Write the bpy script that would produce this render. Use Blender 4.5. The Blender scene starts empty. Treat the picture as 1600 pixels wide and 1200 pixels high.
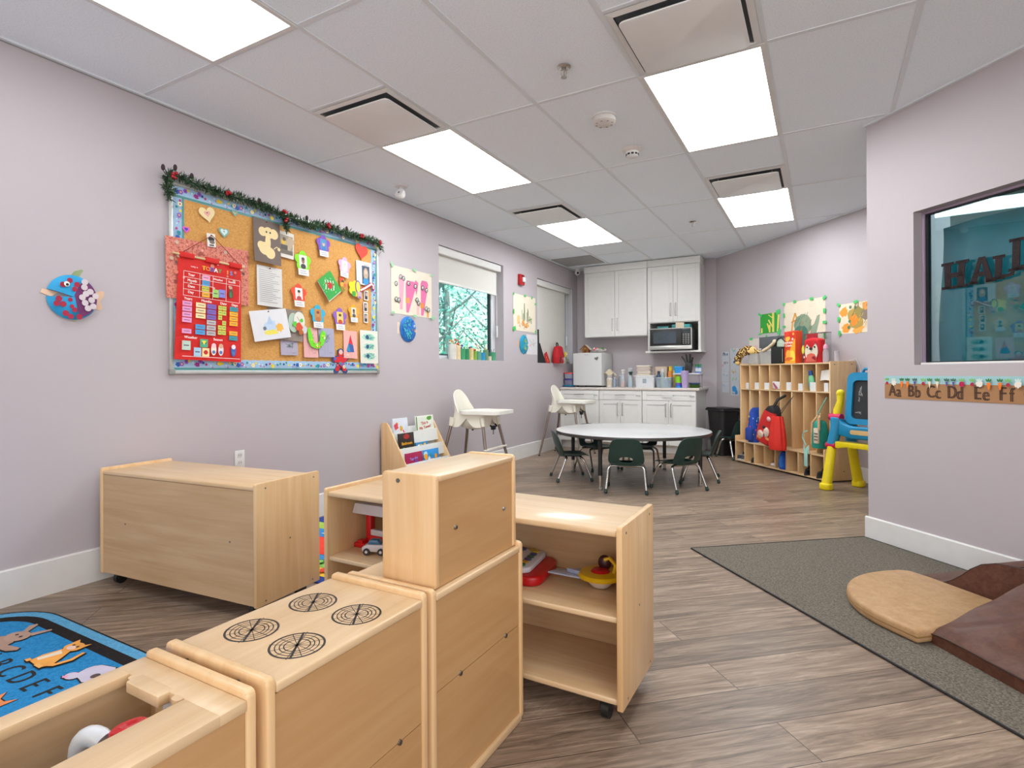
import bpy, bmesh, math, random
from mathutils import Vector, Matrix, noise
PI = math.pi
random.seed(7)
SC = bpy.context.scene
COL = SC.collection

# ------------------------------------------------------------------ materials
def lin(h):
    if isinstance(h, str):
        h = h.lstrip('#'); c = [int(h[i:i + 2], 16) / 255 for i in (0, 2, 4)]
    else:
        c = h
    return tuple(((x / 12.92) if x <= .04045 else ((x + .055) / 1.055) ** 2.4) for x in c) + (1,)
MATS = {}
def new_mat(name):
    m = bpy.data.materials.new(name); m.use_nodes = True
    nt = m.node_tree; b = nt.nodes['Principled BSDF']
    return m, nt, b
def nd(nt, t, **kw):
    n = nt.nodes.new(t)
    for k, v in kw.items():
        if k in n.inputs: n.inputs[k].default_value = v
        else: setattr(n, k, v)
    return n
def coords(nt, scale=(1, 1, 1), rot=(0, 0, 0), kind='Object'):
    tc = nd(nt, 'ShaderNodeTexCoord'); mp = nd(nt, 'ShaderNodeMapping')
    mp.inputs['Scale'].default_value = scale; mp.inputs['Rotation'].default_value = rot
    nt.links.new(tc.outputs[kind], mp.inputs['Vector'])
    return mp.outputs['Vector']
def ramp(nt, fac, stops):
    r = nd(nt, 'ShaderNodeValToRGB'); e = r.color_ramp.elements
    e[0].position, e[0].color = stops[0]; e[1].position, e[1].color = stops[-1]
    for p, c in stops[1:-1]:
        q = e.new(p); q.color = c
    nt.links.new(fac, r.inputs['Fac']); return r.outputs['Color']
def bump(nt, b, h, strength=.2, dist=.002):
    n = nd(nt, 'ShaderNodeBump', Strength=strength, Distance=dist)
    nt.links.new(h, n.inputs['Height']); nt.links.new(n.outputs['Normal'], b.inputs['Normal'])
def M(hexc, rough=.5, metal=0, var=.06, scale=14, bmp=0, trans=0, alpha=1, spec=.5, coat=0):
    """plain coloured surface with a little procedural variation"""
    key = (hexc, rough, metal, var, scale, bmp, trans, alpha, spec, coat)
    if key in MATS: return MATS[key]
    m, nt, b = new_mat('paint_' + str(hexc).lstrip('#'))
    c = lin(hexc)
    n = nd(nt, 'ShaderNodeTexNoise', Scale=scale, Detail=3)
    nt.links.new(coords(nt), n.inputs['Vector'])
    lo = tuple(x * (1 - var) for x in c[:3]) + (1,); hi = tuple(min(1, x * (1 + var)) for x in c[:3]) + (1,)
    nt.links.new(ramp(nt, n.outputs['Fac'], [(.3, lo), (.7, hi)]), b.inputs['Base Color'])
    b.inputs['Roughness'].default_value = rough; b.inputs['Metallic'].default_value = metal
    b.inputs['Specular IOR Level'].default_value = spec
    if coat: b.inputs['Coat Weight'].default_value = coat
    if trans: b.inputs['Transmission Weight'].default_value = trans
    if alpha < 1: b.inputs['Alpha'].default_value = alpha
    if bmp: bump(nt, b, n.outputs['Fac'], bmp)
    MATS[key] = m; return m

def wood_mat(name, axis, a, bcol, rough=.42, fine=1.0):
    m, nt, b = new_mat(name)
    sc = [34 * fine] * 3; sc[axis] = 1.6
    v = coords(nt, tuple(sc))
    n1 = nd(nt, 'ShaderNodeTexNoise', Scale=1.0, Detail=6, Roughness=.6, Distortion=.6); nt.links.new(v, n1.inputs['Vector'])
    sc2 = [7.0] * 3; sc2[axis] = .9
    n2 = nd(nt, 'ShaderNodeTexNoise', Scale=1.0, Detail=3, Distortion=1.6); nt.links.new(coords(nt, tuple(sc2)), n2.inputs['Vector'])
    mx = nd(nt, 'ShaderNodeMath', operation='MULTIPLY_ADD'); mx.inputs[1].default_value = .5
    nt.links.new(n1.outputs['Fac'], mx.inputs[0])
    h2 = nd(nt, 'ShaderNodeMath', operation='MULTIPLY'); h2.inputs[1].default_value = .5; nt.links.new(n2.outputs['Fac'], h2.inputs[0])
    nt.links.new(h2.outputs[0], mx.inputs[2])
    nt.links.new(ramp(nt, mx.outputs[0], [(.34, lin(bcol)), (.66, lin(a))]), b.inputs['Base Color'])
    b.inputs['Roughness'].default_value = rough
    b.inputs['Coat Weight'].default_value = .3; b.inputs['Coat Roughness'].default_value = .12
    bump(nt, b, n1.outputs['Fac'], .06)
    return m
MAPLE_X = wood_mat('maple_grain_x', 0, '#ddc19b', '#cda97d')
MAPLE_Y = wood_mat('maple_grain_y', 1, '#ead3b0', '#d9b88c')
MAPLE_Z = wood_mat('maple_grain_z', 2, '#e6c598', '#d6ac78')
BACKER_X = wood_mat('maple_backer_x', 0, '#c9a982', '#b8946a', .55)
BACKER_K = wood_mat('maple_backer_kitchen', 0, '#c49c6c', '#b98d5c', .55)
BACKER_Z = wood_mat('maple_backer_z', 2, '#cda97c', '#bf9868', .55)
def ply_mat(name, axis):
    m, nt, b = new_mat(name)
    w = nd(nt, 'ShaderNodeTexWave', Scale=90.0, Distortion=.6, Detail=1); w.bands_direction = 'XYZ'[axis]
    nt.links.new(coords(nt), w.inputs['Vector'])
    nt.links.new(ramp(nt, w.outputs['Fac'], [(.2, lin('#c79a62')), (.8, lin('#ecd2a8'))]), b.inputs['Base Color'])
    b.inputs['Roughness'].default_value = .4
    return m
PLY_Z = ply_mat('plywood_edge_z', 2)
PLY_X = ply_mat('plywood_edge_x', 0)

def wall_paint():
    m, nt, b = new_mat('lavender_wall_paint')
    n = nd(nt, 'ShaderNodeTexNoise', Scale=220, Detail=4); nt.links.new(coords(nt), n.inputs['Vector'])
    n2 = nd(nt, 'ShaderNodeTexNoise', Scale=.9, Detail=2); nt.links.new(coords(nt), n2.inputs['Vector'])
    nt.links.new(ramp(nt, n2.outputs['Fac'], [(.3, lin('#b8b0b4')), (.7, lin('#bbb3b7'))]), b.inputs['Base Color'])
    b.inputs['Roughness'].default_value = .55; b.inputs['Specular IOR Level'].default_value = .3
    bump(nt, b, n.outputs['Fac'], .08, .001)
    return m
WALL = wall_paint()
WHITE = M('#dddcda', .45, var=.015)
TRIM = M('#dedddb', .4, var=.02)
CABW = M('#e3e2df', .38, var=.015)
CHROME = M('#c6c4c0', .22, 1, var=.03)
STEEL = M('#b9b8b5', .35, 1, var=.04)
BLACKP = M('#1b1b1c', .45, var=.1)
DARK = M('#111214', .6, var=.1)

def ceiling_tile():
    m, nt, b = new_mat('fissured_ceiling_tile')
    v = coords(nt)
    n = nd(nt, 'ShaderNodeTexNoise', Scale=150, Detail=5, Roughness=.7); nt.links.new(v, n.inputs['Vector'])
    vo = nd(nt, 'ShaderNodeTexVoronoi', Scale=62.0); nt.links.new(v, vo.inputs['Vector'])
    c1 = ramp(nt, n.outputs['Fac'], [(.33, lin('#dde4ea')), (.5, lin('#f0f8ff'))])
    c2 = ramp(nt, vo.outputs['Distance'], [(.04, (.6, .6, .6, 1)), (.10, (1, 1, 1, 1))])
    mx = nd(nt, 'ShaderNodeMix', data_type='RGBA', blend_type='MULTIPLY'); mx.inputs['Factor'].default_value = .75
    nt.links.new(c1, mx.inputs[6]); nt.links.new(c2, mx.inputs[7]); nt.links.new(mx.outputs[2], b.inputs['Base Color'])
    b.inputs['Roughness'].default_value = .9; bump(nt, b, n.outputs['Fac'], .25)
    return m
TILE = ceiling_tile()

def floor_mat():
    m, nt, b = new_mat('vinyl_plank_floor')
    ang = math.atan2(.674, .739)
    v = coords(nt, rot=(0, 0, -ang))
    br = nd(nt, 'ShaderNodeTexBrick', Scale=1.0); br.inputs['Brick Width'].default_value = 1.22
    br.inputs['Row Height'].default_value = .182; br.inputs['Mortar Size'].default_value = .0016
    br.inputs['Mortar Smooth'].default_value = .1; br.offset = .37; br.offset_frequency = 2
    br.inputs['Color1'].default_value = (0, 0, 0, 1); br.inputs['Color2'].default_value = (1, 1, 1, 1); br.inputs['Mortar'].default_value = (.5, .5, .5, 1)
    nt.links.new(v, br.inputs['Vector'])
    bw = nd(nt, 'ShaderNodeRGBToBW'); nt.links.new(br.outputs['Color'], bw.inputs['Color'])
    # shift the grain from plank to plank
    cmb = nd(nt, 'ShaderNodeCombineXYZ'); ml = nd(nt, 'ShaderNodeMath', operation='MULTIPLY'); ml.inputs[1].default_value = 37.0
    nt.links.new(bw.outputs[0], ml.inputs[0]); nt.links.new(ml.outputs[0], cmb.inputs['X']); nt.links.new(ml.outputs[0], cmb.inputs['Z'])
    add = nd(nt, 'ShaderNodeVectorMath', operation='ADD'); nt.links.new(v, add.inputs[0]); nt.links.new(cmb.outputs[0], add.inputs[1])
    s1 = nd(nt, 'ShaderNodeMapping'); s1.inputs['Scale'].default_value = (2.2, 30, 1); nt.links.new(add.outputs[0], s1.inputs['Vector'])
    g1 = nd(nt, 'ShaderNodeTexNoise', Scale=1.3, Detail=7, Roughness=.65, Distortion=.8); nt.links.new(s1.outputs[0], g1.inputs['Vector'])
    s2 = nd(nt, 'ShaderNodeMapping'); s2.inputs['Scale'].default_value = (1.1, 7, 1); nt.links.new(add.outputs[0], s2.inputs['Vector'])
    g2 = nd(nt, 'ShaderNodeTexNoise', Scale=1.2, Detail=4, Distortion=2.2); nt.links.new(s2.outputs[0], g2.inputs['Vector'])
    wv = nd(nt, 'ShaderNodeMath', operation='SINE'); w0 = nd(nt, 'ShaderNodeMath', operation='MULTIPLY'); w0.inputs[1].default_value = 46
    nt.links.new(g2.outputs['Fac'], w0.inputs[0]); nt.links.new(w0.outputs[0], wv.inputs[0])
    c1 = ramp(nt, g1.outputs['Fac'], [(.28, lin('#5d4e42')), (.5, lin('#8e7b6b')), (.74, lin('#b5a290'))])
    c2 = ramp(nt, wv.outputs[0], [(.0, (.80, .79, .78, 1)), (.75, (1.06, 1.05, 1.04, 1))])
    mx = nd(nt, 'ShaderNodeMix', data_type='RGBA', blend_type='MULTIPLY'); mx.inputs['Factor'].default_value = .55
    nt.links.new(c1, mx.inputs[6]); nt.links.new(c2, mx.inputs[7])
    c3 = ramp(nt, bw.outputs[0], [(0, (.76, .75, .74, 1)), (1, (1.16, 1.13, 1.09, 1))])
    m2 = nd(nt, 'ShaderNodeMix', data_type='RGBA', blend_type='MULTIPLY'); m2.inputs['Factor'].default_value = 1
    nt.links.new(mx.outputs[2], m2.inputs[6]); nt.links.new(c3, m2.inputs[7])
    m3 = nd(nt, 'ShaderNodeMix', data_type='RGBA'); nt.links.new(br.outputs['Fac'], m3.inputs['Factor'])
    nt.links.new(m2.outputs[2], m3.inputs[6]); m3.inputs[7].default_value = lin('#4a3b30')
    nt.links.new(m3.outputs[2], b.inputs['Base Color'])
    b.inputs['Roughness'].default_value = .38; b.inputs['Specular IOR Level'].default_value = .4
    bump(nt, b, g1.outputs['Fac'], .07)
    return m
FLOOR = floor_mat()

def speckle(name, cols, scale, rough=.95, bmp=.4):
    m, nt, b = new_mat(name)
    n = nd(nt, 'ShaderNodeTexNoise', Scale=scale, Detail=6, Roughness=.8); nt.links.new(coords(nt), n.inputs['Vector'])
    k = len(cols) - 1
    nt.links.new(ramp(nt, n.outputs['Fac'], [(.36 + .28 * i / k, lin(c)) for i, c in enumerate(cols)]), b.inputs['Base Color'])
    b.inputs['Roughness'].default_value = rough; b.inputs['Specular IOR Level'].default_value = .15
    bump(nt, b, n.outputs['Fac'], bmp)
    return m
CORK = speckle('cork', ['#b98448', '#cf9a58', '#dbab6c'], 130, .85, .15)
CARPET = speckle('grey_carpet', ['#4c463e', '#6b645a', '#8b8377'], 120)
def emit_mat(name, col, s):
    m = bpy.data.materials.new(name); m.use_nodes = True; nt = m.node_tree; nt.nodes.clear()
    e = nd(nt, 'ShaderNodeEmission', Strength=s); e.inputs['Color'].default_value = col
    o = nd(nt, 'ShaderNodeOutputMaterial'); nt.links.new(e.outputs[0], o.inputs[0]); return m
def pane_mat(name, tint, gloss_col=(1, 1, 1, 1), ior=1.5, boost=1.0):
    m = bpy.data.materials.new(name); m.use_nodes = True; nt = m.node_tree; nt.nodes.clear()
    t = nd(nt, 'ShaderNodeBsdfTransparent'); t.inputs['Color'].default_value = tint
    g = nd(nt, 'ShaderNodeBsdfGlossy', Roughness=.01); g.inputs['Color'].default_value = gloss_col
    f = nd(nt, 'ShaderNodeLayerWeight', Blend=.5); q = nd(nt, 'ShaderNodeMath', operation='POWER'); q.inputs[1].default_value = 4.0
    nt.links.new(f.outputs['Facing'], q.inputs[0])
    k = nd(nt, 'ShaderNodeMath', operation='MULTIPLY_ADD', use_clamp=True); k.inputs[1].default_value = .8; k.inputs[2].default_value = .05 * boost
    nt.links.new(q.outputs[0], k.inputs[0])
    x = nd(nt, 'ShaderNodeMixShader'); nt.links.new(k.outputs[0], x.inputs[0]); nt.links.new(t.outputs[0], x.inputs[1]); nt.links.new(g.outputs[0], x.inputs[2])
    o = nd(nt, 'ShaderNodeOutputMaterial'); nt.links.new(x.outputs[0], o.inputs[0]); return m
CLEAR = pane_mat('clear_plastic', (.86, .89, .9, 1), boost=1.6)

# ------------------------------------------------------------------ geometry collector
TXT = {}
def text_geo(s):
    if s in TXT: return TXT[s]
    cu = bpy.data.curves.new('t', 'FONT'); cu.body = s; cu.size = 1; cu.align_x = 'CENTER'; cu.align_y = 'CENTER'; cu.resolution_u = 3
    o = bpy.data.objects.new('t', cu); COL.objects.link(o)
    bpy.context.view_layer.update()
    me = o.to_mesh()
    r = ([tuple(v.co) for v in me.vertices], [tuple(p.vertices) for p in me.polygons])
    o.to_mesh_clear(); bpy.data.objects.remove(o); bpy.data.curves.remove(cu)
    TXT[s] = r; return r

def circ(cx, cz, r, n=20, rz=None, rot=0):
    rz = r if rz is None else rz; c, s = math.cos(rot), math.sin(rot); o = []
    for i in range(n):
        a = 2 * PI * i / n; x, z = r * math.cos(a), rz * math.sin(a)
        o.append((cx + x * c - z * s, cz + x * s + z * c))
    return o
def rect(cx, cz, w, h, rot=0):
    c, s = math.cos(rot), math.sin(rot)
    return [(cx + x * c - z * s, cz + x * s + z * c) for x, z in ((-w / 2, -h / 2), (w / 2, -h / 2), (w / 2, h / 2), (-w / 2, h / 2))]
def rrect(cx, cz, w, h, r, n=4, rot=0):
    o = []; c, s = math.cos(rot), math.sin(rot)
    for sx, sz, a0 in ((1, -1, -PI / 2), (1, 1, 0), (-1, 1, PI / 2), (-1, -1, PI)):
        for i in range(n + 1):
            a = a0 + PI / 2 * i / n
            x = sx * (w / 2 - r) + r * math.cos(a); z = sz * (h / 2 - r) + r * math.sin(a)
            o.append((cx + x * c - z * s, cz + x * s + z * c))
    return o
def heart(cx, cz, s, rot=0, n=28):
    o = []; c, q = math.cos(rot), math.sin(rot)
    for i in range(n):
        t = 2 * PI * i / n
        x = 16 * math.sin(t) ** 3; z = 13 * math.cos(t) - 5 * math.cos(2 * t) - 2 * math.cos(3 * t) - math.cos(4 * t)
        x, z = x * s / 34, (z + 2) * s / 34; o.append((cx + x * c - z * q, cz + x * q + z * c))
    return o
def flower(cx, cz, r, k=5, n=50, depth=.28, rot=0):
    return [(cx + r * (1 - depth + depth * abs(math.cos(k * (t / n * 2 * PI) / 2))) * math.cos(t / n * 2 * PI + rot),
             cz + r * (1 - depth + depth * abs(math.cos(k * (t / n * 2 * PI) / 2))) * math.sin(t / n * 2 * PI + rot)) for t in range(n)]
def blob(cx, cz, r, rnd, n=16, j=.25, rz=None):
    rz = rz or r
    return [(cx + r * (1 + rnd.uniform(-j, j)) * math.cos(2 * PI * i / n), cz + rz * (1 + rnd.uniform(-j, j)) * math.sin(2 * PI * i / n)) for i in range(n)]

class G:
    def __init__(s): s.v = []; s.f = []; s.mi = []; s.ms = []; s.T = Matrix(); s.ly = 0
    def m(s, mat):
        if mat not in s.ms: s.ms.append(mat)
        return s.ms.index(mat)
    def add(s, vs, fs, mat):
        b = len(s.v); k = s.m(mat)
        s.v += [s.T @ Vector(p) for p in vs]
        for f in fs: s.f.append(tuple(i + b for i in f)); s.mi.append(k)
        return s
    def bm(s, bm, mat):
        bm.verts.index_update()
        s.add([v.co.copy() for v in bm.verts], [[v.index for v in f.verts] for f in bm.faces], mat); bm.free(); return s
    def box(s, x0, x1, y0, y1, z0, z1, mat, bev=0, seg=2):
        bm = bmesh.new(); bmesh.ops.create_cube(bm, size=1)
        for v in bm.verts: v.co = Vector(((x0 + x1) / 2 + v.co.x * (x1 - x0), (y0 + y1) / 2 + v.co.y * (y1 - y0), (z0 + z1) / 2 + v.co.z * (z1 - z0)))
        if bev: bmesh.ops.bevel(bm, geom=bm.edges[:], offset=min(bev, .49 * min(x1 - x0, y1 - y0, z1 - z0)), segments=seg, affect='EDGES', profile=.5)
        return s.bm(bm, mat)
    def prism(s, pts, ax, a, b, mat, bev=0, seg=2):
        """polygon pts in the plane across axis ax, extruded from a to b"""
        def P(p, t): return {'x': (t, p[0], p[1]), 'y': (p[0], t, p[1]), 'z': (p[0], p[1], t)}[ax]
        bm = bmesh.new(); n = len(pts)
        lo = [bm.verts.new(P(p, a)) for p in pts]; hi = [bm.verts.new(P(p, b)) for p in pts]
        bm.faces.new(lo[::-1]); bm.faces.new(hi)
        for i in range(n): bm.faces.new((lo[i], lo[(i + 1) % n], hi[(i + 1) % n], hi[i]))
        bmesh.ops.recalc_face_normals(bm, faces=bm.faces[:])
        if bev:
            es = [e for e in bm.edges if len(e.link_faces) == 2 and e.calc_face_angle() > .5]
            bmesh.ops.bevel(bm, geom=es, offset=bev, segments=seg, affect='EDGES', profile=.5)
        return s.bm(bm, mat)
    def cyl(s, p0, p1, r0, r1, mat, n=16):
        return s.tube([p0, p1], None, mat, n, radii=[r0, r1])
    def tube(s, pts, r, mat, n=8, closed=False, radii=None, caps=True):
        pts = [Vector(p) for p in pts]; k = len(pts); vs = []; fs = []
        up = None
        for i, p in enumerate(pts):
            if closed: d = pts[(i + 1) % k] - pts[i - 1]
            else: d = pts[min(i + 1, k - 1)] - pts[max(i - 1, 0)]
            d.normalize()
            if up is None: up = Vector((0, 0, 1)) if abs(d.z) < .9 else Vector((1, 0, 0))
            a = d.cross(up)
            if a.length < 1e-4: a = d.cross(Vector((.3, 1, .2)))
            a.normalize(); b = a.cross(d); up = b
            rr = radii[i] if radii else r
            for j in range(n):
                t = 2 * PI * j / n; vs.append(p + (a * math.cos(t) + b * math.sin(t)) * rr)
        for i in range(k if closed else k - 1):
            for j in range(n):
                A = i * n + j; B = i * n + (j + 1) % n; C = ((i + 1) % k) * n + (j + 1) % n; D = ((i + 1) % k) * n + j
                fs.append((A, D, C, B))
        if caps and not closed: fs.append(tuple(range(n))); fs.append(tuple(range((k - 1) * n, k * n))[::-1])
        return s.add(vs, fs, mat)
    def lathe(s, prof, mat, n=24, c=(0, 0, 0), sx=1, sy=1):
        vs = []; fs = []; k = len(prof)
        for r, z in prof:
            for j in range(n): t = 2 * PI * j / n; vs.append((c[0] + r * sx * math.cos(t), c[1] + r * sy * math.sin(t), c[2] + z))
        for i in range(k - 1):
            for j in range(n): fs.append((i * n + j, i * n + (j + 1) % n, (i + 1) * n + (j + 1) % n, (i + 1) * n + j))
        if prof[0][0] > 1e-5: fs.append(tuple(range(n))[::-1])
        if prof[-1][0] > 1e-5: fs.append(tuple(range((k - 1) * n, k * n)))
        return s.add(vs, fs, mat)
    def ball(s, c, r, mat, sc=(1, 1, 1), n=16, m=10):
        vs = [(c[0], c[1], c[2] - r * sc[2])]; fs = []
        for i in range(1, m):
            t = -PI / 2 + PI * i / m
            for j in range(n):
                a = 2 * PI * j / n; vs.append((c[0] + r * sc[0] * math.cos(t) * math.cos(a), c[1] + r * sc[1] * math.cos(t) * math.sin(a), c[2] + r * sc[2] * math.sin(t)))
        vs.append((c[0], c[1], c[2] + r * sc[2])); L = len(vs) - 1
        for j in range(n):
            fs.append((0, 1 + (j + 1) % n, 1 + j)); q = 1 + (m - 2) * n; fs.append((L, q + j, q + (j + 1) % n))
        for i in range(m - 2):
            for j in range(n): A = 1 + i * n + j; B = 1 + i * n + (j + 1) % n; fs.append((A, B, B + n, A + n))
        return s.add(vs, fs, mat)
    def grid(s, fn, nu, nv, mat, th=0, cu=False):
        """sheet through fn(u,v); thickness th behind its normal; cu closes it in u"""
        W = nu if cu else nu + 1
        P = [[Vector(fn(i / nu, j / nv)) for j in range(nv + 1)] for i in range(W)]
        def nrm(i, j):
            a = P[(i + 1) % W if cu else min(i + 1, W - 1)][j] - P[(i - 1) if (cu or i) else 0][j]
            b = P[i][min(j + 1, nv)] - P[i][max(j - 1, 0)]
            q = a.cross(b); return q.normalized() if q.length > 1e-9 else Vector((0, 0, 1))
        vs = [p for r in P for p in r]; H = nv + 1; N = len(vs); fs = []
        def id(i, j): return (i % W) * H + j
        R = range(nu)
        for i in R:
            for j in range(nv): fs.append((id(i, j), id(i + 1, j), id(i + 1, j + 1), id(i, j + 1)))
        if th:
            vs += [P[i][j] - nrm(i, j) * th for i in range(W) for j in range(H)]
            fs += [tuple(q + N for q in f[::-1]) for f in fs[:]]
            for i in R:
                fs.append((id(i + 1, 0), id(i, 0), id(i, 0) + N, id(i + 1, 0) + N)); fs.append((id(i, nv), id(i + 1, nv), id(i + 1, nv) + N, id(i, nv) + N))
            if not cu:
                for j in range(nv):
                    fs.append((id(0, j), id(0, j + 1), id(0, j + 1) + N, id(0, j) + N)); fs.append((id(nu, j + 1), id(nu, j), id(nu, j) + N, id(nu, j + 1) + N))
        return s.add(vs, fs, mat)
    # flat pictures in the local x-z plane, seen from -y
    def sheet(s, pts, mat, y=0, th=.001):
        s.ly = y - th; return s.prism(pts, 'y', y - th, y, mat)
    def ink(s, pts, mat, dy=None):
        s.ly -= .0003 if dy is None else dy
        a = sum(pts[i][0] * pts[(i + 1) % len(pts)][1] - pts[(i + 1) % len(pts)][0] * pts[i][1] for i in range(len(pts)))
        if a < 0: pts = pts[::-1]
        return s.add([(p[0], s.ly, p[1]) for p in pts], [tuple(range(len(pts)))], mat)
    def line(s, pts, w, mat):
        s.ly -= .0002
        for (x0, z0), (x1, z1) in zip(pts, pts[1:]):
            d = math.hypot(x1 - x0, z1 - z0) or 1; nx, nz = -(z1 - z0) / d * w / 2, (x1 - x0) / d * w / 2
            s.add([(x0 - nx, s.ly, z0 - nz), (x1 - nx, s.ly, z1 - nz), (x1 + nx, s.ly, z1 + nz), (x0 + nx, s.ly, z0 + nz)], [(0, 1, 2, 3)], mat)
        return s
    def text(s, t, cx, cz, size, mat, rot=0, sx=1, bold=0):
        vs, fs = text_geo(t); c, q = math.cos(rot), math.sin(rot); s.ly -= .0003
        for ox in ((-bold, bold) if bold else (0,)):
            s.add([(cx + (x * size * sx + ox) * c - z * size * q, s.ly, cz + (x * size * sx + ox) * q + z * size * c) for x, z, _ in vs], fs, mat)
            s.ly -= .0001
        return s

def emit(g, name, parent=None, loc=(0, 0, 0), rz=0, label=None, cat=None, group=None, kind=None, rot=None, sharp=38):
    me = bpy.data.meshes.new(name); me.from_pydata([tuple(v) for v in g.v], [], g.f)
    for mt in g.ms: me.materials.append(mt)
    me.polygons.foreach_set('material_index', g.mi)
    me.polygons.foreach_set('use_smooth', [True] * len(g.f)); me.update()
    me.set_sharp_from_angle(angle=math.radians(sharp))
    o = bpy.data.objects.new(name, me); COL.objects.link(o)
    o.location = loc; o.rotation_euler = rot or (0, 0, rz)
    if parent: o.parent = parent
    tag(o, label, cat, group, kind); return o
def tag(o, label=None, cat=None, group=None, kind=None):
    for k, v in (('label', label), ('category', cat), ('group', group), ('kind', kind)):
        if v: o[k] = v
    return o
def thing(name, label, cat, loc=(0, 0, 0), rz=0, group=None, rot=None):
    o = bpy.data.objects.new(name, None); o.empty_display_size = .05; COL.objects.link(o)
    o.location = loc; o.rotation_euler = rot or (0, 0, rz); return tag(o, label, cat, group)
def copy_tree(o, loc=None, rz=None, label=None, parent=None):
    c = o.copy(); COL.objects.link(c)
    if parent: c.parent = parent
    if loc is not None: c.location = loc
    if rz is not None: c.rotation_euler = (0, 0, rz)
    if label: c['label'] = label
    for ch in [x for x in bpy.data.objects if x.parent == o]: copy_tree(ch, parent=c)
    return c
# frames: the angled back wall and the angled partition run along DR; local y points into the wall
DR = Vector((.67387, -.73885, 0)); NN = Vector((-.73885, -.67387, 0)); RA = math.atan2(DR.y, DR.x)
CW = Vector((2.05, 8.3, 0)); NW = Vector((3.575, 4.357, 0))
def cw(u, v, z=0): return CW + DR * u + NN * v + Vector((0, 0, z))
def nw(u, v, z=0): return NW + DR * u + NN * v + Vector((0, 0, z))
LW = PI / 2    # art on the left wall: local x runs along +Y
def lw(y, z, d=0): return Vector((d, y, z))
# ------------------------------------------------------------------ room shell
CE = 2.66
g = G(); g.box(-.02, 6.3, -2.62, 8.32, -.06, 0, FLOOR); emit(g, 'floor', kind='structure')
g = G(); g.box(-.22, 6.3, -2.62, 8.45, CE, CE + .05, TILE); emit(g, 'ceiling', kind='structure')
W1 = (4.615, 5.935, 1.228, 2.372); W2 = (6.862, 8.09, 1.218, 2.36)
g = G()
for a, b, c, d in ((-2.6, W1[0], 0, CE), (W1[0], W1[1], 0, W1[2]), (W1[0], W1[1], W1[3], CE), (W1[1], W2[0], 0, CE), (W2[0], W2[1], 0, W2[2]), (W2[0], W2[1], W2[3], CE), (W2[1], 8.45, 0, CE)):
    g.box(-.2, 0, a, b, c, d, WALL)
emit(g, 'wall_left', kind='structure')
g = G(); g.box(0, 2.2, 8.3, 8.45, 0, CE, WALL); emit(g, 'wall_back', kind='structure')
g = G(); g.box(0, 6.2, 0, .12, 0, CE, WALL); emit(g, 'wall_right', loc=CW, rz=RA, kind='structure')
g = G(); IW = (.322, 1.72, 1.112, 2.012)
for a, b, c, d in ((0, IW[0], 0, CE), (IW[0], IW[1], 0, IW[2]), (IW[0], IW[1], IW[3], CE), (IW[1], 3.62, 0, CE)): g.box(a, b, 0, .13, c, d, WALL)
g.box(0, .12, .13, 1.5, 0, CE, WALL)
emit(g, 'wall_partition', loc=NW, rz=RA, kind='structure')
g = G(); g.box(-.2, 6.2, -2.75, -2.6, 0, CE, WALL); emit(g, 'wall_front', kind='structure')
g = G(); g.box(6.0, 6.15, -2.6, 3.6, 0, CE, WALL); emit(g, 'wall_side', kind='structure')
def baseb(name, x0, x1, h, loc, rz):
    g = G(); g.prism([(0, 0), (-.014, 0), (-.014, h - .006), (-.009, h), (0, h)], 'x', x0, x1, TRIM); emit(g, name, loc=loc, rz=rz, kind='structure')
baseb('baseboard_left', -2.6, 7.62, .172, (0, 0, 0), LW)
baseb('baseboard_back', 1.93, 2.06, .14, (0, 8.3, 0), 0)
baseb('baseboard_right', 0, 3.6, .14, CW, RA)
baseb('baseboard_partition', -.014, 3.6, .141, NW, RA)
# ceiling grid of T bars
g = G(); TB = M('#dde2e6', .5, var=.01); GAP = M('#8f8e8c', .7)
def ymax(x): return 8.3 if x < 2.05 else 8.3 - (x - 2.05) * 1.0965
gx = [.6526 + .6096 * i for i in range(0, 9)]
for x in gx: g.box(x - .012, x + .012, -2.6, ymax(x) - .03, CE - .004, CE + .001, TB)
gy = [3.0009 + 1.2192 * j for j in range(-4, 5)]
for y in gy:
    xm = 5.98 if y < 3.9 else min(5.98, 2.05 + (8.3 - y) / 1.0965)
    g.box(.0, xm - .03, y - .012, y + .012, CE - .0035, CE + .001, TB)
for c in (0, 3):
    for y in (4.8297, 2.3913, 7.268): 
        if y < 6.9 or c == 0: g.box(gx[c], gx[c] + .6096, y - .012, y + .012, CE - .0035, CE + .001, TB)
g.box(0, .022, -2.6, 8.3, CE - .012, CE - .0005, TB); g.box(0, .004, -2.6, 8.3, CE - .016, CE - .012, GAP)
emit(g, 'trim_1', kind='structure', label='white ceiling grid of T bars')
g = G(); g.box(0, 3.6, -.022, 0, CE - .012, CE - .0005, TB); emit(g, 'trim_2', loc=NW, rz=RA, kind='structure')
g = G(); g.box(0, 3.9, -.022, 0, CE - .012, CE - .0005, TB); emit(g, 'trim_3', loc=CW, rz=RA, kind='structure')

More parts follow.
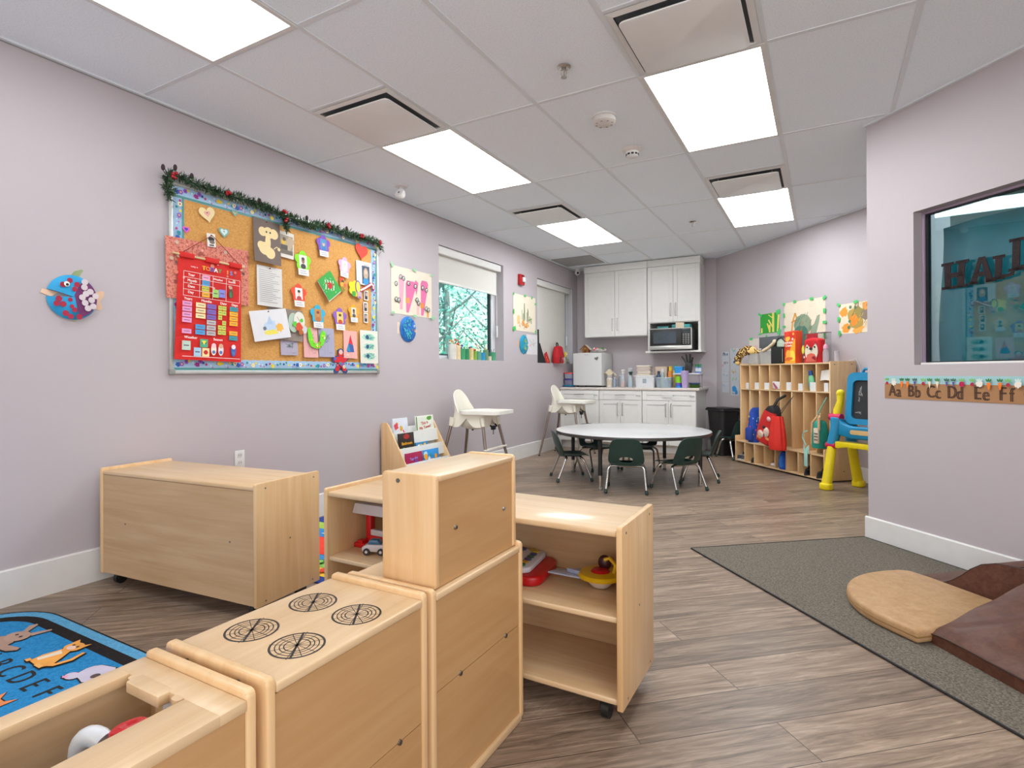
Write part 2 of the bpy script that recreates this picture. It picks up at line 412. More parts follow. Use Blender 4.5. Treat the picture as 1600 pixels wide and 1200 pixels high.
# ------------------------------------------------------------------ windows
FR = M('#dfe3e6', .35, var=.01); GASK = M('#2c3338', .5)
PANE = pane_mat('window_glass', (.80, .93, .95, 1))
def window(name, y0, y1, z0, z1, fx):
    w = thing(name, None, None, (fx, y0, z0), LW); w['kind'] = 'structure'
    W, H = y1 - y0, z1 - z0; g = G()
    t = .085
    for a, b, c, d in ((0, t * .6, 0, H), (W - t, W, 0, H), (t * .6, W - t, 0, t * .5), (t * .6, W - t, H - t, H)): g.box(a, b, 0, .06, c, d, FR, .004)
    for a, b, c, d in ((t * .6, t * .6 + .012, t * .5, H - t), (W - t - .014, W - t, t * .5, H - t), (t * .6, W - t, t * .5, t * .5 + .012)): g.box(a, b, .012, .05, c, d, GASK)
    emit(g, 'window_frame', w)
    g = G(); g.box(t * .5, W - t * .5, .035, .04, t * .4, H - t * .5, PANE); emit(g, 'window_pane', w)
window('window_1', *W1, -.12)
window('window_2', *W2, -.12)
BLIND = M('#d3d1cb', .85, var=.015, scale=60); CASS = M('#dcdbd8', .5, var=.01)
def roller(label, y0, y1, zt, zb, gapr=0):
    r = thing('roller_blind', label, 'blind', (0, y0, zt), LW, 'roller blinds in the left wall windows')
    W = y1 - y0; g = G(); g.box(.004, W, .012, .095, -.083, -.002, CASS, .01, 3); emit(g, 'valance', r)
    g = G(); g.box(.012, W - .05 - gapr, .055, .058, zb - zt, -.07, BLIND); emit(g, 'shade_fabric', r)
    g = G(); g.box(.012, W - .05 - gapr, .049, .064, zb - zt - .024, zb - zt, CASS, .004); emit(g, 'hem_bar', r)
    g = G(); g.tube([(W - .02, .07, -.08), (W - .02, .07, -.72), (W - .012, .07, -.74), (W - .005, .07, -.72), (W - .005, .07, -.08)], .0022, WHITE, 6)
    g.box(W - .024, W - .002, .06, .08, -.86, -.72, WHITE, .005); emit(g, 'pull_chain', r)
roller('white roller blind pulled halfway down over the tree window', W1[0] + .005, W1[1] - .03, W1[3] - .002, 2.03)
roller('grey-white roller blind fully lowered behind the red backpack', W2[0] + .005, W2[1] - .05, W2[3] - .002, 1.25, .07)

# interior window in the partition
w = thing('window_3', None, None, nw(IW[0], -.07, IW[2]), RA); w['kind'] = 'structure'
W, H = IW[1] - IW[0], IW[3] - IW[2]; g = G(); LAV = M('#a898ad', .45, var=.02)
for a, b, c, d in ((0, .014, 0, H), (W - .02, W, 0, H), (.014, W - .02, H - .014, H)): g.box(a, b, -.012, .03, c, d, LAV, .002)
g.box(.014, W - .02, -.04, .03, 0, .012, WHITE, .002)
for a, b, c, d in ((.014, .03, .012, H - .014), (.03, W - .02, H - .022, H - .014), (.03, W - .02, .012, .018)): g.box(a, b, 0, .02, c, d, M('#15191b', .5))
emit(g, 'window_frame', w)
g = G(); g.box(.03, W - .02, .008, .014, .018, H - .022, pane_mat('dark_window_glass', (.66, .80, .82, 1), (.75, .95, 1, 1), 1.5, 1.5)); emit(g, 'window_pane', w)

# ------------------------------------------------------------------ ceiling fittings
LAMP = emit_mat('led_panel_glow', (.96, 1, 1.01, 1), 13)
LAMP2 = emit_mat('led_panel_glow_dimmed', (.96, 1, 1.01, 1), 6.5)
def panel(x, y, label, lamp):
    p = thing('ceiling_light', label, 'ceiling light', (x, y, CE), 0, 'LED ceiling panels')
    g = G(); W, L = .6096, 1.2192; t = .022
    for a, b, c, d in ((0, t, 0, L), (W - t, W, 0, L), (t, W - t, 0, t), (t, W - t, L - t, L)): g.box(a, b, c, d, -.007, -.001, WHITE)
    emit(g, 'frame', p)
    g = G(); g.box(t, W - t, t, L - t, -.005, -.001, lamp); emit(g, 'diffuser', p)
PL = [(0, 3.0009, 'long LED ceiling panel directly beyond the vent above the cork board'), (0, 5.4393, 'small-looking LED ceiling panel nearest the upper cabinets'),
      (3, 3.0009, 'largest LED ceiling panel, right of the smoke detectors'), (3, 5.4393, 'LED ceiling panel beyond the vent near the angled wall'),
      (0, .5625, 'LED ceiling panel cut off at the top left of the view'), (3, .5625, 'LED ceiling panel above the camera'),]
for c, y, l in PL: panel(gx[c], y, l, LAMP2 if y < 1 else LAMP)
p = thing('ceiling_light', 'LED ceiling panel in the dim room behind the interior window', 'ceiling light', nw(1.1, -.85, CE), RA)  # added lamp, out of view, to brighten the teal sheet behind the glass
g = G(); g.box(-.6, .6, -.3, .3, -.005, -.001, LAMP); emit(g, 'diffuser', p)
def vent(x, y, label):
    p = thing('ceiling_vent', label, 'vent', (x + .3048, y + .3048, CE), 0, 'square ceiling vents')
    g = G(); a, b = .292, .262
    for q in range(4):
        g.T = Matrix.Rotation(q * PI / 2, 4, 'Z'); g.add([(-a, -a, -.005), (a, -a, -.005), (b, -b, -.012), (-b, -b, -.012)], [(0, 3, 2, 1)], WHITE)
        g.add([(-b, -b, -.012), (b, -b, -.012), (b, -b, -.001), (-b, -b, -.001)], [(0, 1, 2, 3), (3, 2, 1, 0)], M('#a9aaaa', .6))
    emit(g, 'frame', p)
    g = G(); g.box(-b, b, -b, b, -.003, -.001, M('#5b5e60', .8)); emit(g, 'duct_opening', p)  # flat grey plate; its colour stands in for the shade of the vent cavity
    g = G(); g.prism(rrect(0, 0, .495, .495, .03), 'z', -.036, -.028, M('#e9e9e8', .45, var=.01), .003)
    for sx in (-1, 1):
        for sy in (-1, 1): g.cyl((sx * .2, sy * .2, -.03), (sx * .2, sy * .2, -.002), .006, .006, STEEL, 8)
    emit(g, 'plaque', p)
vent(gx[0], 2.3913, 'square ceiling vent beside the long light panel, above the cork board')
vent(gx[0], 4.8297, 'square ceiling vent before the light panel nearest the cabinets')
vent(gx[3], 4.8297, 'square ceiling vent between the two light panels on the right')
vent(gx[3], 2.3913, 'square ceiling vent at the top edge beside the largest light panel')
g = G(); GR = M('#a6a6a5', .6)
g.box(-.29, .29, -.29, .29, -.004, -.001, M('#8b8b8b', .8))
for i in range(24): g.box(-.285, .285, -.28 + i * .024, -.268 + i * .024, -.009, -.004, GR)
emit(g, 'air_grille', loc=(.335, 7.50, CE), label='grey square return air grille in the ceiling near the cabinets', cat='vent')
def sprinkler(x, y, label):
    p = thing('fire_sprinkler', label, 'sprinkler', (x, y, CE), 0, 'fire sprinklers')
    g = G(); g.lathe([(.0, -.001), (.036, -.001), (.036, -.006), (.026, -.012), (.012, -.008), (.012, -.02), (.0, -.02)], CHROME, 20); emit(g, 'escutcheon', p)
    g = G(); g.cyl((0, 0, -.02), (0, 0, -.05), .006, .005, CHROME, 8)
    for s in (-1, 1): g.tube([(s * .008, 0, -.02), (s * .016, 0, -.035), (s * .003, 0, -.055)], .0022, CHROME, 6)
    g.lathe([(0, -.055), (.016, -.055), (.016, -.058), (0, -.058)], CHROME, 12); emit(g, 'sprinkler_head', p)
sprinkler(2.171, 2.712, 'chrome fire sprinkler near the top edge of the ceiling')
sprinkler(2.146, 6.173, 'small fire sprinkler in front of the upper cabinets')
p = thing('smoke_detector', 'round white smoke detector between the sprinkler and the other detector', 'smoke detector', (2.163, 3.357, CE))
g = G(); g.lathe([(0, -.001), (.075, -.001), (.075, -.012), (.07, -.014)], WHITE, 28); emit(g, 'base', p)
g = G(); g.lathe([(.066, -.014), (.07, -.02), (.07, -.04), (.058, -.05), (0, -.052)], M('#d9d5d0', .45), 28)
for i in range(8):
    a = i * PI / 4; g.box(math.cos(a) * .05 - .006, math.cos(a) * .05 + .006, math.sin(a) * .05 - .003, math.sin(a) * .05 + .003, -.053, -.0505, M('#8d8782'))
emit(g, 'cover', p)
p = thing('heat_detector', 'white conical detector with dark slots in the same tile', 'smoke detector', (2.161, 3.957, CE))
g = G(); g.lathe([(0, -.001), (.07, -.001), (.066, -.01), (.045, -.022)], M('#d8d2cd', .45), 28); emit(g, 'base', p)
g = G(); g.lathe([(.045, -.022), (.042, -.05), (.03, -.058), (0, -.06)], WHITE, 24)
for i in range(10):
    a = i * PI / 5; c, s = math.cos(a), math.sin(a); g.T = Matrix.Rotation(a, 4, 'Z'); g.box(.037, .0445, -.009, .009, -.048, -.036, DARK); g.T = Matrix()
emit(g, 'sensor_head', p)
p = thing('emergency_light', 'small swivelling emergency lamp on the ceiling above the garland', 'lamp', (.26, 3.726, CE))
g = G(); g.lathe([(0, -.001), (.06, -.001), (.055, -.012), (0, -.014)], WHITE, 24); g.cyl((0, 0, -.012), (0, 0, -.04), .012, .012, WHITE, 10); emit(g, 'mount', p)
g = G(); g.T = Matrix.Translation((0, -.01, -.075)) @ Matrix.Rotation(math.radians(65), 4, 'X'); g.lathe([(0, -.03), (.03, -.028), (.045, 0), (.045, .022), (.04, .026)], WHITE, 20); emit(g, 'lamp_head', p)
g = G(); g.T = Matrix.Translation((0, -.01, -.075)) @ Matrix.Rotation(math.radians(65), 4, 'X'); g.lathe([(.04, .018), (.03, .024), (0, .027)], M('#9da1a4', .15, .6), 20); emit(g, 'lens', p)
p = thing('security_camera', 'white dome security camera in the ceiling corner left of the cabinets', 'camera', (.10, 8.08, CE))
g = G(); g.lathe([(0, -.001), (.05, -.001), (.05, -.02), (.02, -.03)], WHITE, 20); emit(g, 'base', p)
g = G(); g.T = Matrix.Rotation(-.5, 4, 'Z'); g.ball((0, -.01, -.055), .042, WHITE); emit(g, 'dome', p)
g = G(); g.T = Matrix.Rotation(.35, 4, 'Z'); g.cyl((0, -.04, -.065), (0, -.056, -.07), .017, .016, DARK, 14); emit(g, 'lens', p)

# ------------------------------------------------------------------ sky, added fill lights, camera, view
wd = bpy.data.worlds.new('sky'); SC.world = wd; wd.use_nodes = True; nt = wd.node_tree
sk = nd(nt, 'ShaderNodeTexSky'); sk.sky_type = 'NISHITA'; sk.sun_elevation = math.radians(38); sk.sun_rotation = math.radians(120); sk.sun_intensity = .15; sk.air_density = 1.4; sk.dust_density = 2.0
nt.links.new(sk.outputs[0], nt.nodes['Background'].inputs['Color']); nt.nodes['Background'].inputs['Strength'].default_value = .30
def area(name, loc, rot, sx, sy, power, col):
    l = bpy.data.lights.new(name, 'AREA'); l.shape = 'RECTANGLE'; l.size = sx; l.size_y = sy; l.energy = power; l.color = col
    o = bpy.data.objects.new(name, l); COL.objects.link(o); o.location = loc; o.rotation_euler = rot; return o
area('daylight_side_window', (5.97, -.8, 1.55), (0, PI / 2, 0), 1.9, 3.2, 60, (1, .98, .95))  # added fill light on the side wall, no window there
area('daylight_rear_window', (3.2, -2.57, 1.25), (PI / 2, 0, 0), 5.2, 2.1, 70, (1, .98, .96))  # added fill from behind the camera, not a real window
cam = bpy.data.cameras.new('camera'); co = bpy.data.objects.new('camera', cam); COL.objects.link(co); SC.camera = co
th, roll = .5205, .0062
v = Vector((-math.sin(th), math.cos(th), 0)); r = Vector((math.cos(th), math.sin(th), 0)); up = Vector((0, 0, 1))
R_ = (r - up * roll).normalized(); U_ = (up + r * roll).normalized()
co.matrix_world = Matrix((( R_.x, U_.x, -v.x, 3.3231), (R_.y, U_.y, -v.y, 0), (R_.z, U_.z, -v.z, 1.0745), (0, 0, 0, 1)))
cam.sensor_fit = 'HORIZONTAL'; cam.sensor_width = 36; cam.lens = 884.49 / 1600 * 36; cam.shift_x = .013475; cam.shift_y = -.01004
cam.clip_start = .02
SC.view_settings.view_transform = 'Standard'; SC.view_settings.look = 'None'; SC.view_settings.gamma = 1; SC.view_settings.exposure = .26
SC.view_settings.use_curve_mapping = False
SC.cycles.max_bounces = 10; SC.cycles.diffuse_bounces = 5; SC.cycles.transparent_max_bounces = 16; SC.cycles.caustics_reflective = False; SC.cycles.caustics_refractive = False
SC.cycles.sample_clamp_indirect = 4
# ------------------------------------------------------------------ birch shelf units, play kitchen
SCREW = M('#8f8d88', .3, 1)
def caster(g, x, y, zb):
    g.cyl((x - .012, y, .03), (x + .012, y, .03), .03, .03, BLACKP, 16)
    g.box(x - .018, x + .018, y - .02, y + .02, .03, zb, BLACKP, .004)
def shelf_unit(label, loc, rz, W, D, zb, H, shelves, group):
    """front (open side) faces local -y; x 0..W, y 0..D"""
    u = thing('shelf_unit', label, 'shelf', loc, rz, group); t = .019
    for x0 in (0, W - t):
        g = G(); g.prism([(.0, zb), (D, zb), (D, H - .006), (D - .006, H), (.006, H), (0, H - .006)], 'x', x0, x0 + t, MAPLE_Z, .003)
        for y, z in ((.04, H - .025), (D - .05, H - .025), (D * .5, zb + .26), (.05, zb + .02), (D - .05, zb + .02)):
            xx = x0 if x0 == 0 else x0 + t
            g.cyl((xx - .0012, y, z), (xx + .0012, y, z), .004, .004, SCREW, 10)
        emit(g, 'side_panel', u)
    g = G(); g.box(t, W - t, .004, D - .004, H - .034, H - .014, MAPLE_X, .006, 3); emit(g, 'top_panel', u)
    for z in shelves:
        g = G(); g.box(t, W - t, .008, D - .014, z - .018, z, MAPLE_X, .005, 3); emit(g, 'shelf', u)
    g = G(); g.box(t, W - t, .006, D - .014, zb + .012, zb + .03, MAPLE_X, .005, 3); emit(g, 'bottom_panel', u)
    g = G(); g.box(t, W - t, D - .012, D - .006, zb + .004, H - .034, BACKER_X)
    for x in (.17, W - .2):
        g.cyl((x, D - .007, zb + .27), (x, D - .004, zb + .27), .004, .004, SCREW, 10)
    emit(g, 'back_panel', u)
    for x in (.07, W - .07):
        for y in (.06, D - .06): g = G(); caster(g, x, y, zb + .012); emit(g, 'caster', u)
    return u
GSH = 'birch shelf units on casters'
# unit against the left wall, its back to the room
shelf_unit('birch shelf unit with its plain back turned to the room against the left wall', (1.163, 1.985, 0), PI + .083, 1.115, .385, .062, .602, (.33,), GSH)
shelf_unit('open birch shelf unit holding toys behind the play kitchen', (1.56, 1.642, 0), 0, 1.243, .355, .062, .614, (.338,), GSH)

def kitchen_box(name, label, loc, W, D, H, back_seams, drop=.013):
    """play kitchen cabinet: finished back faces local -y, end panels at x=0 and x=W, the play front faces +y"""
    u = thing(name, label, 'play kitchen', loc, PI / 2); t = .019
    for x0 in (0, W - t):
        g = G(); g.prism(rrect(D / 2, H / 2, D, H, .012, 3), 'x', x0, x0 + t, MAPLE_Z, .005, 3)
        xx = x0 if x0 == 0 else x0 + t
        for y in (D * .25, D * .75): g.cyl((xx - .002, y, H - .022), (xx + .002, y, H - .022), .006, .005, SCREW, 12)
        emit(g, 'end_panel', u)
    zs = [.012] + back_seams + [H - drop - .02]
    for a, b in zip(zs, zs[1:]):
        g = G(); g.box(t + .001, W - t - .001, .006, .012, a + .001, b - .001, BACKER_K)
        if b < H - .1:
            for x in (W * .27, W * .78): g.cyl((x, .008, b), (x, .002, b), .007, .006, SCREW, 12)
        emit(g, 'back_panel', u)
    return u, t
# stove: four printed burners on its top
u, t = kitchen_box('play_stove', 'birch play stove with four printed burner rings on top', (2.502, .637, 0), .45, .302, .555, [.25])
g = G(); H = .555
g.box(t, .45 - t, 0, .302, H - .032, H - .013, MAPLE_X, .005, 3); emit(g, 'worktop', u)
INK = M('#2b2420', .6, var=.1); g = G()
def ring(g, cx, cy, r, w, mat, n=40):
    z = H - .0126; vs = []; fs = []
    for i in range(n):
        a = 2 * PI * i / n
        vs += [(cx + (r - w / 2) * math.cos(a), cy + (r - w / 2) * math.sin(a), z), (cx + (r + w / 2) * math.cos(a), cy + (r + w / 2) * math.sin(a), z)]
    for i in range(n): j = (i + 1) % n; fs.append((2 * i, 2 * i + 1, 2 * j + 1, 2 * j))
    g.add(vs, fs, mat)
def bar(g, cx, cy, r, a, w, mat):
    z = H - .0124; c, s = math.cos(a), math.sin(a); nx, ny = -s * w / 2, c * w / 2
    g.add([(cx - c * r - nx, cy - s * r - ny, z), (cx + c * r - nx, cy + s * r - ny, z), (cx + c * r + nx, cy + s * r + ny, z), (cx - c * r + nx, cy - s * r + ny, z)], [(0, 1, 2, 3)], mat)
for bx in (.132, .296):
    for by in (.080, .217):
        gg = G()
        for r, w in ((.052, .0046), (.042, .0022), (.033, .0022), (.025, .0024)): ring(gg, bx, by, r, w, INK)
        for k in range(6): bar(gg, bx, by, .058 if k in (0,) else (.05 if k % 3 else .056), .5 + k * PI / 6, .0014, INK)
        bar(gg, bx, by, .055, .62, .0048, INK)
        emit(gg, 'burner_ring', u)
# sink: worktop with a cut-out
u, t = kitchen_box('play_sink', 'birch play sink with a cut-out basin, nearest the camera', (2.492, .165, 0), .46, .305, .548, [.25])
H = .548; W = .46; D = .305; g = G()
x0, x1, y0, y1 = .06, W - .068, .098, .262
g.box(t, x0, 0, D, H - .032, H - .013, MAPLE_X, .003); g.box(x1, W - t, 0, D, H - .032, H - .013, MAPLE_X, .003)
g.box(x0 - .002, x1 + .002, 0, y0, H - .032, H - .013, MAPLE_X, .003); g.box(x0 - .002, x1 + .002, y1, D, H - .032, H - .013, MAPLE_X, .003)
g.prism(rrect(x1 - .004, (y0 + y1) / 2 + .01, .03, .10, .004), 'z', H - .0322, H - .0128, MAPLE_X, .002)
for yy in (y1 - .02, y0 + .012): g.prism(rrect(x1 + .004, yy, .03, .022, .008), 'z', H - .0318, H - .0132, MAPLE_X)
emit(g, 'worktop', u)
g = G(); g.box(t, W - t, D - .02, D - .008, H - .15, H - .032, MAPLE_X); emit(g, 'front_panel', u)
g = G(); g.box(x1 + .005, x1 + .022, .12, .19, .012, H - .032, MAPLE_Z); p = emit(g, 'divider_post', u)
g = G(); g.box(x1 + .0042, x1 + .005, .135, .165, H - .078, H - .034, WHITE)
g.T = Matrix.Translation((x1 + .0042, .15, H - .055)) @ Matrix.Rotation(-PI / 2, 4, 'Z'); g.text('A', 0, 0, .024, INK, PI)
emit(g, 'letter_sticker', p, label='white sticker with a black letter A')
# tall cupboard and its hutch
u, t = kitchen_box('play_cupboard', 'taller-looking birch play cupboard carrying the hutch', (2.506, 1.10, 0), .474, .284, .552, [.295])
g = G(); g.box(t, .474 - t, 0, .284, .552 - .032, .552 - .013, MAPLE_X, .005, 3); emit(g, 'worktop', u)
g = G(); g.box(t, .474 - t, -.004, .014, .0, .022, MAPLE_X, .004); emit(g, 'plinth', u)
h = thing('play_hutch', 'closed birch hutch box standing upright on the play cupboard', 'play kitchen', (2.494, 1.131, .5392), PI / 2)
W, D, H = .422, .172, .285; t = .017
for x0 in (0, W - t):
    g = G(); g.prism(rrect(D / 2, H / 2, D, H, .012, 3), 'x', x0, x0 + t, MAPLE_Z, .004, 3)
    xx = x0 if x0 == 0 else x0 + t; g.cyl((xx - .002, D * .68, H - .022), (xx + .002, D * .68, H - .022), .006, .005, SCREW, 12); emit(g, 'end_panel', h)
g = G(); g.box(t, W - t, 0, D, H - .02, H - .004, MAPLE_X, .005, 3); emit(g, 'top_panel', h)
g = G(); g.box(t, W - t, .006, .012, .002, H - .02, BACKER_K)
for x, z in ((.095, .135), (W - .07, .13)): g.cyl((x, .008, z), (x, .001, z), .007, .005, SCREW, 12)
emit(g, 'back_panel', h)
g = G(); g.box(t, W - t, .02, D - .01, .0, .014, MAPLE_X); emit(g, 'bottom_panel', h)

# ------------------------------------------------------------------ coat cubbies on the angled wall
U0, U1 = .953, 2.335
c = thing('coat_cubby', 'birch eight-bay coat cubby with bench along the angled wall', 'cubby', cw(U0, .02), RA)
W = U1 - U0; DU, DL, HT, ZS, ZB = .30, .372, 1.165, .878, .262; t = .016
def YY(v): return -v          # distance from the wall side
for x0 in (0, W - t):
    g = G(); g.prism([(0, .012), (-DL, .012), (-DL, .318), (-DU, .322), (-DU, HT + .012), (0, HT + .012)], 'x', x0, x0 + t, MAPLE_Z, .003)
    xx = 0 if x0 == 0 else W
    for y, z in ((-.05, HT - .02), (-.25, HT - .02), (-.2, ZS), (-.15, .1), (-.3, .05)): g.cyl((xx - .001, y, z), (xx + .001, y, z), .006, .006, M('#6b6257', .4, .5), 10)
    emit(g, 'side_panel', c)
for nm, z, d in (('top_panel', HT, DU), ('shelf', ZS, DU), ('bench', ZB, DL), ('bottom_panel', .032, DL)):
    g = G(); g.box(t, W - t, -d, -.006, z - .015, z, MAPLE_X, .003); emit(g, nm, c)
g = G(); g.box(t, W - t, -.006, 0, .014, HT - .015, MAPLE_Z); emit(g, 'back_panel', c)
cw_ = (W - t) / 8
for k in range(1, 8):
    x = k * cw_
    for a, b, d in ((ZS, HT - .015, DU), (ZB, ZS - .015, DU), (.032, ZB - .015, DL)):
        g = G(); g.box(x, x + t * .8, -d, -.006, a, b, MAPLE_Z, .002); emit(g, 'divider', c)
g = G(); g.box(t, W - t, -DL + .03, -.02, 0, .017, DARK); emit(g, 'plinth', c)
def bay(k, v=0, z=0): return cw(U0 + t + cw_ * (k + .46), .02 + v, z)   # centre of bay k (0 = far left)

# ------------------------------------------------------------------ book display
b = thing('book_display', 'birch book display with white tiered pockets by the left wall', 'book display', (.02, 3.725, 0), LW)
W = .655; t = .016
for x0 in (0, W - t):
    g = G(); g.prism([(0, 0), (-.42, 0), (-.42, .05), (-.082, .64), (-.06, .66), (-.02, .66), (0, .645)], 'x', x0, x0 + t, MAPLE_Z, .003); emit(g, 'side_panel', b)
FAB = M('#d9dad6', .8, var=.02)
tiers = [(.09, -.335), (.21, -.275), (.335, -.205), (.46, -.135)]
for z, y in tiers:
    g = G(); g.prism([(y, z), (y - .008, z + .0), (y + .012, z + .105), (y + .018, z + .105)], 'x', t, W - t, FAB)
    g.prism([(y, z), (y, z + .006), (y + .10, z + .006), (y + .10, z)], 'x', t, W - t, FAB); emit(g, 'pocket', b)
g = G(); g.prism([(-.295, .05), (-.287, .05), (-.010, .6), (-.018, .6)], 'x', t, W - t, FAB); emit(g, 'back_sheet', b)
def bkloc(x, k, d=.0): z, y = tiers[k]; return Vector((.02 - y - .014, 3.725 + x, z + .008))
def book(x, k, w, h, col, paint, label, d=0):
    g = G(); g.box(-w / 2, w / 2, 0, .012, 0, h, M(col, .4), .0015); g.box(-w / 2 + .004, w / 2 - .002, .002, .010, .003, h + .0005, WHITE); g.ly = -.0004
    if paint: paint(g, w, h)
    o = emit(g, 'picture_book', loc=bkloc(x, k, d), rot=(-.10, 0, LW), label=label, cat='book', group='picture books in the book display'); return o
K = lambda c, r=.5: M(c, r)
def p_town(g, w, h):
    g.ink(rect(0, h * .5, w * .96, h * .94), K('#dfe6d8')); g.ink(blob(w * .25, h * .88, .04, random.Random(1), rz=.02), K('#5b9a36')); g.ink(blob(w * .1, h * .12, .06, random.Random(2), rz=.025), K('#b9c3c9'))
    g.ink(circ(-.03, h * .3, .016), K('#4b4440')); g.text('This is', -.01, h * .70, .042, K('#c7283a'), .12, bold=.0008); g.text('My Town!', -.005, h * .52, .042, K('#c7283a'), .12, bold=.0008); g.ink(rect(-w * .47, h * .5, w * .04, h * .96), K('#4a7f2f'))
def p_dark(g, w, h):
    g.ink(circ(0, h * .86, .04, rz=.022), K('#a52a2a')); g.text('Bedroom', 0, h * .6, .038, K('#f2b01e'), bold=.001)
    r = random.Random(4)
    for i in range(8): g.ink(blob(r.uniform(-.06, .06), r.uniform(.02, .09), .018, r), K(r.choice(['#7fa83a', '#e0c22d', '#b36a3a', '#4f7f3a'])))
def p_blobs(cols, txt=None, tc='#ffffff'):
    def f(g, w, h):
        r = random.Random(len(txt or '') + int(w * 1000))
        for i in range(9): g.ink(blob(r.uniform(-w * .4, w * .4), r.uniform(h * .15, h * .8), r.uniform(.012, .03), r), K(r.choice(cols)))
        if txt: g.text(txt, -w * .05, h * .72, .034, K(tc), .1, bold=.0007)
    return f
book(.135, 3, .20, .225, '#d7dce4', p_blobs(['#d8495a', '#e0b23a', '#e6e3da', '#c43a4e']), 'pale picture book with red and yellow shapes in the top tier', .005)
book(.485, 3, .265, .225, '#dfe6d8', p_town, 'picture book with red lettering in the top tier')
book(.132, 2, .205, .225, '#2c2320', p_dark, 'dark picture book with yellow title in front of the top tier')
book(.34, 2, .17, .125, '#2f7fb4', p_blobs(['#e6c04a', '#e8ece8', '#27405e']), 'short blue picture book in the second tier')
book(.145, 1, .225, .185, '#a51c50', p_blobs(['#7c3fa0', '#5b4fc0', '#e8c8a0', '#d02848'], 'Tap the', '#8fa4ff'), 'crimson and purple picture book in the third tier')
book(.39, 1, .225, .185, '#2f8fd6', p_blobs(['#f0a030', '#2f9f6a', '#bfe0f0', '#2a8f80']), 'blue picture book with orange figure in the third tier')
book(.14, 0, .22, .16, '#cfd3d8', p_blobs(['#e08a3a', '#e6b85a', '#9aa0a8']), 'grey picture book with orange shapes in the lowest tier')
book(.40, 0, .24, .175, '#c6dfe0', p_blobs(['#e6cf4a', '#4fa8b8', '#b08ac0', '#5fae9a']), 'pale picture book with teal and yellow animals in the lowest tier')
# ------------------------------------------------------------------ kitchen cabinets
def shaker(g, x0, x1, z0, z1, y, fr=.055, mat=CABW):
    g.box(x0, x1, y, y + .012, z0, z1, mat)
    for a, b, c, d in ((x0, x0 + fr, z0, z1), (x1 - fr, x1, z0, z1), (x0 + fr, x1 - fr, z0, z0 + fr), (x0 + fr, x1 - fr, z1 - fr, z1)): g.box(a, b, y - .009, y, c, d, mat, .0015, 1)
def bar_handle(p, x, z, L, vert, y):
    g = G()
    a = [(x, y, z - L / 2), (x, y - .028, z - L / 2), (x, y - .028, z + L / 2), (x, y, z + L / 2)] if vert else [(x - L / 2, y, z), (x - L / 2, y - .028, z), (x + L / 2, y - .028, z), (x + L / 2, y, z)]
    g.tube(a, .0055, STEEL, 8); return emit(g, 'handle', p, label='brushed steel bar handle')
LATCH = pane_mat('clear_latch', (.8, .85, .86, 1), boost=2)
def base_cab(label, x0, x1, handle_dz=.62):
    c = thing('base_cabinet', label, 'cabinet', (x0, 8.3, 0), 0, 'white base cabinets'); W = x1 - x0; yf = -.68
    g = G(); g.box(0, W, yf, -.004, .105, .838, CABW); g.box(0, W, yf + .055, -.004, 0, .105, TRIM); emit(g, 'carcass', c)
    g = G(); shaker(g, .004, W - .004, .705, .832, yf - .013); d = emit(g, 'drawer', c)
    bar_handle(d, W / 2, .772, .13, False, yf - .022)
    g = G(); x = W - .05; g.tube([(x - .03, yf - .024, .765), (x, yf - .034, .765), (x + .03, yf - .024, .765)], .008, M('#cfd6d4', .2, alpha=.55), 8); emit(g, 'child_latch', d)
    for i in (0, 1):
        a, b = (.004, W / 2 - .0015) if i == 0 else (W / 2 + .0015, W - .004)
        g = G(); shaker(g, a, b, .112, .70, yf - .013); d = emit(g, 'door', c); bar_handle(d, W / 2 + (-.035 if i == 0 else .035), .575, .17, True, yf - .022)
    return c
base_cab('white base cabinet behind the far high chair, under the small fridge', 0.002, .597)
base_cab('white base cabinet in the middle, below the bottles and white tub', .600, 1.203)
base_cab('white base cabinet at the end by the black bin', 1.206, 1.905)
g = G(); g.box(.001, 1.945, 7.585, 8.299, .840, .872, M('#d8cfc8', .3, var=.03), .004); emit(g, 'countertop', label='pale laminate countertop along the back wall', cat='countertop')
CT = .8725
def upper(label, x0, x1, z0, z1, doors, niche=None):
    c = thing('wall_cabinet', label, 'cabinet', (x0, 8.3, 0), 0, 'white wall cabinets'); W = x1 - x0; yf = -.33
    g = G()
    if niche:
        t = .03; g.box(0, W, yf, 0, niche[1], z1, CABW); g.box(0, t, yf, 0, z0, niche[1], CABW); g.box(W - t, W, yf, 0, z0, niche[1], CABW)
        g.box(t, W - t, -.012, 0, z0, niche[1], M('#77746f', .6)); g.box(-.03, W + .012, yf - .02, 0, z0 - .0, niche[0], CABW, .002)
    else: g.box(0, W, yf, 0, z0, z1, CABW)
    emit(g, 'carcass', c)
    g = G(); g.box(-.004 if not niche else 0, W + (.004 if niche else 0), yf - .018, 0, 2.555, 2.65, CABW, .003); emit(g, 'crown_filler', c)
    za, zb = doors; 
    for i in (0, 1):
        a, b = (.004, W / 2 - .0015) if i == 0 else (W / 2 + .0015, W - .004)
        g = G(); shaker(g, a, b, za, zb, yf - .013); d = emit(g, 'door', c); bar_handle(d, W / 2 + (-.035 if i == 0 else .035), za + .17, .17, True, yf - .022)
    return c
upper('white wall cabinet with long doors above the small fridge', .252, 1.186, 1.60, 2.62, (1.606, 2.548))
upper('white wall cabinet with the microwave niche', 1.190, 1.900, 1.352, 2.62, (1.775, 2.548), (1.378, 1.765))
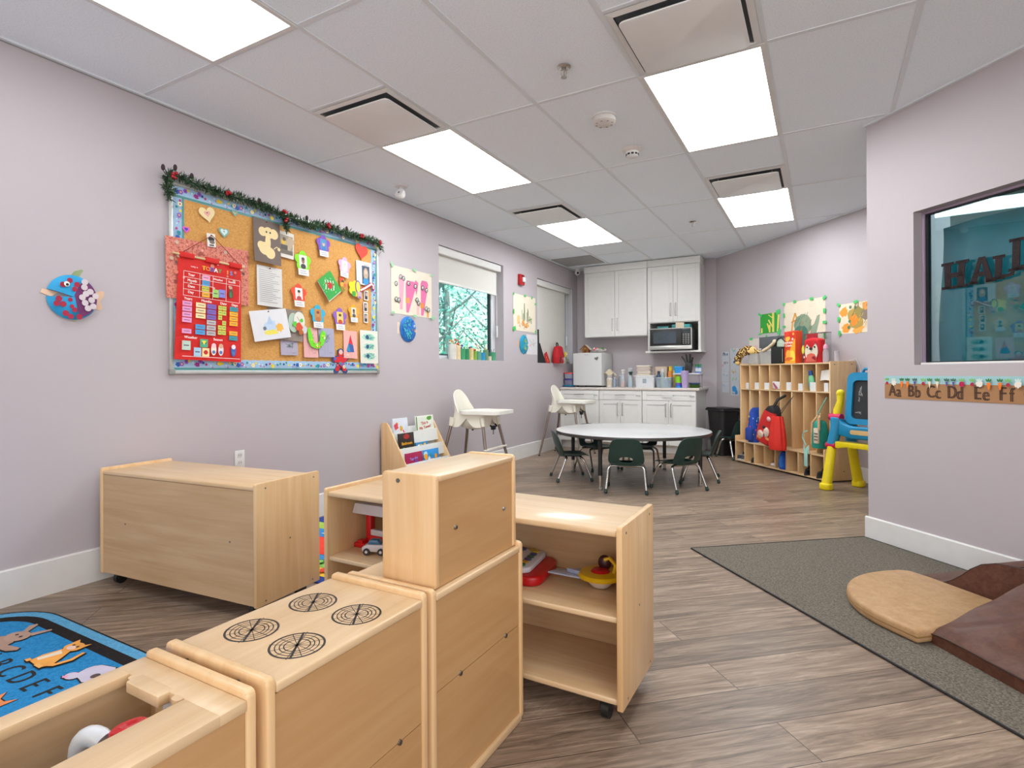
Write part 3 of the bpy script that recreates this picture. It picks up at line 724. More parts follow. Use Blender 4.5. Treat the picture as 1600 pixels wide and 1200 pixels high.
# microwave
m = thing('microwave', 'stainless and black microwave in the wall cabinet niche', 'microwave', (1.225, 8.27, 1.3785))
W, D, H = .575, .37, .305; yf = -D
g = G(); g.box(0, W, yf + .02, -.01, .012, H, M('#8b8c8c', .4, .8), .004)
for x in (.05, W - .05): g.cyl((x, yf + .06, 0), (x, yf + .06, .014), .014, .014, BLACKP, 10); g.cyl((x, -.06, 0), (x, -.06, .014), .014, .014, BLACKP, 10)
emit(g, 'body', m)
g = G(); g.box(0, W * .76, yf, yf + .022, .065, H, BLACKP, .003); g.box(W * .1, W * .64, yf - .001, yf, .10, H - .05, M('#3c4a55', .08, spec=.9)); emit(g, 'door', m)
g = G(); g.box(0, W, yf - .003, yf + .02, .012, .066, STEEL, .003); g.box(0, W, yf - .002, yf + .02, H - .008, H + .001, STEEL); g.box(W - .012, W, yf - .002, yf + .02, .06, H, STEEL); g.box(0, .012, yf - .002, yf + .02, .06, H, M('#b9b8b5', .35, 1)); emit(g, 'steel_trim', m)
g = G(); g.box(W * .765, W - .013, yf, yf + .022, .066, H - .008, M('#17181a', .3), .002); g.box(W * .79, W * .95, yf - .001, yf, H - .05, H - .025, M('#2b3a3a', .2))
for r in range(6):
    for k in range(3): g.box(W * .79 + k * .033, W * .79 + k * .033 + .02, yf - .001, yf, .09 + r * .024, .10 + r * .024, M('#9a9c9c', .5))
emit(g, 'control_panel', m)
# small fridge
f = thing('small_fridge', 'small grey-white fridge on the countertop', 'fridge', (.145, 8.22, CT))
W, D, H = .44, .47, .497; FW = M('#cfd1d0', .4, var=.01)
g = G(); g.box(0, W, -D + .05, 0, .018, H, FW, .006)
for x in (.04, W - .04):
    for y in (-D + .08, -.05): g.cyl((x, y, 0), (x, y, .02), .014, .014, BLACKP, 10)
emit(g, 'body', f)
g = G(); g.box(0, W, -D, -D + .046, .024, H - .004, FW, .01, 3); g.box(.01, W - .01, -D + .046, -D + .052, .03, H - .01, DARK); d = emit(g, 'door', f)
g = G(); g.box(W * .4, W * .55, -D - .002, -D, H - .035, H - .028, M('#a9abab', .4)); emit(g, 'badge', d)
g = G(); g.T = Matrix.Translation((W * .83, -D - .001, H - .09)); g.sheet(heart(0, 0, .07, .3), M('#8d8a80', .6), 0, .002); g.ink(heart(0, 0, .045, .3), M('#5d5a54', .6)); emit(g, 'heart_magnet', loc=(.145, 8.22, CT), label='small grey heart magnet on the fridge door', cat='magnet')

# ------------------------------------------------------------------ round table and chairs
TC = Vector((1.63, 5.689, 0)); TR = .770
t_ = thing('round_table', 'low round table with pale grey top and black edge', 'table', TC)
g = G(); n = 72; ZT = .497
g.lathe([(.0, ZT), (TR - .006, ZT), (TR - .003, ZT - .001)], M('#d0cfd0', .2, var=.02, coat=.2), n); g.lathe([(TR - .003, ZT - .001), (TR, ZT - .006), (TR, ZT - .028), (TR - .004, ZT - .031)], M('#3b3633', .4), n); g.lathe([(TR - .004, ZT - .031), (0, ZT - .031)], M('#5a5048', .7), n); emit(g, 'tabletop', t_)
for a in (-98, -8, 76, 172):
    a = math.radians(a); x, y = .69 * math.cos(a), .69 * math.sin(a); q = ZT - .031
    g = G(); g.lathe([(.045, q), (.045, q - .005), (.019, q - .018), (.019, .13), (.017, .128)], BLACKP, 16, (x, y, 0)); l = emit(g, 'leg', t_)
    g = G(); g.lathe([(.0155, .13), (.0155, .022)], CHROME, 14, (x, y, 0)); g.lathe([(.012, .022), (.021, .012), (.021, 0), (0, 0)], M('#8a8580', .4), 14, (x, y, 0)); emit(g, 'foot_insert', l, label='chrome adjustable foot')

GREEN = M('#1f3b36', .42, var=.05)
def make_chair(label):
    c = thing('school_chair', label, 'chair', (0, 0, 0), 0, 'dark green school chairs')
    # seat: waterfall front, slightly dished; faces +y
    def seat(u, v):
        x = (u - .5); y = v
        w = .295 * (1 - .10 * (1 - y)); X = x * w; Y = -.12 + .275 * y
        z = .262 - .016 * (1 - (2 * x) ** 2) * math.sin(PI * min(1, y + .1)) - .035 * max(0, y - .8) ** 2 * 16 * .5 + .006 * (2 * x) ** 4
        k = max(0, abs(2 * x) - .82) * max(0, y - .8) * 3.2; Y -= k * .1
        return (X, Y, z)
    g = G(); g.grid(seat, 14, 14, GREEN, .007); emit(g, 'seat', c)
    # backrest: rounded trapezoid with a slot just above the seat
    n = 48
    def outer(a):
        x = math.cos(a); z = math.sin(a); p = 4.5
        r = (abs(x) ** p + abs(z) ** p) ** (-1 / p); x *= r; z *= r
        zz = .368 + .126 * z; wd = .150 - .020 * z; return (x * wd, zz)
    def inner(a):
        p = 2.6; x = math.cos(a); z = math.sin(a); r = (abs(x) ** p + abs(z) ** p) ** (-1 / p)
        return (x * r * .060, .300 + z * r * .027)
    def back(u, v):
        a = -2 * PI * u; ox, oz = outer(a); ix, iz = inner(a); x = ix + (ox - ix) * v; z = iz + (oz - iz) * v
        tt = (z - .26) / .27; y = -.12 - .02 - .075 * tt + .03 * (x / .15) ** 2 + .03 * max(0, .35 - tt) ** 2 * 2
        return (x, y, z)
    g = G(); g.grid(back, n, 7, GREEN, .007, cu=True); emit(g, 'backrest', c)
    for s in (-1, 1):
        for fr in (-1, 1):
            fy = .165 if fr > 0 else -.175; ty = .07 if fr > 0 else -.075
            pts = [(0, ty, .237), (s * .118, ty, .237), (s * .142, ty + fr * .006, .232), (s * .156, ty + fr * .018, .214), (s * .160, ty + fr * .03, .19), (s * .176, fy, .02)]
            g = G(); g.tube(pts, .0115, CHROME, 10); l = emit(g, 'leg', c)
            g = G(); g.ball((s * .177, fy, .0165), .0165, M('#1d3a36', .5), n=14, m=8); g.cyl((s * .177, fy, .016), (s * .173, fy - fr * .006, .04), .0145, .013, M('#1d3a36', .5), 12); emit(g, 'foot', l, label='dark green ball glide')
    g = G(); g.box(-.09, .09, -.09, .085, .242, .248, M('#16302c', .5)); emit(g, 'seat_bracket', c)
    return c
CH = [((1.765, 5.065), math.atan2(.966, -.26), 'green school chair seen from behind at the near side of the table'),
      ((1.10, 5.36), math.atan2(.58, .81), 'green school chair seen in profile at the left of the table'),
      ((2.165, 5.34), math.atan2(.574, -.819), 'green school chair seen half from behind at the near right of the table'),
      ((1.115, 6.06), math.atan2(-.55, .83), 'green school chair facing us beyond the left table leg'),
      ((1.555, 6.285), -PI / 2 + .06, 'green school chair facing us at the far middle of the table'),
      ((2.245, 5.945), math.atan2(-.16, -.985), 'green school chair half hidden at the far right of the table'),
      (tuple(cw(.725, .205))[:2], RA + PI, 'green school chair beside the black bin, half hidden by the cubby')]
c0 = None
for (x, y), a, l in CH:
    if c0 is None: c0 = make_chair(l); c0.location = (x, y, 0); c0.rotation_euler = (0, 0, a - PI / 2)
    else: copy_tree(c0, (x, y, 0), a - PI / 2, l)

# ------------------------------------------------------------------ high chairs
CREAM = M('#e8e4d6', .35, var=.015); LEGM = M('#8b7d74', .35, .6)
def make_high(label):
    """front faces +x"""
    h = thing('high_chair', label, 'high chair', (0, 0, 0), 0, 'white plastic high chairs')
    def ringp(a, hx, hy):
        p = 4; x = math.cos(a); y = math.sin(a); r = (abs(x) ** p + abs(y) ** p) ** (-1 / p); return x * r * hx, y * r * hy
    def wall(u, v):
        a = 2 * PI * u; bk = max(0, -math.cos(a))
        x, y = ringp(a, .175, .17)
        top = .705 + .0 * bk; bk2 = max(0, 1 - (y / .17) ** 2) if x < -.1 else 0
        if x < -.06: top += .215 * (bk2 ** .42) * min(1, max(0, (-x - .06) / .09))
        side = abs(math.sin(2 * a)); bot = .565 + .085 * (1 - min(1, side * 1.35)) ** 1.0
        z = bot + (top - bot) * v; fl = 1 + .16 * (.72 - z) / .2 if z < .72 else 1 - .05 * (z - .72) / .2
        lean = -.03 * max(0, z - .72) / .2
        return (x * fl + lean, y * fl, z)
    g = G(); g.grid(wall, 64, 14, CREAM, .009, cu=True)
    g.lathe([(.0, .535), (.08, .54), (.13, .56), (.155, .60), (.16, .64)], CREAM, 28); g.cyl((.0, -.05, .525), (0, -.05, .54), .01, .01, BLACKP, 10); emit(g, 'seat_shell', h)
    g = G()
    def tray(u, v):
        return None
    out = rrect(.13, 0, .42, .43, .07, 6); inn = rrect(.15, 0, .34, .36, .06, 6)
    N = len(out); vs = [(x, y, .69) for x, y in out] + [(x, y, .722) for x, y in out] + [(x, y, .722) for x, y in inn] + [(x, y, .706) for x, y in inn]
    fs = [tuple(range(N))[::-1], tuple(range(3 * N, 4 * N))]
    for k in range(3):
        for i in range(N): j = (i + 1) % N; fs.append((k * N + i, k * N + j, (k + 1) * N + j, (k + 1) * N + i))
    g.add(vs, fs, M('#eceae2', .3, var=.01)); emit(g, 'tray', h)
    for sx in (-1, 1):
        for sy in (-1, 1):
            g = G(); g.tube([(sx * .17, sy * .165, .60), (sx * .285, sy * .265, .012)], None, LEGM, 12, radii=[.0155, .0125]); l = emit(g, 'leg', h)
            g = G(); g.cyl((sx * .2845, sy * .2645, .014), (sx * .2868, sy * .2668, 0), .0135, .0135, BLACKP, 10); emit(g, 'foot', l, label='black rubber foot')
            g = G(); g.tube([(sx * .16, sy * .158, .655), (sx * .176, sy * .171, .575)], None, CREAM, 12, radii=[.03, .0195]); emit(g, 'leg_socket', h)
    g = G(); g.box(.205, .24, -.225, .225, .352, .368, CREAM, .004); emit(g, 'foot_bar', h)
    g = G(); r = random.Random(3)
    g.tube([(.17, -.05, .60), (.2, -.03, .56), (.19, .02, .545), (.21, .05, .57), (.17, .07, .60)], .009, DARK, 8); g.box(.185, .215, -.03, .03, .535, .575, DARK, .006); g.tube([(.2, 0, .54), (.2, -.005, .49)], .004, DARK, 6); emit(g, 'harness_strap', h)
    return h
h0 = make_high('white high chair next to the book display'); h0.location = (.365, 4.70, 0); h0.rotation_euler = (0, 0, .07)
copy_tree(h0, (.395, 6.93, 0), .02, 'white high chair in front of the base cabinets')

# ------------------------------------------------------------------ pedal bin
b = thing('pedal_bin', 'black plastic pedal bin in the corner by the cubby', 'bin', cw(.41, .185), RA)
BK = M('#232122', .45, var=.06)
def binw(u, v):
    a = 2 * PI * u; p = 5; x = math.cos(a); y = math.sin(a); r = (abs(x) ** p + abs(y) ** p) ** (-1 / p); k = .70 + .3 * v
    return (x * r * .178 * k - .0 * v, y * r * .142 * (.82 + .18 * v), .03 + .55 * v)
g = G(); g.grid(binw, 48, 8, BK, .004, cu=True); g.prism(rrect(0, 0, .24, .225, .05), 'z', .0, .034, BK, .006); emit(g, 'body', b)
g = G(); g.prism(rrect(0, 0, .39, .31, .05, 5), 'z', .575, .60, BK, .008); g.prism(rrect(0, 0, .37, .29, .05, 5), 'z', .60, .615, BK, .010, 3); emit(g, 'lid', b)
g = G(); g.box(-.08, .05, -.155, -.09, .02, .04, BLACKP, .008); emit(g, 'pedal', b)
g = G(); g.T = Matrix.Translation((-.05, -.1195, .075)); g.sheet(rect(0, 0, .09, .03), M('#b9bcbf', .5), 0, .001); emit(g, 'sticker', b, label='pale product sticker')
# ------------------------------------------------------------------ rugs and mats
r_ = thing('grey_rug', 'large grey carpet rug with black edge along the partition wall', 'rug', NW, RA)
pts = [(-.06, -1.234), (3.3, -1.31), (3.3, -.024), (-.012, -.024)]
g = G(); g.prism(pts, 'z', .0005, .007, CARPET, .002); emit(g, 'carpet', r_)
g = G(); q = pts + [pts[0]]
for (x0, y0), (x1, y1) in zip(q, q[1:]): g.cyl((x0, y0, .005), (x1, y1, .005), .0045, .0045, DARK, 8)
emit(g, 'binding', r_)
FL = Matrix.Rotation(-PI / 2, 4, 'X')
b_ = thing('alphabet_rug', 'blue alphabet rug with animals in the near left corner', 'rug', (1.10, .42, 0))
W, H = 2.1, 1.6
g = G(); g.prism(rrect(0, 0, W, H, .30, 10), 'z', .0005, .006, M('#15181c', .9)); 
g.T = Matrix.Translation((0, 0, .006)) @ FL; g.ly = 0
BL = speckle('rug_blue', ['#2273ab', '#2d86c0', '#3a94cd'], 90, .95, .2); BL2 = speckle('rug_light_blue', ['#4b93bf', '#5fa5cf', '#6fb2d9'], 90, .95, .2); BKR = speckle('rug_black', ['#221e1f', '#2d2829'], 90, .95, .2)
g.ink(rrect(0, 0, W - .016, H - .016, .295, 10), BL2); g.ink(rrect(0, 0, W - .10, H - .10, .26, 10), BKR); g.ink(rrect(0, 0, W - .20, H - .20, .215, 10), BL); emit(g, 'pile', b_)
RK = M('#1d1a18', .9)
for row, yy in (('ABCDEFGHIJKL', .895), ('MNOPQRSTUVWX', .30)):
    for i, ch in enumerate(row):
        g = G(); g.T = Matrix.Translation((0, 0, .0076)) @ FL; g.text(ch, .57 + .095 * i - 1.10, yy - .42, .115, RK, 0, .8, .002); emit(g, 'letter', b_)
def animal(name, shapes, loc):
    g = G(); g.T = Matrix.Translation((0, 0, .0076)) @ FL
    for pts, col in shapes:
        c = [sum(p[0] for p in pts) / len(pts), sum(p[1] for p in pts) / len(pts)]
        out = []
        for p in pts:
            d = math.hypot(p[0] - c[0], p[1] - c[1]) or 1; out.append((p[0] + (p[0] - c[0]) / d * .005, p[1] + (p[1] - c[1]) / d * .005))
        if col != '-': g.ink([(x - 1.10, y - .42) for x, y in out], RK)
    for pts, col in shapes:
        if col != '-': g.ink([(x - 1.10, y - .42) for x, y in pts], M(col, .95))
    return emit(g, name, b_)
animal('cat_picture', [([(.74, .962), (.835, .957), (.85, .99), (.82, 1.035), (.79, 1.075), (.745, 1.07), (.73, 1.01)], '#eda650'), ([(.742, .985), (.765, .98), (.785, 1.05), (.752, 1.06)], '#e9d9c0'),
    (circ(.765, 1.098, .042, 18, .033), '#eda650'), ([(.722, 1.108), (.717, 1.141), (.75, 1.125)], '#eda650'), ([(.785, 1.122), (.802, 1.144), (.806, 1.105)], '#eda650'), (circ(.765, 1.088, .022, 14, .014), '#f0cdbf'), (circ(.75, 1.104, .006, 8), '#2a2320'), (circ(.78, 1.104, .006, 8), '#2a2320'),
    ([(.835, .965), (.87, .985), (.885, 1.04), (.862, 1.095), (.85, 1.09), (.866, 1.04), (.856, 1.0), (.835, .985)], '#eda650'), ([(.72, .955), (.745, .952), (.75, .968), (.725, .972)], '#eda650'), ([(.80, .952), (.845, .952), (.84, .968), (.80, .968)], '#f0b565')], None)
animal('rabbit_picture', [([(.37, .88), (.50, .87), (.53, .93), (.50, 1.0), (.42, 1.02), (.36, .97)], '#a88978'), (circ(.452, 1.03, .055, 18, .042), '#b09282'), ([(.42, 1.06), (.375, 1.10), (.385, 1.125), (.40, 1.12), (.44, 1.07)], '#b09282'), ([(.465, 1.065), (.50, 1.13), (.515, 1.125), (.50, 1.06)], '#b09282'), (circ(.435, 1.035, .007, 8), '#2a2320'), (circ(.47, 1.035, .007, 8), '#2a2320'), ([(.50, .94), (.57, .95), (.60, .975), (.585, .99), (.51, .975)], '#a88978')], None)
animal('sheep_picture', [(blob(1.06, 1.04, .07, random.Random(3), 14, .12, .055), '#c9c2d6'), (circ(1.0, .99, .03, 14, .022), '#c9c2d6'), ([(.985, .985), (.972, .972), (.985, .965), (1.0, .975)], '#e59ac0'), (circ(1.075, 1.03, .016, 12), '#5a4a48')], None)
animal('pig_picture', [(blob(1.42, 1.03, .09, random.Random(5), 16, .1, .075), '#ecc3bd'), (circ(1.40, 1.0, .035, 14, .026), '#f0d0c8'), (circ(1.39, 1.05, .018, 10), '#d8604a'), (circ(1.37, 1.075, .008, 8), '#2a2320')], None)
animal('fox_picture', [(blob(.97, .74, .06, random.Random(6), 14, .12, .06), '#e08a55'), ([(.93, .78), (.925, .83), (.96, .80)], '#e08a55'), ([(.985, .80), (1.01, .83), (1.01, .78)], '#e08a55')], None)
# bright number rug glimpsed between the two shelf units
n_ = thing('number_rug', 'multicoloured number rug glimpsed between the two shelf units', 'rug', (.78, 2.55, 0))
g = G(); g.prism(rect(0, 0, 1.46, .98), 'z', .0005, .006, M('#26408f', .95)); g.T = Matrix.Translation((0, 0, .006)) @ FL; g.ly = 0
bands = [(2.92, 2.80, '#a6c84e'), (2.80, 2.66, '#2f86c8'), (2.655, 2.395, '#e8412c'), (2.39, 2.325, '#2f86c8'), (2.32, 2.235, '#8fc85a'), (2.23, 2.13, '#f2c437')]
for a, b, c in bands: g.ink(rect(0, (a + b) / 2 - 2.55, 1.42, a - b), M(c, .95))
for i in range(10):
    x = -.64 + i * .14; g.ink(circ(x, 2.278 - 2.55, .035, 14), M('#3f7f3a', .95)); g.ink(circ(x, 2.278 - 2.55, .022, 14), M('#8fc85a', .95)); g.ink(heart(x, 2.18 - 2.55, .07), M('#e0452f', .95)); g.text(str((i * 3 + 1) % 10), x, 2.86 - 2.55, .09, M('#d2432f', .95)); g.text(str(i), x, 2.73 - 2.55, .10, M('#f0e8d8', .95))
emit(g, 'pile', n_)
# vinyl soft-play pieces
TAN = speckle('tan_vinyl', ['#ab8862', '#b6926b', '#be9c76'], 26, .42, .12); BRN = speckle('brown_vinyl', ['#4f3228', '#5c3c30', '#664437'], 24, .40, .14)
def soft(g, pts, z0, z1, mat, sag=.006, r=.016):
    g.prism(pts, 'z', z0, z1, mat, r, 4)
c_ = thing('floor_cushion', 'tan half-round vinyl cushion on the grey rug', 'cushion', nw(0, 0, .0075), RA)
arc = [(1.25, -1.055), (1.10, -1.062)] + [(1.10 - .442 * math.sin(a), -.62 - .442 * math.cos(a)) for a in [i * PI / 24 * .5 for i in range(1, 24)]]
arc += [(.655, -.58), (.662, -.50), (.69, -.455), (.80, -.445), (1.25, -.445)]
g = G(); soft(g, arc[::-1], .0, .055, TAN); 
g2 = G()
bm_ = None
emit(g, 'cover', c_)
g = G(); g.tube([(x, y, .028) for x, y in arc], .0028, M('#96703f', .5), 6, closed=True); emit(g, 'seam', c_)
w_ = thing('soft_slide', 'dark brown vinyl soft-play slide with curved slope by the partition wall', 'soft play', nw(0, 0, .0075), RA)
prof = [(.655, .012), (.74, .02), (.83, .036), (.88, .066), (.93, .108), (.97, .15), (1.02, .188), (1.08, .212), (1.16, .222), (1.9, .225)]
pp = [(.655, 0)] + prof + [(1.9, 0)]
g = G(); g.prism([(x, z) for x, z in pp][::-1], 'y', -.435, -.06, BRN, .008, 2); emit(g, 'cover', w_)
g = G(); g.tube([(x, -.43, z + .0) for x, z in prof], .003, M('#3c241a', .5), 6); g.tube([(1.17, -.43, .223), (1.17, -.065, .223)], .003, M('#3c241a', .5), 6); emit(g, 'seam', w_)
m_ = thing('soft_ramp', 'brown vinyl wedge ramp in front, lying against the slide', 'soft play', nw(1.243, .985, .0075), RA - math.radians(7.6))
g = G(); L = .78
def top(u, v):
    x = u * L; y = v * .50; q = x * .8 - y * .55; z = .055 + .215 * v + .011 * math.sin(PI * min(1, v * 1.3)) * (math.sin(24 * q + 3 * y) * math.exp(-((x - .32) / .3) ** 2) + .5 * math.sin(47 * q - 6 * x))
    return (x, y, z - .012 * (abs(2 * u - 1) ** 10) - .010 * (1 - min(1, v * 14)) )
nu, nv = 60, 40
P = [[top(i / nu, j / nv) for j in range(nv + 1)] for i in range(nu + 1)]
vs = [p for r in P for p in r]; fs = [(i * (nv + 1) + j, (i + 1) * (nv + 1) + j, (i + 1) * (nv + 1) + j + 1, i * (nv + 1) + j + 1) for i in range(nu) for j in range(nv)]
g.add(vs, fs, BRN)
bot = lambda p: (p[0], p[1], 0.0)
for row in ([P[i][0] for i in range(nu + 1)], [P[nu][j] for j in range(nv + 1)], [P[i][nv] for i in range(nu, -1, -1)], [P[0][j] for j in range(nv, -1, -1)]):
    k = len(row); g.add(row + [bot(p) for p in row], [(i, i + k, i + k + 1, i + 1) for i in range(k - 1)], BRN)
emit(g, 'cover', m_)
g = G(); g.tube([(x / 20 * L, -.001, .052 - .012 * (abs(2 * x / 20 - 1) ** 10) - .006) for x in range(21)], .003, M('#3c241a', .5), 6); emit(g, 'seam', m_)
# ------------------------------------------------------------------ things on the left wall
def photo(g, cx, cz, w, h, bg, skin, top, hair=None, tone=None):
    g.ink(rect(cx, cz, w, h), M(bg)); g.ink(circ(cx, cz - h * .42, w * .34, 14, h * .22), M(top)); g.ink(circ(cx, cz + h * .05, w * .2, 16, h * .24), M(skin))
    if hair: g.ink(circ(cx, cz + h * .2, w * .21, 14, h * .13), M(hair))
def scrib(g, cx, cz, w, h, col, n, lw_, seed):
    r = random.Random(seed); p = [(cx + r.uniform(-w, w) / 2, cz + r.uniform(-h, h) / 2) for _ in range(n)]; g.line(p, lw_, M(col))
BDX = .016
def pin(name, label, cat, y, z, build, d=0.0, lift=.05, rot=0, group=None):
    """flat thing hung from its top edge; built in local x-z, z from 0 down"""
    g = G(); build(g); return emit(g, name, loc=lw(y, z, BDX + .002 + d), rot=(-lift, rot, LW), label=label, cat=cat, group=group)
def sheetp(w, h, col, paint=None, pin_col='#7a4a3a'):
    def f(g):
        r = random.Random(int(w * 1e4 + h * 1e3)); k = 8
        def s(u, v): x = (u - .5) * w; return (x, -.006 * math.sin(PI * u * .9 + v) * (v) - .0, -h * v)
        g.sheet([(-w / 2, -h), (w / 2, -h), (w / 2, 0), (-w / 2, 0)], M(col, .7, var=.02), 0, .0008)
        if paint: paint(g, w, h)
        if pin_col: g.T = Matrix.Translation((0, g.ly, -.012)); g.ball((0, -.002, 0), .005, M(pin_col, .3), n=8, m=6); g.T = Matrix()
    return f
# cork board
Y0, Y1, Z0, Z1 = 1.915, 3.71, 1.085, 2.222; W, H = Y1 - Y0, Z1 - Z0
cb = thing('cork_board', 'large cork notice board with flowered blue border on the left wall', 'notice board', lw(Y0, Z0), LW)
g = G(); g.box(.015, W - .015, -.012, -.001, .015, H - .015, CORK); emit(g, 'cork_panel', cb)
ALU = M('#c9ccc9', .4, .5)
for a, b, c, d in ((0, .022, 0, H), (W - .022, W, 0, H), (.022, W - .022, 0, .022), (.022, W - .022, H - .022, H)):
    g = G(); g.box(a, b, -.02, -.001, c, d, ALU, .003); emit(g, 'frame_rail', cb)
for a, c in ((-.004, -.004), (W - .03, -.004)): g = G(); g.box(a, a + .034, -.023, -.001, c, c + .034, M('#8a8c88', .5), .005); emit(g, 'corner_cap', cb)
def strip(L, seed):
    g = G(); r = random.Random(seed); h = .07
    pts = [(0, 0), (L, 0), (L, h)]; n = int(L / .03)
    for i in range(n, -1, -1): pts.append((L * i / n, h - (.004 if i % 2 else 0)))
    g.sheet(pts, M('#9fc0dd', .6, var=.03), -.0135, .0008); g.ink(rect(L / 2, .008, L, .014), M('#4e8f8c'))
    x = .03
    while x < L - .02:
        k = r.choice(['dot', 'dot', 'flower', 'splat', 'dot', 'sm']); z = r.uniform(.028, .056)
        if k == 'dot': g.ink(circ(x, z, .008, 10), M(r.choice(['#1f3f8f', '#e3ca3c', '#b8327a', '#1d8a8f'])))
        if k == 'sm': g.ink(circ(x, z, .004, 8), M('#f3f0ea')); g.ink(circ(x + .012, z - .012, .005, 8), M('#c64a9a'))
        if k == 'flower': g.ink(flower(x, z, .015, 6), M(r.choice(['#f1eee6', '#8f56b8', '#f0e3b0']))); g.ink(circ(x, z, .005, 8), M(r.choice(['#e3ca3c', '#6a2f86'])))
        if k == 'splat': g.ink(blob(x, z, .014, r), M(r.choice(['#1d8a9a', '#e6cf34', '#94297f', '#2456a8'])))
        x += r.uniform(.016, .03)
    return g
for L, T in ((W - .04, Matrix.Translation((.02, 0, .022))), (W - .04, Matrix.Translation((.02, 0, H - .092))), (H - .18, Matrix.Translation((.092, 0, .09)) @ Matrix.Rotation(-PI / 2, 4, 'Y')), (H - .18, Matrix.Translation((W - .022, 0, .09)) @ Matrix.Rotation(-PI / 2, 4, 'Y'))):
    g = strip(L, int(L * 100)); g.v = [T @ p for p in g.v]; emit(g, 'border_strip', cb)
# garland
ga = thing('garland', 'green tinsel garland with red berries along the top of the cork board', 'garland', (0, 0, 0))
gp = [(1.905, 2.125), (1.885, 2.19), (1.895, 2.262), (1.96, 2.262), (2.05, 2.25), (2.25, 2.243), (2.40, 2.243), (2.64, 2.226), (2.70, 2.215), (2.78, 2.212), (2.905, 2.20), (3.09, 2.226), (3.25, 2.215), (3.394, 2.212), (3.56, 2.222), (3.66, 2.215), (3.712, 2.165)]
gp2 = [(2.69, 2.215), (2.71, 2.16), (2.73, 2.12)]
GR1, GR2, GR3 = M('#2c4a30', .6, var=.2), M('#1d3524', .6, var=.2), M('#4a6844', .6, var=.2)
R = random.Random(11); g = G()
for path in (gp, gp2):
    for (y0, z0), (y1, z1) in zip(path, path[1:]):
        L = math.hypot(y1 - y0, z1 - z0); n = int(L * 1500)
        for i in range(n):
            t = R.random(); y, z = y0 + (y1 - y0) * t, z0 + (z1 - z0) * t; a = R.uniform(0, 2 * PI); ln = R.uniform(.022, .046)
            d = Vector((max(-.012, R.uniform(-.1, 1.0) * ln), math.cos(a) * ln, math.sin(a) * ln)); p = Vector((.047, y + R.uniform(-.012, .012), z - .022 + R.uniform(-.012, .012)))
            q = d.cross(Vector((R.random() - .5, R.random() - .5, R.random() - .5))).normalized() * R.uniform(.0025, .0045)
            g.add([p - q * .4, p + d * .55 - q, p + d, p + d * .55 + q], [(0, 1, 2, 3)], R.choice([GR1, GR1, GR2, GR3]))
emit(g, 'foliage', ga, kind='stuff')
g = G(); g.tube([(.044, y, z - .022) for y, z in gp], .006, GR2, 6); g.tube([(.044, y, z - .022) for y, z in gp2], .006, GR2, 6); emit(g, 'wire', ga)
for y, z in ((1.915, 2.255), (2.265, 2.247), (2.69, 2.235), (2.705, 2.18), (3.09, 2.225), (3.45, 2.222), (3.67, 2.21)):
    g = G()
    for k in range(4): g.ball((.07 + R.uniform(-.004, .01), y + R.uniform(-.014, .014), z - .018 + R.uniform(-.014, .014)), .0105, M('#a5121f', .25), n=10, m=7)
    emit(g, 'berry_cluster', ga)
for y, z in ((1.86, 2.29), (1.93, 2.31), (2.03, 2.29), (2.5, 2.265), (2.9, 2.245), (3.3, 2.255)):
    g = G(); g.ball((.055, y, z - .022), .011, M('#3a2526', .7), (1, 1, 1.7), 8, 8); emit(g, 'pine_cone', ga)

P_ = lambda c: M(c, .7, var=.03)
# hearts and small bits
def hearts(s, c1, s2, c2): 
    return lambda g: (g.sheet(heart(0, -s * .5, s), P_(c1), 0, .001), g.ink(heart(0, -s * .45, s2), P_(c2)), g.ink(circ(0, -s * .38, .004, 8), P_('#4a2f2a')))
pin('paper_heart', 'cream paper heart with a pink heart inside, top left of the cork board', 'decoration', 2.137, 2.125, hearts(.115, '#e8d3a0', .045, '#e6a9a0'), rot=-.25)
pin('paper_heart', 'tiny teal heart right of the cream heart', 'decoration', 2.34, 2.15, hearts(.05, '#7fa79a', .02, '#e3d79a'))
pin('paper_heart', 'teal heart with a pale blue heart inside, below the tiny teal heart', 'decoration', 2.262, 2.02, hearts(.078, '#7fa998', .052, '#c9dfe0'))
pin('paper_heart', 'small pink and blue heart near the left border of the board', 'decoration', 2.015, 1.972, hearts(.048, '#e05ac0', .026, '#3a4bc0'))
pin('paper_heart', 'big red paper heart in the upper right of the cork board', 'decoration', 3.508, 2.16, lambda g: g.sheet(heart(0, -.075, .155), P_('#dc4334'), 0, .0015), rot=.12, lift=.08)
# glitter sheet behind the chart
def glit(g):
    w, h = .545, .36; g.sheet(rect(0, -h / 2, w, h), speckle('pink_glitter_paper', ['#7f4438', '#c2685a', '#e39a88', '#b05a50'], 60, .5, .3), 0, .001)
    r = random.Random(8)
    for i in range(60): g.ink(circ(r.uniform(-.26, .26), r.uniform(-.34, -.02), r.uniform(.004, .014), 7), P_(r.choice(['#e7a89a', '#9c4f44', '#d97f6c', '#6f4a40', '#c9b09a'])))
pin('glitter_paper', 'crumpled pink glitter paper behind the red calendar chart', 'paper', 2.158, 1.892, glit, .0085, .0, -.012)
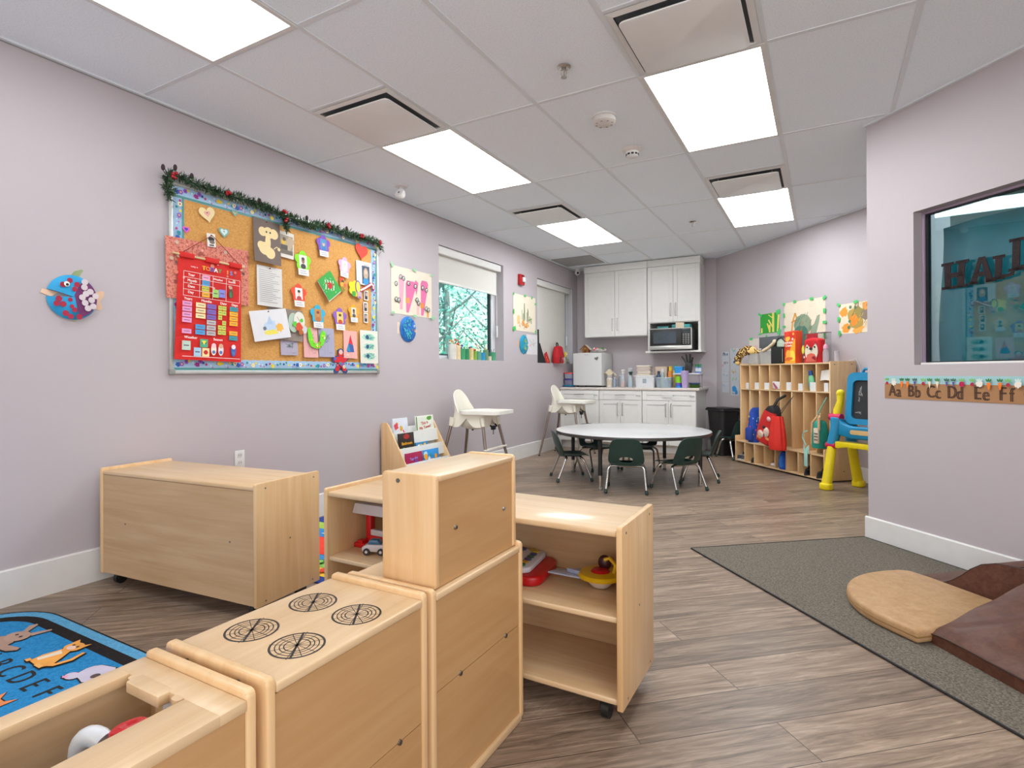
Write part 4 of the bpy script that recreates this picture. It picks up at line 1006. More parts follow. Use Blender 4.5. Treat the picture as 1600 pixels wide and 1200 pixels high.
# red pocket chart
ch = thing('calendar_chart', 'red cloth calendar chart reading TODAY IS', 'calendar', lw(2.165, 1.79, BDX + .016), LW, rot=(-.0, .03, LW))
RED = M('#cf1f1a', .75, var=.05, scale=40, bmp=.05)
w, h = .415, .625; WT = M('#f3e9e4', .6)
def chart_txt(g, s, x, z, size, c=WT): g.text(s, x, z, size, c, bold=.0006)
g = G()
def cloth(u, v): return ((u - .5) * (w + .022 * v), -.004 - .006 * math.sin(PI * u) * v - .004 * math.sin(9 * u) * v, -h * v)
g.grid(lambda u, v: cloth(u, 1 - v), 16, 12, RED, .0015); emit(g, 'cloth', ch)
g = G(); g.ly = -.016
for i, (a, c) in enumerate(zip('TODAY IS', ['#e6c52a', '#e6832a', '#3566c8', '#e8e2da', '#3f9a4a', '#000000', '#e6a52a', '#3f8fd0'])):
    if a != ' ': g.text(a, -.055 + i * .026, -.062, .036, M(c, .5), bold=.0022)
g.text('today is', -.118, -.066, .014, WT)
for s, x, z in (('Year', -.135, -.118), ('Month', -.13, -.152), ('Date', -.135, -.187), ('Day', -.138, -.222)): chart_txt(g, s, x, z, .022)
chart_txt(g, 'Weather', .035, -.118, .018); chart_txt(g, 'Season', .13, -.118, .018)
for x0, z0, x1, z1 in ((-.185, -.10, .185, -.10), (-.185, -.245, .185, -.245), (-.185, -.135, -.0, -.135), (-.185, -.17, -.0, -.17), (-.185, -.207, -.0, -.207), (.0, -.135, .185, -.135)): g.line([(x0, z0), (x1, z1)], .0022, WT)
for x in (-.185, -.085, -.0, .09, .185): g.line([(x, -.10), (x, -.245)], .0022, WT)
for s, x in (('Years', -.155), ('Months', -.04), ('Date', .072), ('Days', .15)): chart_txt(g, s, x, -.263, .022)
chart_txt(g, 'Weather', -.135, -.492, .022); chart_txt(g, 'Season', .04, -.492, .022)
g.line([(-.185, -.605), (.195, -.605)], .003, WT); emit(g, 'text_print', ch, label='white and coloured lettering')
def card(x, z, cw__, chh, c, deco=None):
    g = G(); g.sheet(rect(x, z, cw__, chh), M(c, .6), -.0165, .0006); g.line([(x - cw__ * .32, z), (x + cw__ * .32, z)], chh * .12, M('#6a5a6a', .7))
    if deco: deco(g)
    emit(g, 'card', ch)
for x, z, c in ((-.04, -.118, '#e9a0c0'), (-.04, -.152, '#4aa0d8'), (-.055, -.187, '#c6c84a'), (-.03, -.187, '#c6c84a'), (-.04, -.222, '#f0b030')): card(x, z, .05 if c != '#c6c84a' else .024, .03, c)
card(.025, -.205, .04, .05, '#9fd06a'); card(.068, -.2, .042, .05, '#7f86d8')
for i in range(6):
    if i != 4: card(-.155, -.29 - i * .033, .058, .028, '#e79ac8')
for i in range(6):
    card(.0, -.29 - i * .033, .06, .028, '#7a62b8' if i < 3 else '#b9b3b6')
    if i != 3: card(-.07, -.29 - i * .033, .062, .028, '#f0dca6' if i < 3 else '#4aa0d8')
r = random.Random(2)
for i in range(6):
    for k in range(2):
        if (i, k) not in ((2, 1), (3, 0)): card(.058 + k * .028, -.29 - i * .031, .026, .027, '#c6d05a')
for i, c in enumerate(['#2f9aa8', '#f2b22a', '#f2b22a', '#f2b22a', None, '#f2b22a', '#2f9aa8']):
    if c: card(.152, -.288 - i * .031, .058, .027, c)
card(-.155, -.54, .052, .055, '#bcd2c2'); card(-.085, -.575, .046, .052, '#a8d2ea'); card(-.032, -.575, .046, .052, '#f2dca0', lambda g: g.ink(circ(-.032, -.575, .014, 12), M('#c8261c'))); card(-.045, -.52, .05, .05, '#4fae8a', lambda g: g.ink([(-.06, -.505), (-.03, -.505), (-.045, -.53)], M('#f0e23a')))
for x, c1, c2 in ((.02, '#eec8cc', '#f5ead8'), (.068, '#d8a888', '#e8e0e4'), (.155, '#e8e4ec', '#3a62b0')):
    g = G(); g.sheet(circ(x, -.555, .018, 14, .036), M(c2), -.0165, .0006); g.ink(circ(x, -.53, .015, 12), M(c1)); g.ink(circ(x, -.57, .011, 10), M('#5a7ab8')); emit(g, 'season_card', ch)
g = G(); g.sheet(circ(.13, -.19, .016, 12, .03), M('#5a4a3a'), -.0165, .0006); g.ink(circ(.127, -.2, .008, 10, .02), M('#3a7a4a')); emit(g, 'season_card', ch)
g = G(); g.cyl((-.245, -.008, -.004), (.225, -.008, -.004), .007, .007, M('#d9bb8d', .5), 10); emit(g, 'dowel', ch)
g = G(); g.tube([(-.205, -.01, -.004), (.0, -.006, .155), (.205, -.01, -.004)], .002, M('#8f1c1c', .7), 6); emit(g, 'hanging_cord', ch)
for x in (-.16, .0, .16):
    g = G(); g.box(x - .045, x + .045, -.019, -.003, -.02, .012, RED, .004); emit(g, 'dowel_loop', ch)
# papers and photos on the board
pin('photo_print', 'small photo print of a dark animal pinned above the red chart', 'photo', 2.163, 1.955, sheetp(.056, .082, '#e6e3dd', lambda g, w, h: (g.ink(circ(0, -.035, .021, 14, .014), P_('#2c2a2c')), g.ink(circ(.004, -.052, .018, 14, .012), P_('#7a6a66')), g.ink(rect(0, -.072, .03, .008), P_('#3a3a3c')))), .016, .02, -.06)
def creature(g, w, h):
    c = P_('#e6cf9a')
    for p in (circ(-.035, -.085, .032), circ(.055, -.085, .036), circ(.012, -.085, .04), circ(.005, -.15, .022, rz=.05), circ(-.02, -.20, .05, rz=.045), circ(.02, -.225, .04), circ(-.05, -.185, .03)): g.ink(p, c, .0001)
    for x in (-.005, .025): g.ink(circ(x, -.082, .007, 10), P_('#333033'))
    g.line([(.05, -.19), (.075, -.17), (.09, -.18)], .006, c); g.ink(circ(.092, -.185, .012, 10), c)
pin('construction_paper', 'grey-brown sheet with a cream cut-out creature', 'paper', 2.58, 2.135, sheetp(.215, .30, '#6e5f58', creature), .002, .09, .03)
pin('photo_print', 'white-bordered photo right of the grey-brown sheet', 'photo', 2.745, 2.09, sheetp(.132, .185, '#ddd8cf', lambda g, w, h: (g.ink(rect(0, -.09, .112, .13), P_('#9a9284')), g.ink(rect(.02, -.09, .06, .12, -.5), P_('#b8a48c')), g.ink(circ(-.025, -.075, .02), P_('#d6b040')), g.ink(circ(-.02, -.055, .014), P_('#6a5648')), g.ink(rect(-.02, -.12, .06, .05), P_('#57524e')), g.ink(rect(0, -.145, .112, .03), P_('#6f685f')))), .003, .04, .05)
pin('notice_sheet', 'white typed notice sheet in the middle of the cork board', 'paper', 2.602, 1.82, sheetp(.205, .275, '#d5d3d0', lambda g, w, h: [g.line([(-.085, -.03 - i * .0135), (-.085 + .17 * (.6 + .4 * math.sin(i * 2.3) ** 2), -.03 - i * .0135)], .003, P_('#8f8e93')) for i in range(17)]), .002, .05, .02)
pin('construction_paper', 'grey card behind the white painting, with a green plate over it', 'paper', 2.735, 1.545, sheetp(.30, .225, '#8a7d74'), .001, .05, .03)
def boat(g, w, h):
    g.ink(blob(.0, -.115, .05, random.Random(2), rz=.045), P_('#b7cbe2')); g.ink([(-.03, -.1), (.0, -.04), (.02, -.1)], P_('#a9c0dc')); g.ink(blob(-.005, -.155, .055, random.Random(3), rz=.018), P_('#e6d85a')); g.ink(blob(.065, -.13, .03, random.Random(5)), P_('#eab14a'))
    g.ink(blob(-.055, -.125, .014, random.Random(5)), P_('#6a7382'))
pin('painting', 'white sheet with a loose blue and yellow painting, tilted', 'painting', 2.578, 1.522, sheetp(.30, .205, '#d8d8dc', boat), .012, .08, -.16)
def flowerp(name, label, y, z, r_, c, skin, top, hair, d=.003, capt=True, bg='#d8d2ca', tilt=0):
    def f(g):
        g.sheet(flower(0, -r_, r_, 5, rot=.3), P_(c), 0, .001); photo(g, 0, -r_ * 1.02, r_ * .9, r_ * 1.15, bg, skin, top, hair)
        if capt: g.sheet(rect(0, -r_ * 2.05, r_ * 1.25, r_ * .62), P_('#dedbd6'), g.ly, .0005); [g.line([(-r_ * .4, -r_ * (1.95 + .2 * k)), (r_ * (.3 + .1 * k), -r_ * (1.95 + .2 * k))], .004, P_('#8a93b8')) for k in (0, 1)]
    return pin(name, label, 'decoration', y, z, f, d, .07, tilt)
flowerp('photo_flower', 'lime green paper flower with a photo and caption', 2.887, 1.985, .078, '#86d81f', '#8a5f4a', '#2a2a2e', '#3a2a24')
flowerp('photo_flower', 'purple paper flower with a child in a blue hood', 3.085, 2.14, .07, '#7d4bb4', '#d8b09a', '#2a6ab0', '#2f8ab8', bg='#3a7ab0')
flowerp('photo_flower', 'pale pink paper flower with a faded photo', 3.31, 2.012, .07, '#e0a5c4', '#e2c8b8', '#d8cfd4', '#cfc0b8', bg='#e6d6da', tilt=.1)
flowerp('photo_flower', 'red-orange paper flower left of the green card', 2.848, 1.738, .072, '#e8492a', '#e0b8a8', '#b03a3a', '#26301f', bg='#e6dcd8')
flowerp('photo_flower', 'turquoise paper flower above the lilac sheet', 3.025, 1.603, .075, '#2aa5c8', '#c88a5a', '#b06a3a', '#7a4430', bg='#b8803f')
flowerp('photo_flower', 'purple paper flower next to the turquoise one', 3.25, 1.602, .075, '#8a5cb8', '#d8b49a', '#c04a2a', '#3a2c20', bg='#e0c050')
flowerp('photo_flower', 'orange-yellow paper flower right of the purple ones', 3.402, 1.645, .062, '#efa41f', '#7a5240', '#55504c', '#2c2220', bg='#cfc4b4')
def xcard(g):
    s = .178; P = rect(0, -.105, s * .92, s, .62)
    g.sheet(rect(0, -.112, s * .92, s, .62), P_('#e8e2dc'), 0, .001); g.sheet(P, M('#1d9a33', .35, var=.06), -.002, .002)
    r = random.Random(9)
    for i in range(4):
        x0 = -.045 + i * .026; g.line([(x0, -.065), (x0 + .008, -.105), (x0 + .002, -.14)], .008, P_('#ece2de')); g.line([(x0 + .005, -.085), (x0 + .007, -.10)], .009, P_('#c62f35'))
    g.ink(blob(0, -.105, .026, r), P_('#b7232b'))
    for i in range(12): g.ink(circ(r.uniform(-.07, .07), r.uniform(-.16, -.04), .003, 6), P_('#cfe6cf'))
pin('greeting_card', 'glossy green Christmas card with candy canes, set on its corner', 'card', 3.135, 1.865, xcard, .006, .1)
def sticks(g):
    r = random.Random(3)
    for c, x, z, rr in (('#e8722a', .0, -.03, .024), ('#d8452a', -.008, -.06, .02), ('#3a3a2a', .004, -.075, .014), ('#d8a83a', .0, -.10, .022), ('#e05a4a', .026, -.10, .015), ('#8a7a2a', -.004, -.135, .022)): g.ink(blob(x, z, rr, r), P_(c), .0008)
    g.sheet(rect(0, -.08, .05, .14), P_('#b08a3a'), .0005, .001)
pin('paper_craft', 'small orange and olive collage beside the green card', 'craft', 3.275, 1.885, sticks, .004, .05)
def yell(g): g.sheet(flower(-.02, -.075, .068, 5), P_('#ecd21f'), 0, .001); g.ink(blob(-.03, -.12, .025, random.Random(1)), P_('#3f9a3a')); g.sheet(circ(.02, -.06, .032, 18, .055), P_('#6a4a9a'), -.004, .001); g.ink(circ(.02, -.06, .024, 16, .045), P_('#e0d44a')); photo(g, .03, -.125, .05, .05, '#b9a0b8', '#c8a08a', '#8a6a9a')
pin('photo_flower', 'yellow paper flower with a purple ring, near the right border', 'decoration', 3.43, 1.85, yell, .003, .08)
pin('candy_cane', 'red and white paper candy cane poking from the yellow flower', 'decoration', 3.56, 1.842, lambda g: [g.line([(-.085, -.075), (-.03, -.05), (.02, -.022), (.05, -.005), (.072, -.02), (.07, -.045)], a, P_(c)) for a, c in ((.03, '#b5202a'), (.016, '#e8cfd0'))], .012, .03)
pin('photo_print', 'white sheet with a photo of a child in blue, under the red heart', 'photo', 3.527, 2.012, sheetp(.18, .195, '#dcdcd8', lambda g, w, h: (g.ink(rect(.02, -.11, .09, .15), P_('#4a5468')), g.ink(circ(.02, -.10, .028, 16, .05), P_('#b5a08a')), g.ink(circ(.02, -.085, .017), P_('#d8b8a0')), g.ink(circ(.02, -.165, .035, 14, .03), P_('#3a90c8')), scrib(g, .03, -.025, .08, .02, '#a09aa0', 9, .002, 4)), None), .002, .03)
for i, (y, z, l) in enumerate(((3.551, 1.775, 'topmost tiny photo in the column by the right border'), (3.543, 1.677, 'middle tiny photo in the column by the right border'), (3.545, 1.588, 'lowest tiny photo in the column by the right border'))):
    pin('photo_print', l, 'photo', y, z, sheetp(.05, .082, '#e3e0da', lambda g, w, h: (g.ink(rect(0, -h / 2, w * .7, h * .8), P_('#6a6468')), g.ink(circ(.003, -h * .42, .01, 10, .018), P_('#c0a89a')), g.ink(circ(0, -h * .72, .014, 10), P_('#39363c'))), None), .003, .02)
def plate(g):
    g.sheet(circ(-.04, -.075, .045, 24, .07), P_('#a9bfae'), .0, .002); g.sheet(circ(.01, -.06, .05, 28, .066), P_('#d6d6cc'), -.004, .003); g.line([(-.01, -.03), (.01, -.06), (.02, -.09)], .004, P_('#b5322a')); g.ink(blob(.03, -.055, .015, random.Random(4)), P_('#54c03a')); g.ink(blob(-.03, -.085, .02, random.Random(4)), P_('#54c03a')); g.ink(blob(.005, -.105, .03, random.Random(6)), P_('#cf4a2a')); g.ink(blob(.02, -.14, .02, random.Random(6)), P_('#b5622a')); g.sheet(circ(.055, -.12, .022, 14, .03), P_('#cfcbd2'), -.006, .001)
pin('paper_plate', 'green and white paper plate craft on the grey card', 'craft', 2.83, 1.525, plate, .012, .05)
def tree(g, w, h):
    r = random.Random(int(w * 1000)); scrib(g, 0, -h * .35, w * .5, h * .35, '#4a6a62', 26, .002, int(h * 1000)); 
    for x in (-.02, .01): g.line([(x, -h * .5), (x, -h * .9)], .002, P_('#b88a96'))
    g.line([(w * .15, -h * .85), (w * .35, -h * .84)], .002, P_('#5a5a72'))
pin('drawing', 'lilac sheet with a pencilled tree under the grey card', 'drawing', 2.765, 1.325, sheetp(.15, .11, '#a8a2b5', tree, None), .0, .06)
pin('drawing', 'pink sheet behind the bright green paper craft', 'drawing', 2.958, 1.425, sheetp(.135, .222, '#dfa9a6', tree, None), .0, .05)
pin('drawing', 'lilac sheet with a scribbled tree right of the pink sheet', 'drawing', 3.112, 1.432, sheetp(.158, .222, '#a3a3bb', tree, None), .0, .05)
def ucraft(g):
    c = P_('#6fd62a'); pts = [(-.085, -.02), (-.065, .0), (-.045, -.05), (-.03, -.11), (.0, -.125), (.03, -.10), (.035, -.05), (.06, -.02), (.085, -.03), (.09, -.075), (.06, -.13), (.03, -.155), (-.01, -.16), (-.055, -.145), (-.08, -.10)]
    g.sheet(pts, c, 0, .003); r = random.Random(2)
    for i in range(22): x, z = r.choice([(-.06, -.09), (-.045, -.12), (.06, -.06), (.07, -.09), (.03, -.13), (-.01, -.145)]); g.ink(circ(x + r.uniform(-.014, .014), z + r.uniform(-.02, .02), .005, 7), P_(r.choice(['#e8e0c0', '#f0a03a', '#e0e84a', '#c8442a', '#fff6f0'])))
pin('paper_craft', 'bright lime U-shaped paper craft with dots', 'craft', 3.005, 1.43, ucraft, .012, .04)
def hat(g, w, h): g.ink([(.0, -.03), (-.02, -.10), (.03, -.12)], P_('#cf2434')); g.ink([(-.02, -.10), (-.045, -.16), (-.03, -.175), (.04, -.17), (.03, -.115)], P_('#3a5a9a')); g.ink([(-.02, -.10), (-.045, -.16), (.0, -.17)], P_('#2a86b5')); g.line([(.0, -.175), (.005, -.215)], .003, P_('#c89a8a'))
pin('drawing', 'pink sheet with a red and blue pointed shape', 'drawing', 3.368, 1.427, sheetp(.15, .222, '#e2aaa2', hat, None), .0, .04, .02)
def teal(g, w, h):
    for i, z in enumerate((-.055, -.135, -.215)): g.ink(blob(.0, z, .07, random.Random(i), rz=.03), P_('#a8d8c0')); scrib(g, 0, z, .13, .05, '#3a8a8a', 22, .0025, i + 3); g.ink(blob(-.02, z, .018, random.Random(i)), P_('#2a4a78'))
pin('drawing', 'white sheet with green-teal scribbles overlapping the right border', 'drawing', 3.575, 1.442, sheetp(.212, .275, '#dcdad0', teal, None), .008, .03)
gm = thing('paper_figure', 'red and blue paper gingerbread figure hanging below the cork board', 'craft', lw(3.258, 1.283, .0215), LW)
def ginger(k): return [(x * k, z * k) for x, z in [(0, .0), (.03, -.012), (.032, -.04), (.02, -.058), (.055, -.06), (.09, -.045), (.098, -.068), (.07, -.10), (.035, -.115), (.045, -.145), (.075, -.18), (.06, -.2), (.03, -.195), (0, -.155), (-.03, -.195), (-.06, -.2), (-.075, -.18), (-.045, -.145), (-.035, -.115), (-.075, -.115), (-.095, -.09), (-.085, -.065), (-.05, -.062), (-.02, -.058), (-.032, -.04), (-.03, -.012)]]
g = G(); g.sheet(ginger(1), P_('#26407a'), 0, .003); emit(g, 'body', gm)
g = G(); g.ly = -.004; g.ink([(x * .82, z * .82 - .018) for x, z in ginger(1)], P_('#d2242c')); g.ink(circ(0, -.03, .02), P_('#d8b8a8')); g.ink(circ(-.06, -.085, .012), P_('#2a6ac0')); g.ink(circ(.075, -.06, .014), P_('#e6dcdc')); emit(g, 'red_trim', gm)

# plate fish and paintings on the wall itself
def dish(R_, cols, seed, cut):
    """shallow paper plate bulging off the wall; wedge mouth cut out"""
    g = G(); a0, a1 = cut; n = 40; r = random.Random(seed)
    def f(u, v): a = a1 + (2 * PI - (a1 - a0)) * u; rr = R_ * (1 - v); d = .022 * (1 - ((rr / R_) ** 4)) + .004; return (rr * math.cos(a), -.002 - d, rr * math.sin(a))
    return g, f
def tape(g, x, z, w, h, rot, col='#53b573'): g.ly = -.0045; g.ink(rect(x, z, w, h, rot), M(col, .5))
fs_ = thing('paper_plate_fish', 'blue and purple paper plate fish with dotted tail at far left', 'craft', lw(1.425, 1.477), LW)
g, f = dish(.113, None, 1, (PI - .28, PI + .05)); g.grid(lambda u, v: f(1 - u, v), 48, 8, M('#1f9ad0', .6, var=.12), .001); emit(g, 'plate_body', fs_)
g = G(); g.ly = -.029; r = random.Random(5)
bodyp = [(.11 * math.cos(a), .112 * math.sin(a)) for a in [(-1.25 + 2.35 * i / 20) for i in range(21)]] + [(.02, .06), (.0, .01), (.012, -.05), (.02, -.09)]
g.ink([(x * .93, z * .93) for x, z in bodyp], M('#6a2a62', .6, var=.2))
for x, z in ((-.02, .082), (.012, .065), (-.05, .058), (-.068, -.015), (-.078, -.04), (-.05, -.04), (-.012, -.048), (.0, -.065), (-.04, -.085), (-.018, -.10), (.02, -.098), (-.02, -.015), (.0, .04)): g.ink(circ(x, z, r.uniform(.010, .015), 12), P_('#a5203f'))
for x, z in ((.045, .082), (.043, .055), (.07, .035), (.05, .022), (.094, .015), (.033, .002), (.075, -.008), (.045, -.025), (.082, -.04), (.058, -.052)): g.ink(circ(x, z, .0155, 14), P_('#cfc3c8'))
g.ink(circ(-.036, .062, .013, 12), P_('#efe9df')); g.ink(circ(-.034, .059, .007, 10), P_('#1a1a1c')); emit(g, 'painted_spots', fs_)
g = G(); g.sheet([(-.01, .10), (.01, .135), (.045, .15), (.053, .145), (.04, .125), (.03, .10)], P_('#8fa070'), -.001, .001); g.sheet([(.0, -.105), (.01, -.125), (.022, -.115), (.025, -.10)], P_('#a8ab80'), -.004, .001); emit(g, 'fin', fs_)
g = G(); g.sheet([(.095, .03), (.135, .05), (.15, .045), (.148, .02), (.13, -.005), (.14, -.04), (.13, -.055), (.10, -.045)], P_('#dfb89a'), -.001, .001); emit(g, 'tail', fs_)
g = G(); g.sheet([(-.06, .02), (-.13, .03), (-.135, .01), (-.09, -.005)], P_('#e8c4a8'), -.003, .001); emit(g, 'lip', fs_)
fs_ = thing('paper_plate_fish', 'blue-green scaly paper plate fish below the pink painting', 'craft', lw(4.121, 1.49, -.0015), LW)
g, f = dish(.118, None, 1, (-.24, .10)); g.grid(lambda u, v: f(1 - u, v), 48, 8, M('#1f6fc0', .6, var=.25), .001); emit(g, 'plate_body', fs_)
g = G(); g.ly = -.029; r = random.Random(6)
for i in range(110):
    a, q = r.uniform(0, 2 * PI), .1 * math.sqrt(r.random()); x, z = q * math.cos(a), q * math.sin(a)
    if x < .06: g.ink(circ(x, z, .006, 8, .009), P_(r.choice(['#2fb0a8', '#2a8fd0', '#1f58b5', '#58c8c0']) if x < 0.02 else r.choice(['#1f58b5', '#2470c8'])), .00005)
g.ink(circ(.06, .03, .012, 12), P_('#e8eef2')); g.ink(circ(.062, .028, .006, 8), P_('#1a1a1c')); emit(g, 'painted_scales', fs_)
g = G(); g.sheet([(-.10, .05), (-.145, .06), (-.15, -.045), (-.10, -.05)], P_('#e2cdb5'), -.001, .001); emit(g, 'tail', fs_)
g = G(); g.sheet([(.07, -.01), (.13, .0), (.125, -.03), (.07, -.035)], P_('#e6c2a0'), -.003, .001); emit(g, 'lip', fs_)
fs_ = thing('paper_plate_fish', 'turquoise paper plate fish below the cactus painting', 'craft', lw(6.455, 1.447, -.0015), LW)
g, f = dish(.122, None, 1, (-.22, .12)); g.grid(lambda u, v: f(1 - u, v), 40, 7, M('#1f93b8', .6, var=.2), .001); emit(g, 'plate_body', fs_)
g = G(); g.ly = -.029; r = random.Random(7)
for i in range(14): g.ink(blob(r.uniform(-.05, .04), r.uniform(-.07, .07), .014, r), P_(r.choice(['#8fb85a', '#c8b04a', '#3fa890'])))
emit(g, 'painted_patch', fs_)
g = G(); g.sheet([(-.11, .03), (-.17, .05), (-.16, -.03), (-.11, -.04)], P_('#e0b08a'), -.001, .001); emit(g, 'tail', fs_)

def wall_art(name, label, loc, rz, w, h, col, paint, tapes, tcol='#53b573', wave=.006):
    t = thing(name, label, 'painting', loc, rz)
    g = G(); PM = M(col, .75, var=.03)
    g.sheet(rect(0, 0, w, h), PM, -.002, .001); paint(g, w, h); emit(g, 'paper', t)
    for x, z, tw, th_, ro in tapes:
        k = G(); k.sheet(rect(x, z, tw, th_, ro), M(tcol, .5), g.ly - .0008, .0006); emit(k, 'tape', t)
    return t
def pinkp(g, w, h):
    pk, pk2 = P_('#d8719f'), P_('#dba3b4')
    def cone(x0, x1, zt, xb, zb, c): g.ink([(x0, zt), (x0 + .02, zt + .03), (x1 - .02, zt + .03), (x1, zt), (xb + .02, zb), (xb - .015, zb)], c)
    cone(-.20, -.115, .115, -.165, -.17, pk2); cone(-.10, .06, .075, -.075, -.19, pk); cone(.125, .245, .105, .145, -.20, pk)
    g.ink([(.02, .09), (.05, .125), (.09, .1), (.06, -.02)], pk); g.ink(rect(-.07, -.08, .06, .05), P_('#e8985a')); g.ink(rect(.145, -.105, .05, .05), P_('#ee8a3a')); g.ink(rect(.235, -.17, .03, .08), P_('#eda85a')); cone(.06, .11, -.08, .075, -.2, P_('#dcb8b8'))
    for x, z in ((-.17, .125), (-.13, .115), (-.235, .055), (-.06, .08), (.04, .065), (.15, .065), (.21, .05), (.06, -.06), (.085, -.09), (-.24, -.085), (-.205, -.09), (.20, -.13), (.235, -.14)):
        g.ink(circ(x, z, .022, 14), P_('#3a3d3c')); g.ink(circ(x, z, .015, 12), P_('#d5d6d0')); g.ink(circ(x + .004, z - .003, .007, 8), P_('#55605c'))
wall_art('finger_painting', 'painting of pink cones with googly eyes by the first window', lw(4.19, 1.835), LW, .60, .43, '#e0d6c4', pinkp, [(-.30, .215, .05, .02, -1), (.02, .215, .05, .02, -.2), (.29, .205, .035, .02, .3), (.02, -.215, .05, .02, 0), (.30, -.21, .05, .03, .6), (-.29, -.21, .04, .02, 0)], '#8fce9c')
def cactus(g, w, h):
    r = random.Random(2)
    for x, z0, z1 in ((-.02, -.1, .13), (.0, -.08, .09), (.08, -.12, .07), (.10, -.1, .05), (-.08, -.08, .04), (-.05, -.1, .0), (.05, -.1, .02), (.14, -.1, -.03), (.18, -.12, -.06)): g.line([(x, z0), (x + r.uniform(-.01, .01), z1)], r.uniform(.008, .018), P_(r.choice(['#56744a', '#6a8058', '#48683f'])))
    g.line([(.1, -.08), (.2, -.05)], .012, P_('#6a9a52')); g.ink(blob(-.05, -.125, .04, r), P_('#e2a85a')); g.ink(blob(.05, -.15, .05, r, rz=.03), P_('#e8b86a')); g.ink(blob(-.18, -.09, .05, r, rz=.06), P_('#e6c48a')); g.line([(-.06, -.11), (.0, -.17), (.06, -.18)], .01, P_('#d8843a'))
    for i in range(10): g.ink(blob(r.uniform(-.2, .2), r.uniform(-.2, -.1), .008, r), P_('#cf8a5a'))
wall_art('cactus_painting', 'cream cactus painting taped between the two left wall windows', lw(6.49, 1.845), LW, .62, .46, '#e6dcc8', cactus, [(-.31, .22, .03, .03, 0), (0, .23, .05, .03, 0), (.2, .225, .04, .03, .9), (.3, .15, .04, .03, 0), (-.31, 0, .03, .06, 0), (-.30, -.21, .08, .05, .3), (.3, -.22, .03, .05, 0)], '#4fbf5f')
wall_art('faint_drawing', 'nearly blank white drawing behind the turquoise plate fish', lw(6.70, 1.455, -.0025), LW, .32, .26, '#d9d6d8', lambda g, w, h: (scrib(g, .02, .03, .2, .12, '#9a9a9a', 12, .003, 3), scrib(g, -.05, -.02, .05, .05, '#d86a5a', 6, .004, 5)), [])
al = thing('fire_alarm', 'red fire alarm strobe high on the wall between the windows', 'fire alarm', lw(6.36, 2.26, -.0015), LW)
g = G(); g.box(-.06, .06, -.045, -.001, -.068, .068, M('#b3161c', .4), .01); emit(g, 'housing', al)
g = G(); g.prism([(-.02, -.03), (.05, -.03), (.05, .03), (-.02, .03)], 'y', -.07, -.045, M('#d9dcda', .15), .008); emit(g, 'strobe_lens', al)
g = G()
for i in range(5): g.box(-.045, .045, -.047, -.045, .035 + i * .005 - .002, .036 + i * .005, M('#7a0f14', .6))
emit(g, 'horn_slots', al)
o_ = thing('wall_outlet', 'white electrical outlet above the shelf against the left wall', 'outlet', lw(2.375, .525), LW)
g = G(); g.box(-.036, .036, -.006, -.001, -.058, .058, WHITE, .003); emit(g, 'cover_plate', o_)
for z in (-.024, .024):
    g = G(); g.prism(rrect(0, z, .032, .036, .012), 'y', -.0085, -.006, M('#cfcecb', .4)); 
    for x in (-.007, .007): g.box(x - .0012, x + .0012, -.0088, -.0084, z - .004, z + .008, DARK)
    emit(g, 'receptacle', o_)
# ------------------------------------------------------------------ angled wall and partition
def grassp(g, w, h):
    for x, z0, z1, ww in ((.06, -.11, .12, .035), (.135, -.11, .09, .032), (.0, -.11, -.02, .03), (-.14, -.11, -.05, .03)): g.line([(x, z0), (x + (.02 if x > .1 else 0), z1)], ww, P_('#dccf6a'))
    g.line([(.06, -.06), (-.02, .04)], .02, P_('#dccf6a')); g.line([(.05, .06), (-.02, .1)], .012, P_('#dccf6a')); g.line([(.0, -.10), (-.04, .0)], .02, P_('#e0c85a')); g.line([(.15, .0), (.165, .09)], .02, P_('#dccf6a'))
wall_art('grass_painting', 'small green painting with yellow stalks above the giraffe', cw(1.08, .0, 1.66), RA, .335, .235, '#2f9a35', grassp, [(-.17, .115, .07, .03, -.5), (.15, .12, .07, .05, .2), (-.17, -.12, .06, .02, 0), (.16, -.115, .05, .07, -.4)], '#4fc06a')
def dinos(g, w, h):
    r = random.Random(3)
    g.ink(blob(-.02, -.02, .13, r, 22, .08, .12), P_('#8a9a80')); g.ink([(.1, -.06), (.15, -.02), (.19, .06), (.23, .07), (.22, .0), (.18, -.12), (.1, -.15)], P_('#8fa088')); g.ink(blob(-.05, -.14, .12, r, 22, .08, .11), P_('#4a7a6a')); g.ink(blob(-.05, -.15, .08, r, 18, .08, .07), P_('#3f6f66'))
    g.line([(-.2, -.2), (-.17, .02), (-.13, .12), (-.11, .06)], .022, P_('#d89a4a')); g.line([(-.19, .02), (-.12, .04)], .016, P_('#d88a3a')); g.line([(-.22, -.22), (-.14, -.08)], .04, P_('#b08a4a'))
    for i in range(26): x, z = r.uniform(-.15, .1), r.uniform(-.2, .08); g.line([(x, z), (x + .03, z + .04)], .006, P_(r.choice(['#6a7f6a', '#b5863a', '#5a8a78'])))
    for z in (.19, .17): g.line([(.07, z), (.18, z + .003)], .002, P_('#b0a48a'))
wall_art('dinosaur_painting', 'large beige painting of green humps and an orange stalk above the boxes', cw(1.63, .0, 1.615), RA, .61, .50, '#e2d4be', dinos, [(-.3, .24, .04, .03, -.6), (-.13, .25, .04, .03, 0), (.12, .25, .05, .03, 0), (.3, .24, .05, .03, .6), (.3, .10, .035, .05, 0), (.3, -.02, .05, .03, 0), (.3, -.16, .03, .05, 0), (-.3, .11, .03, .05, 0), (-.3, -.02, .05, .025, 0), (-.3, -.14, .03, .05, 0)], '#4fc06a')
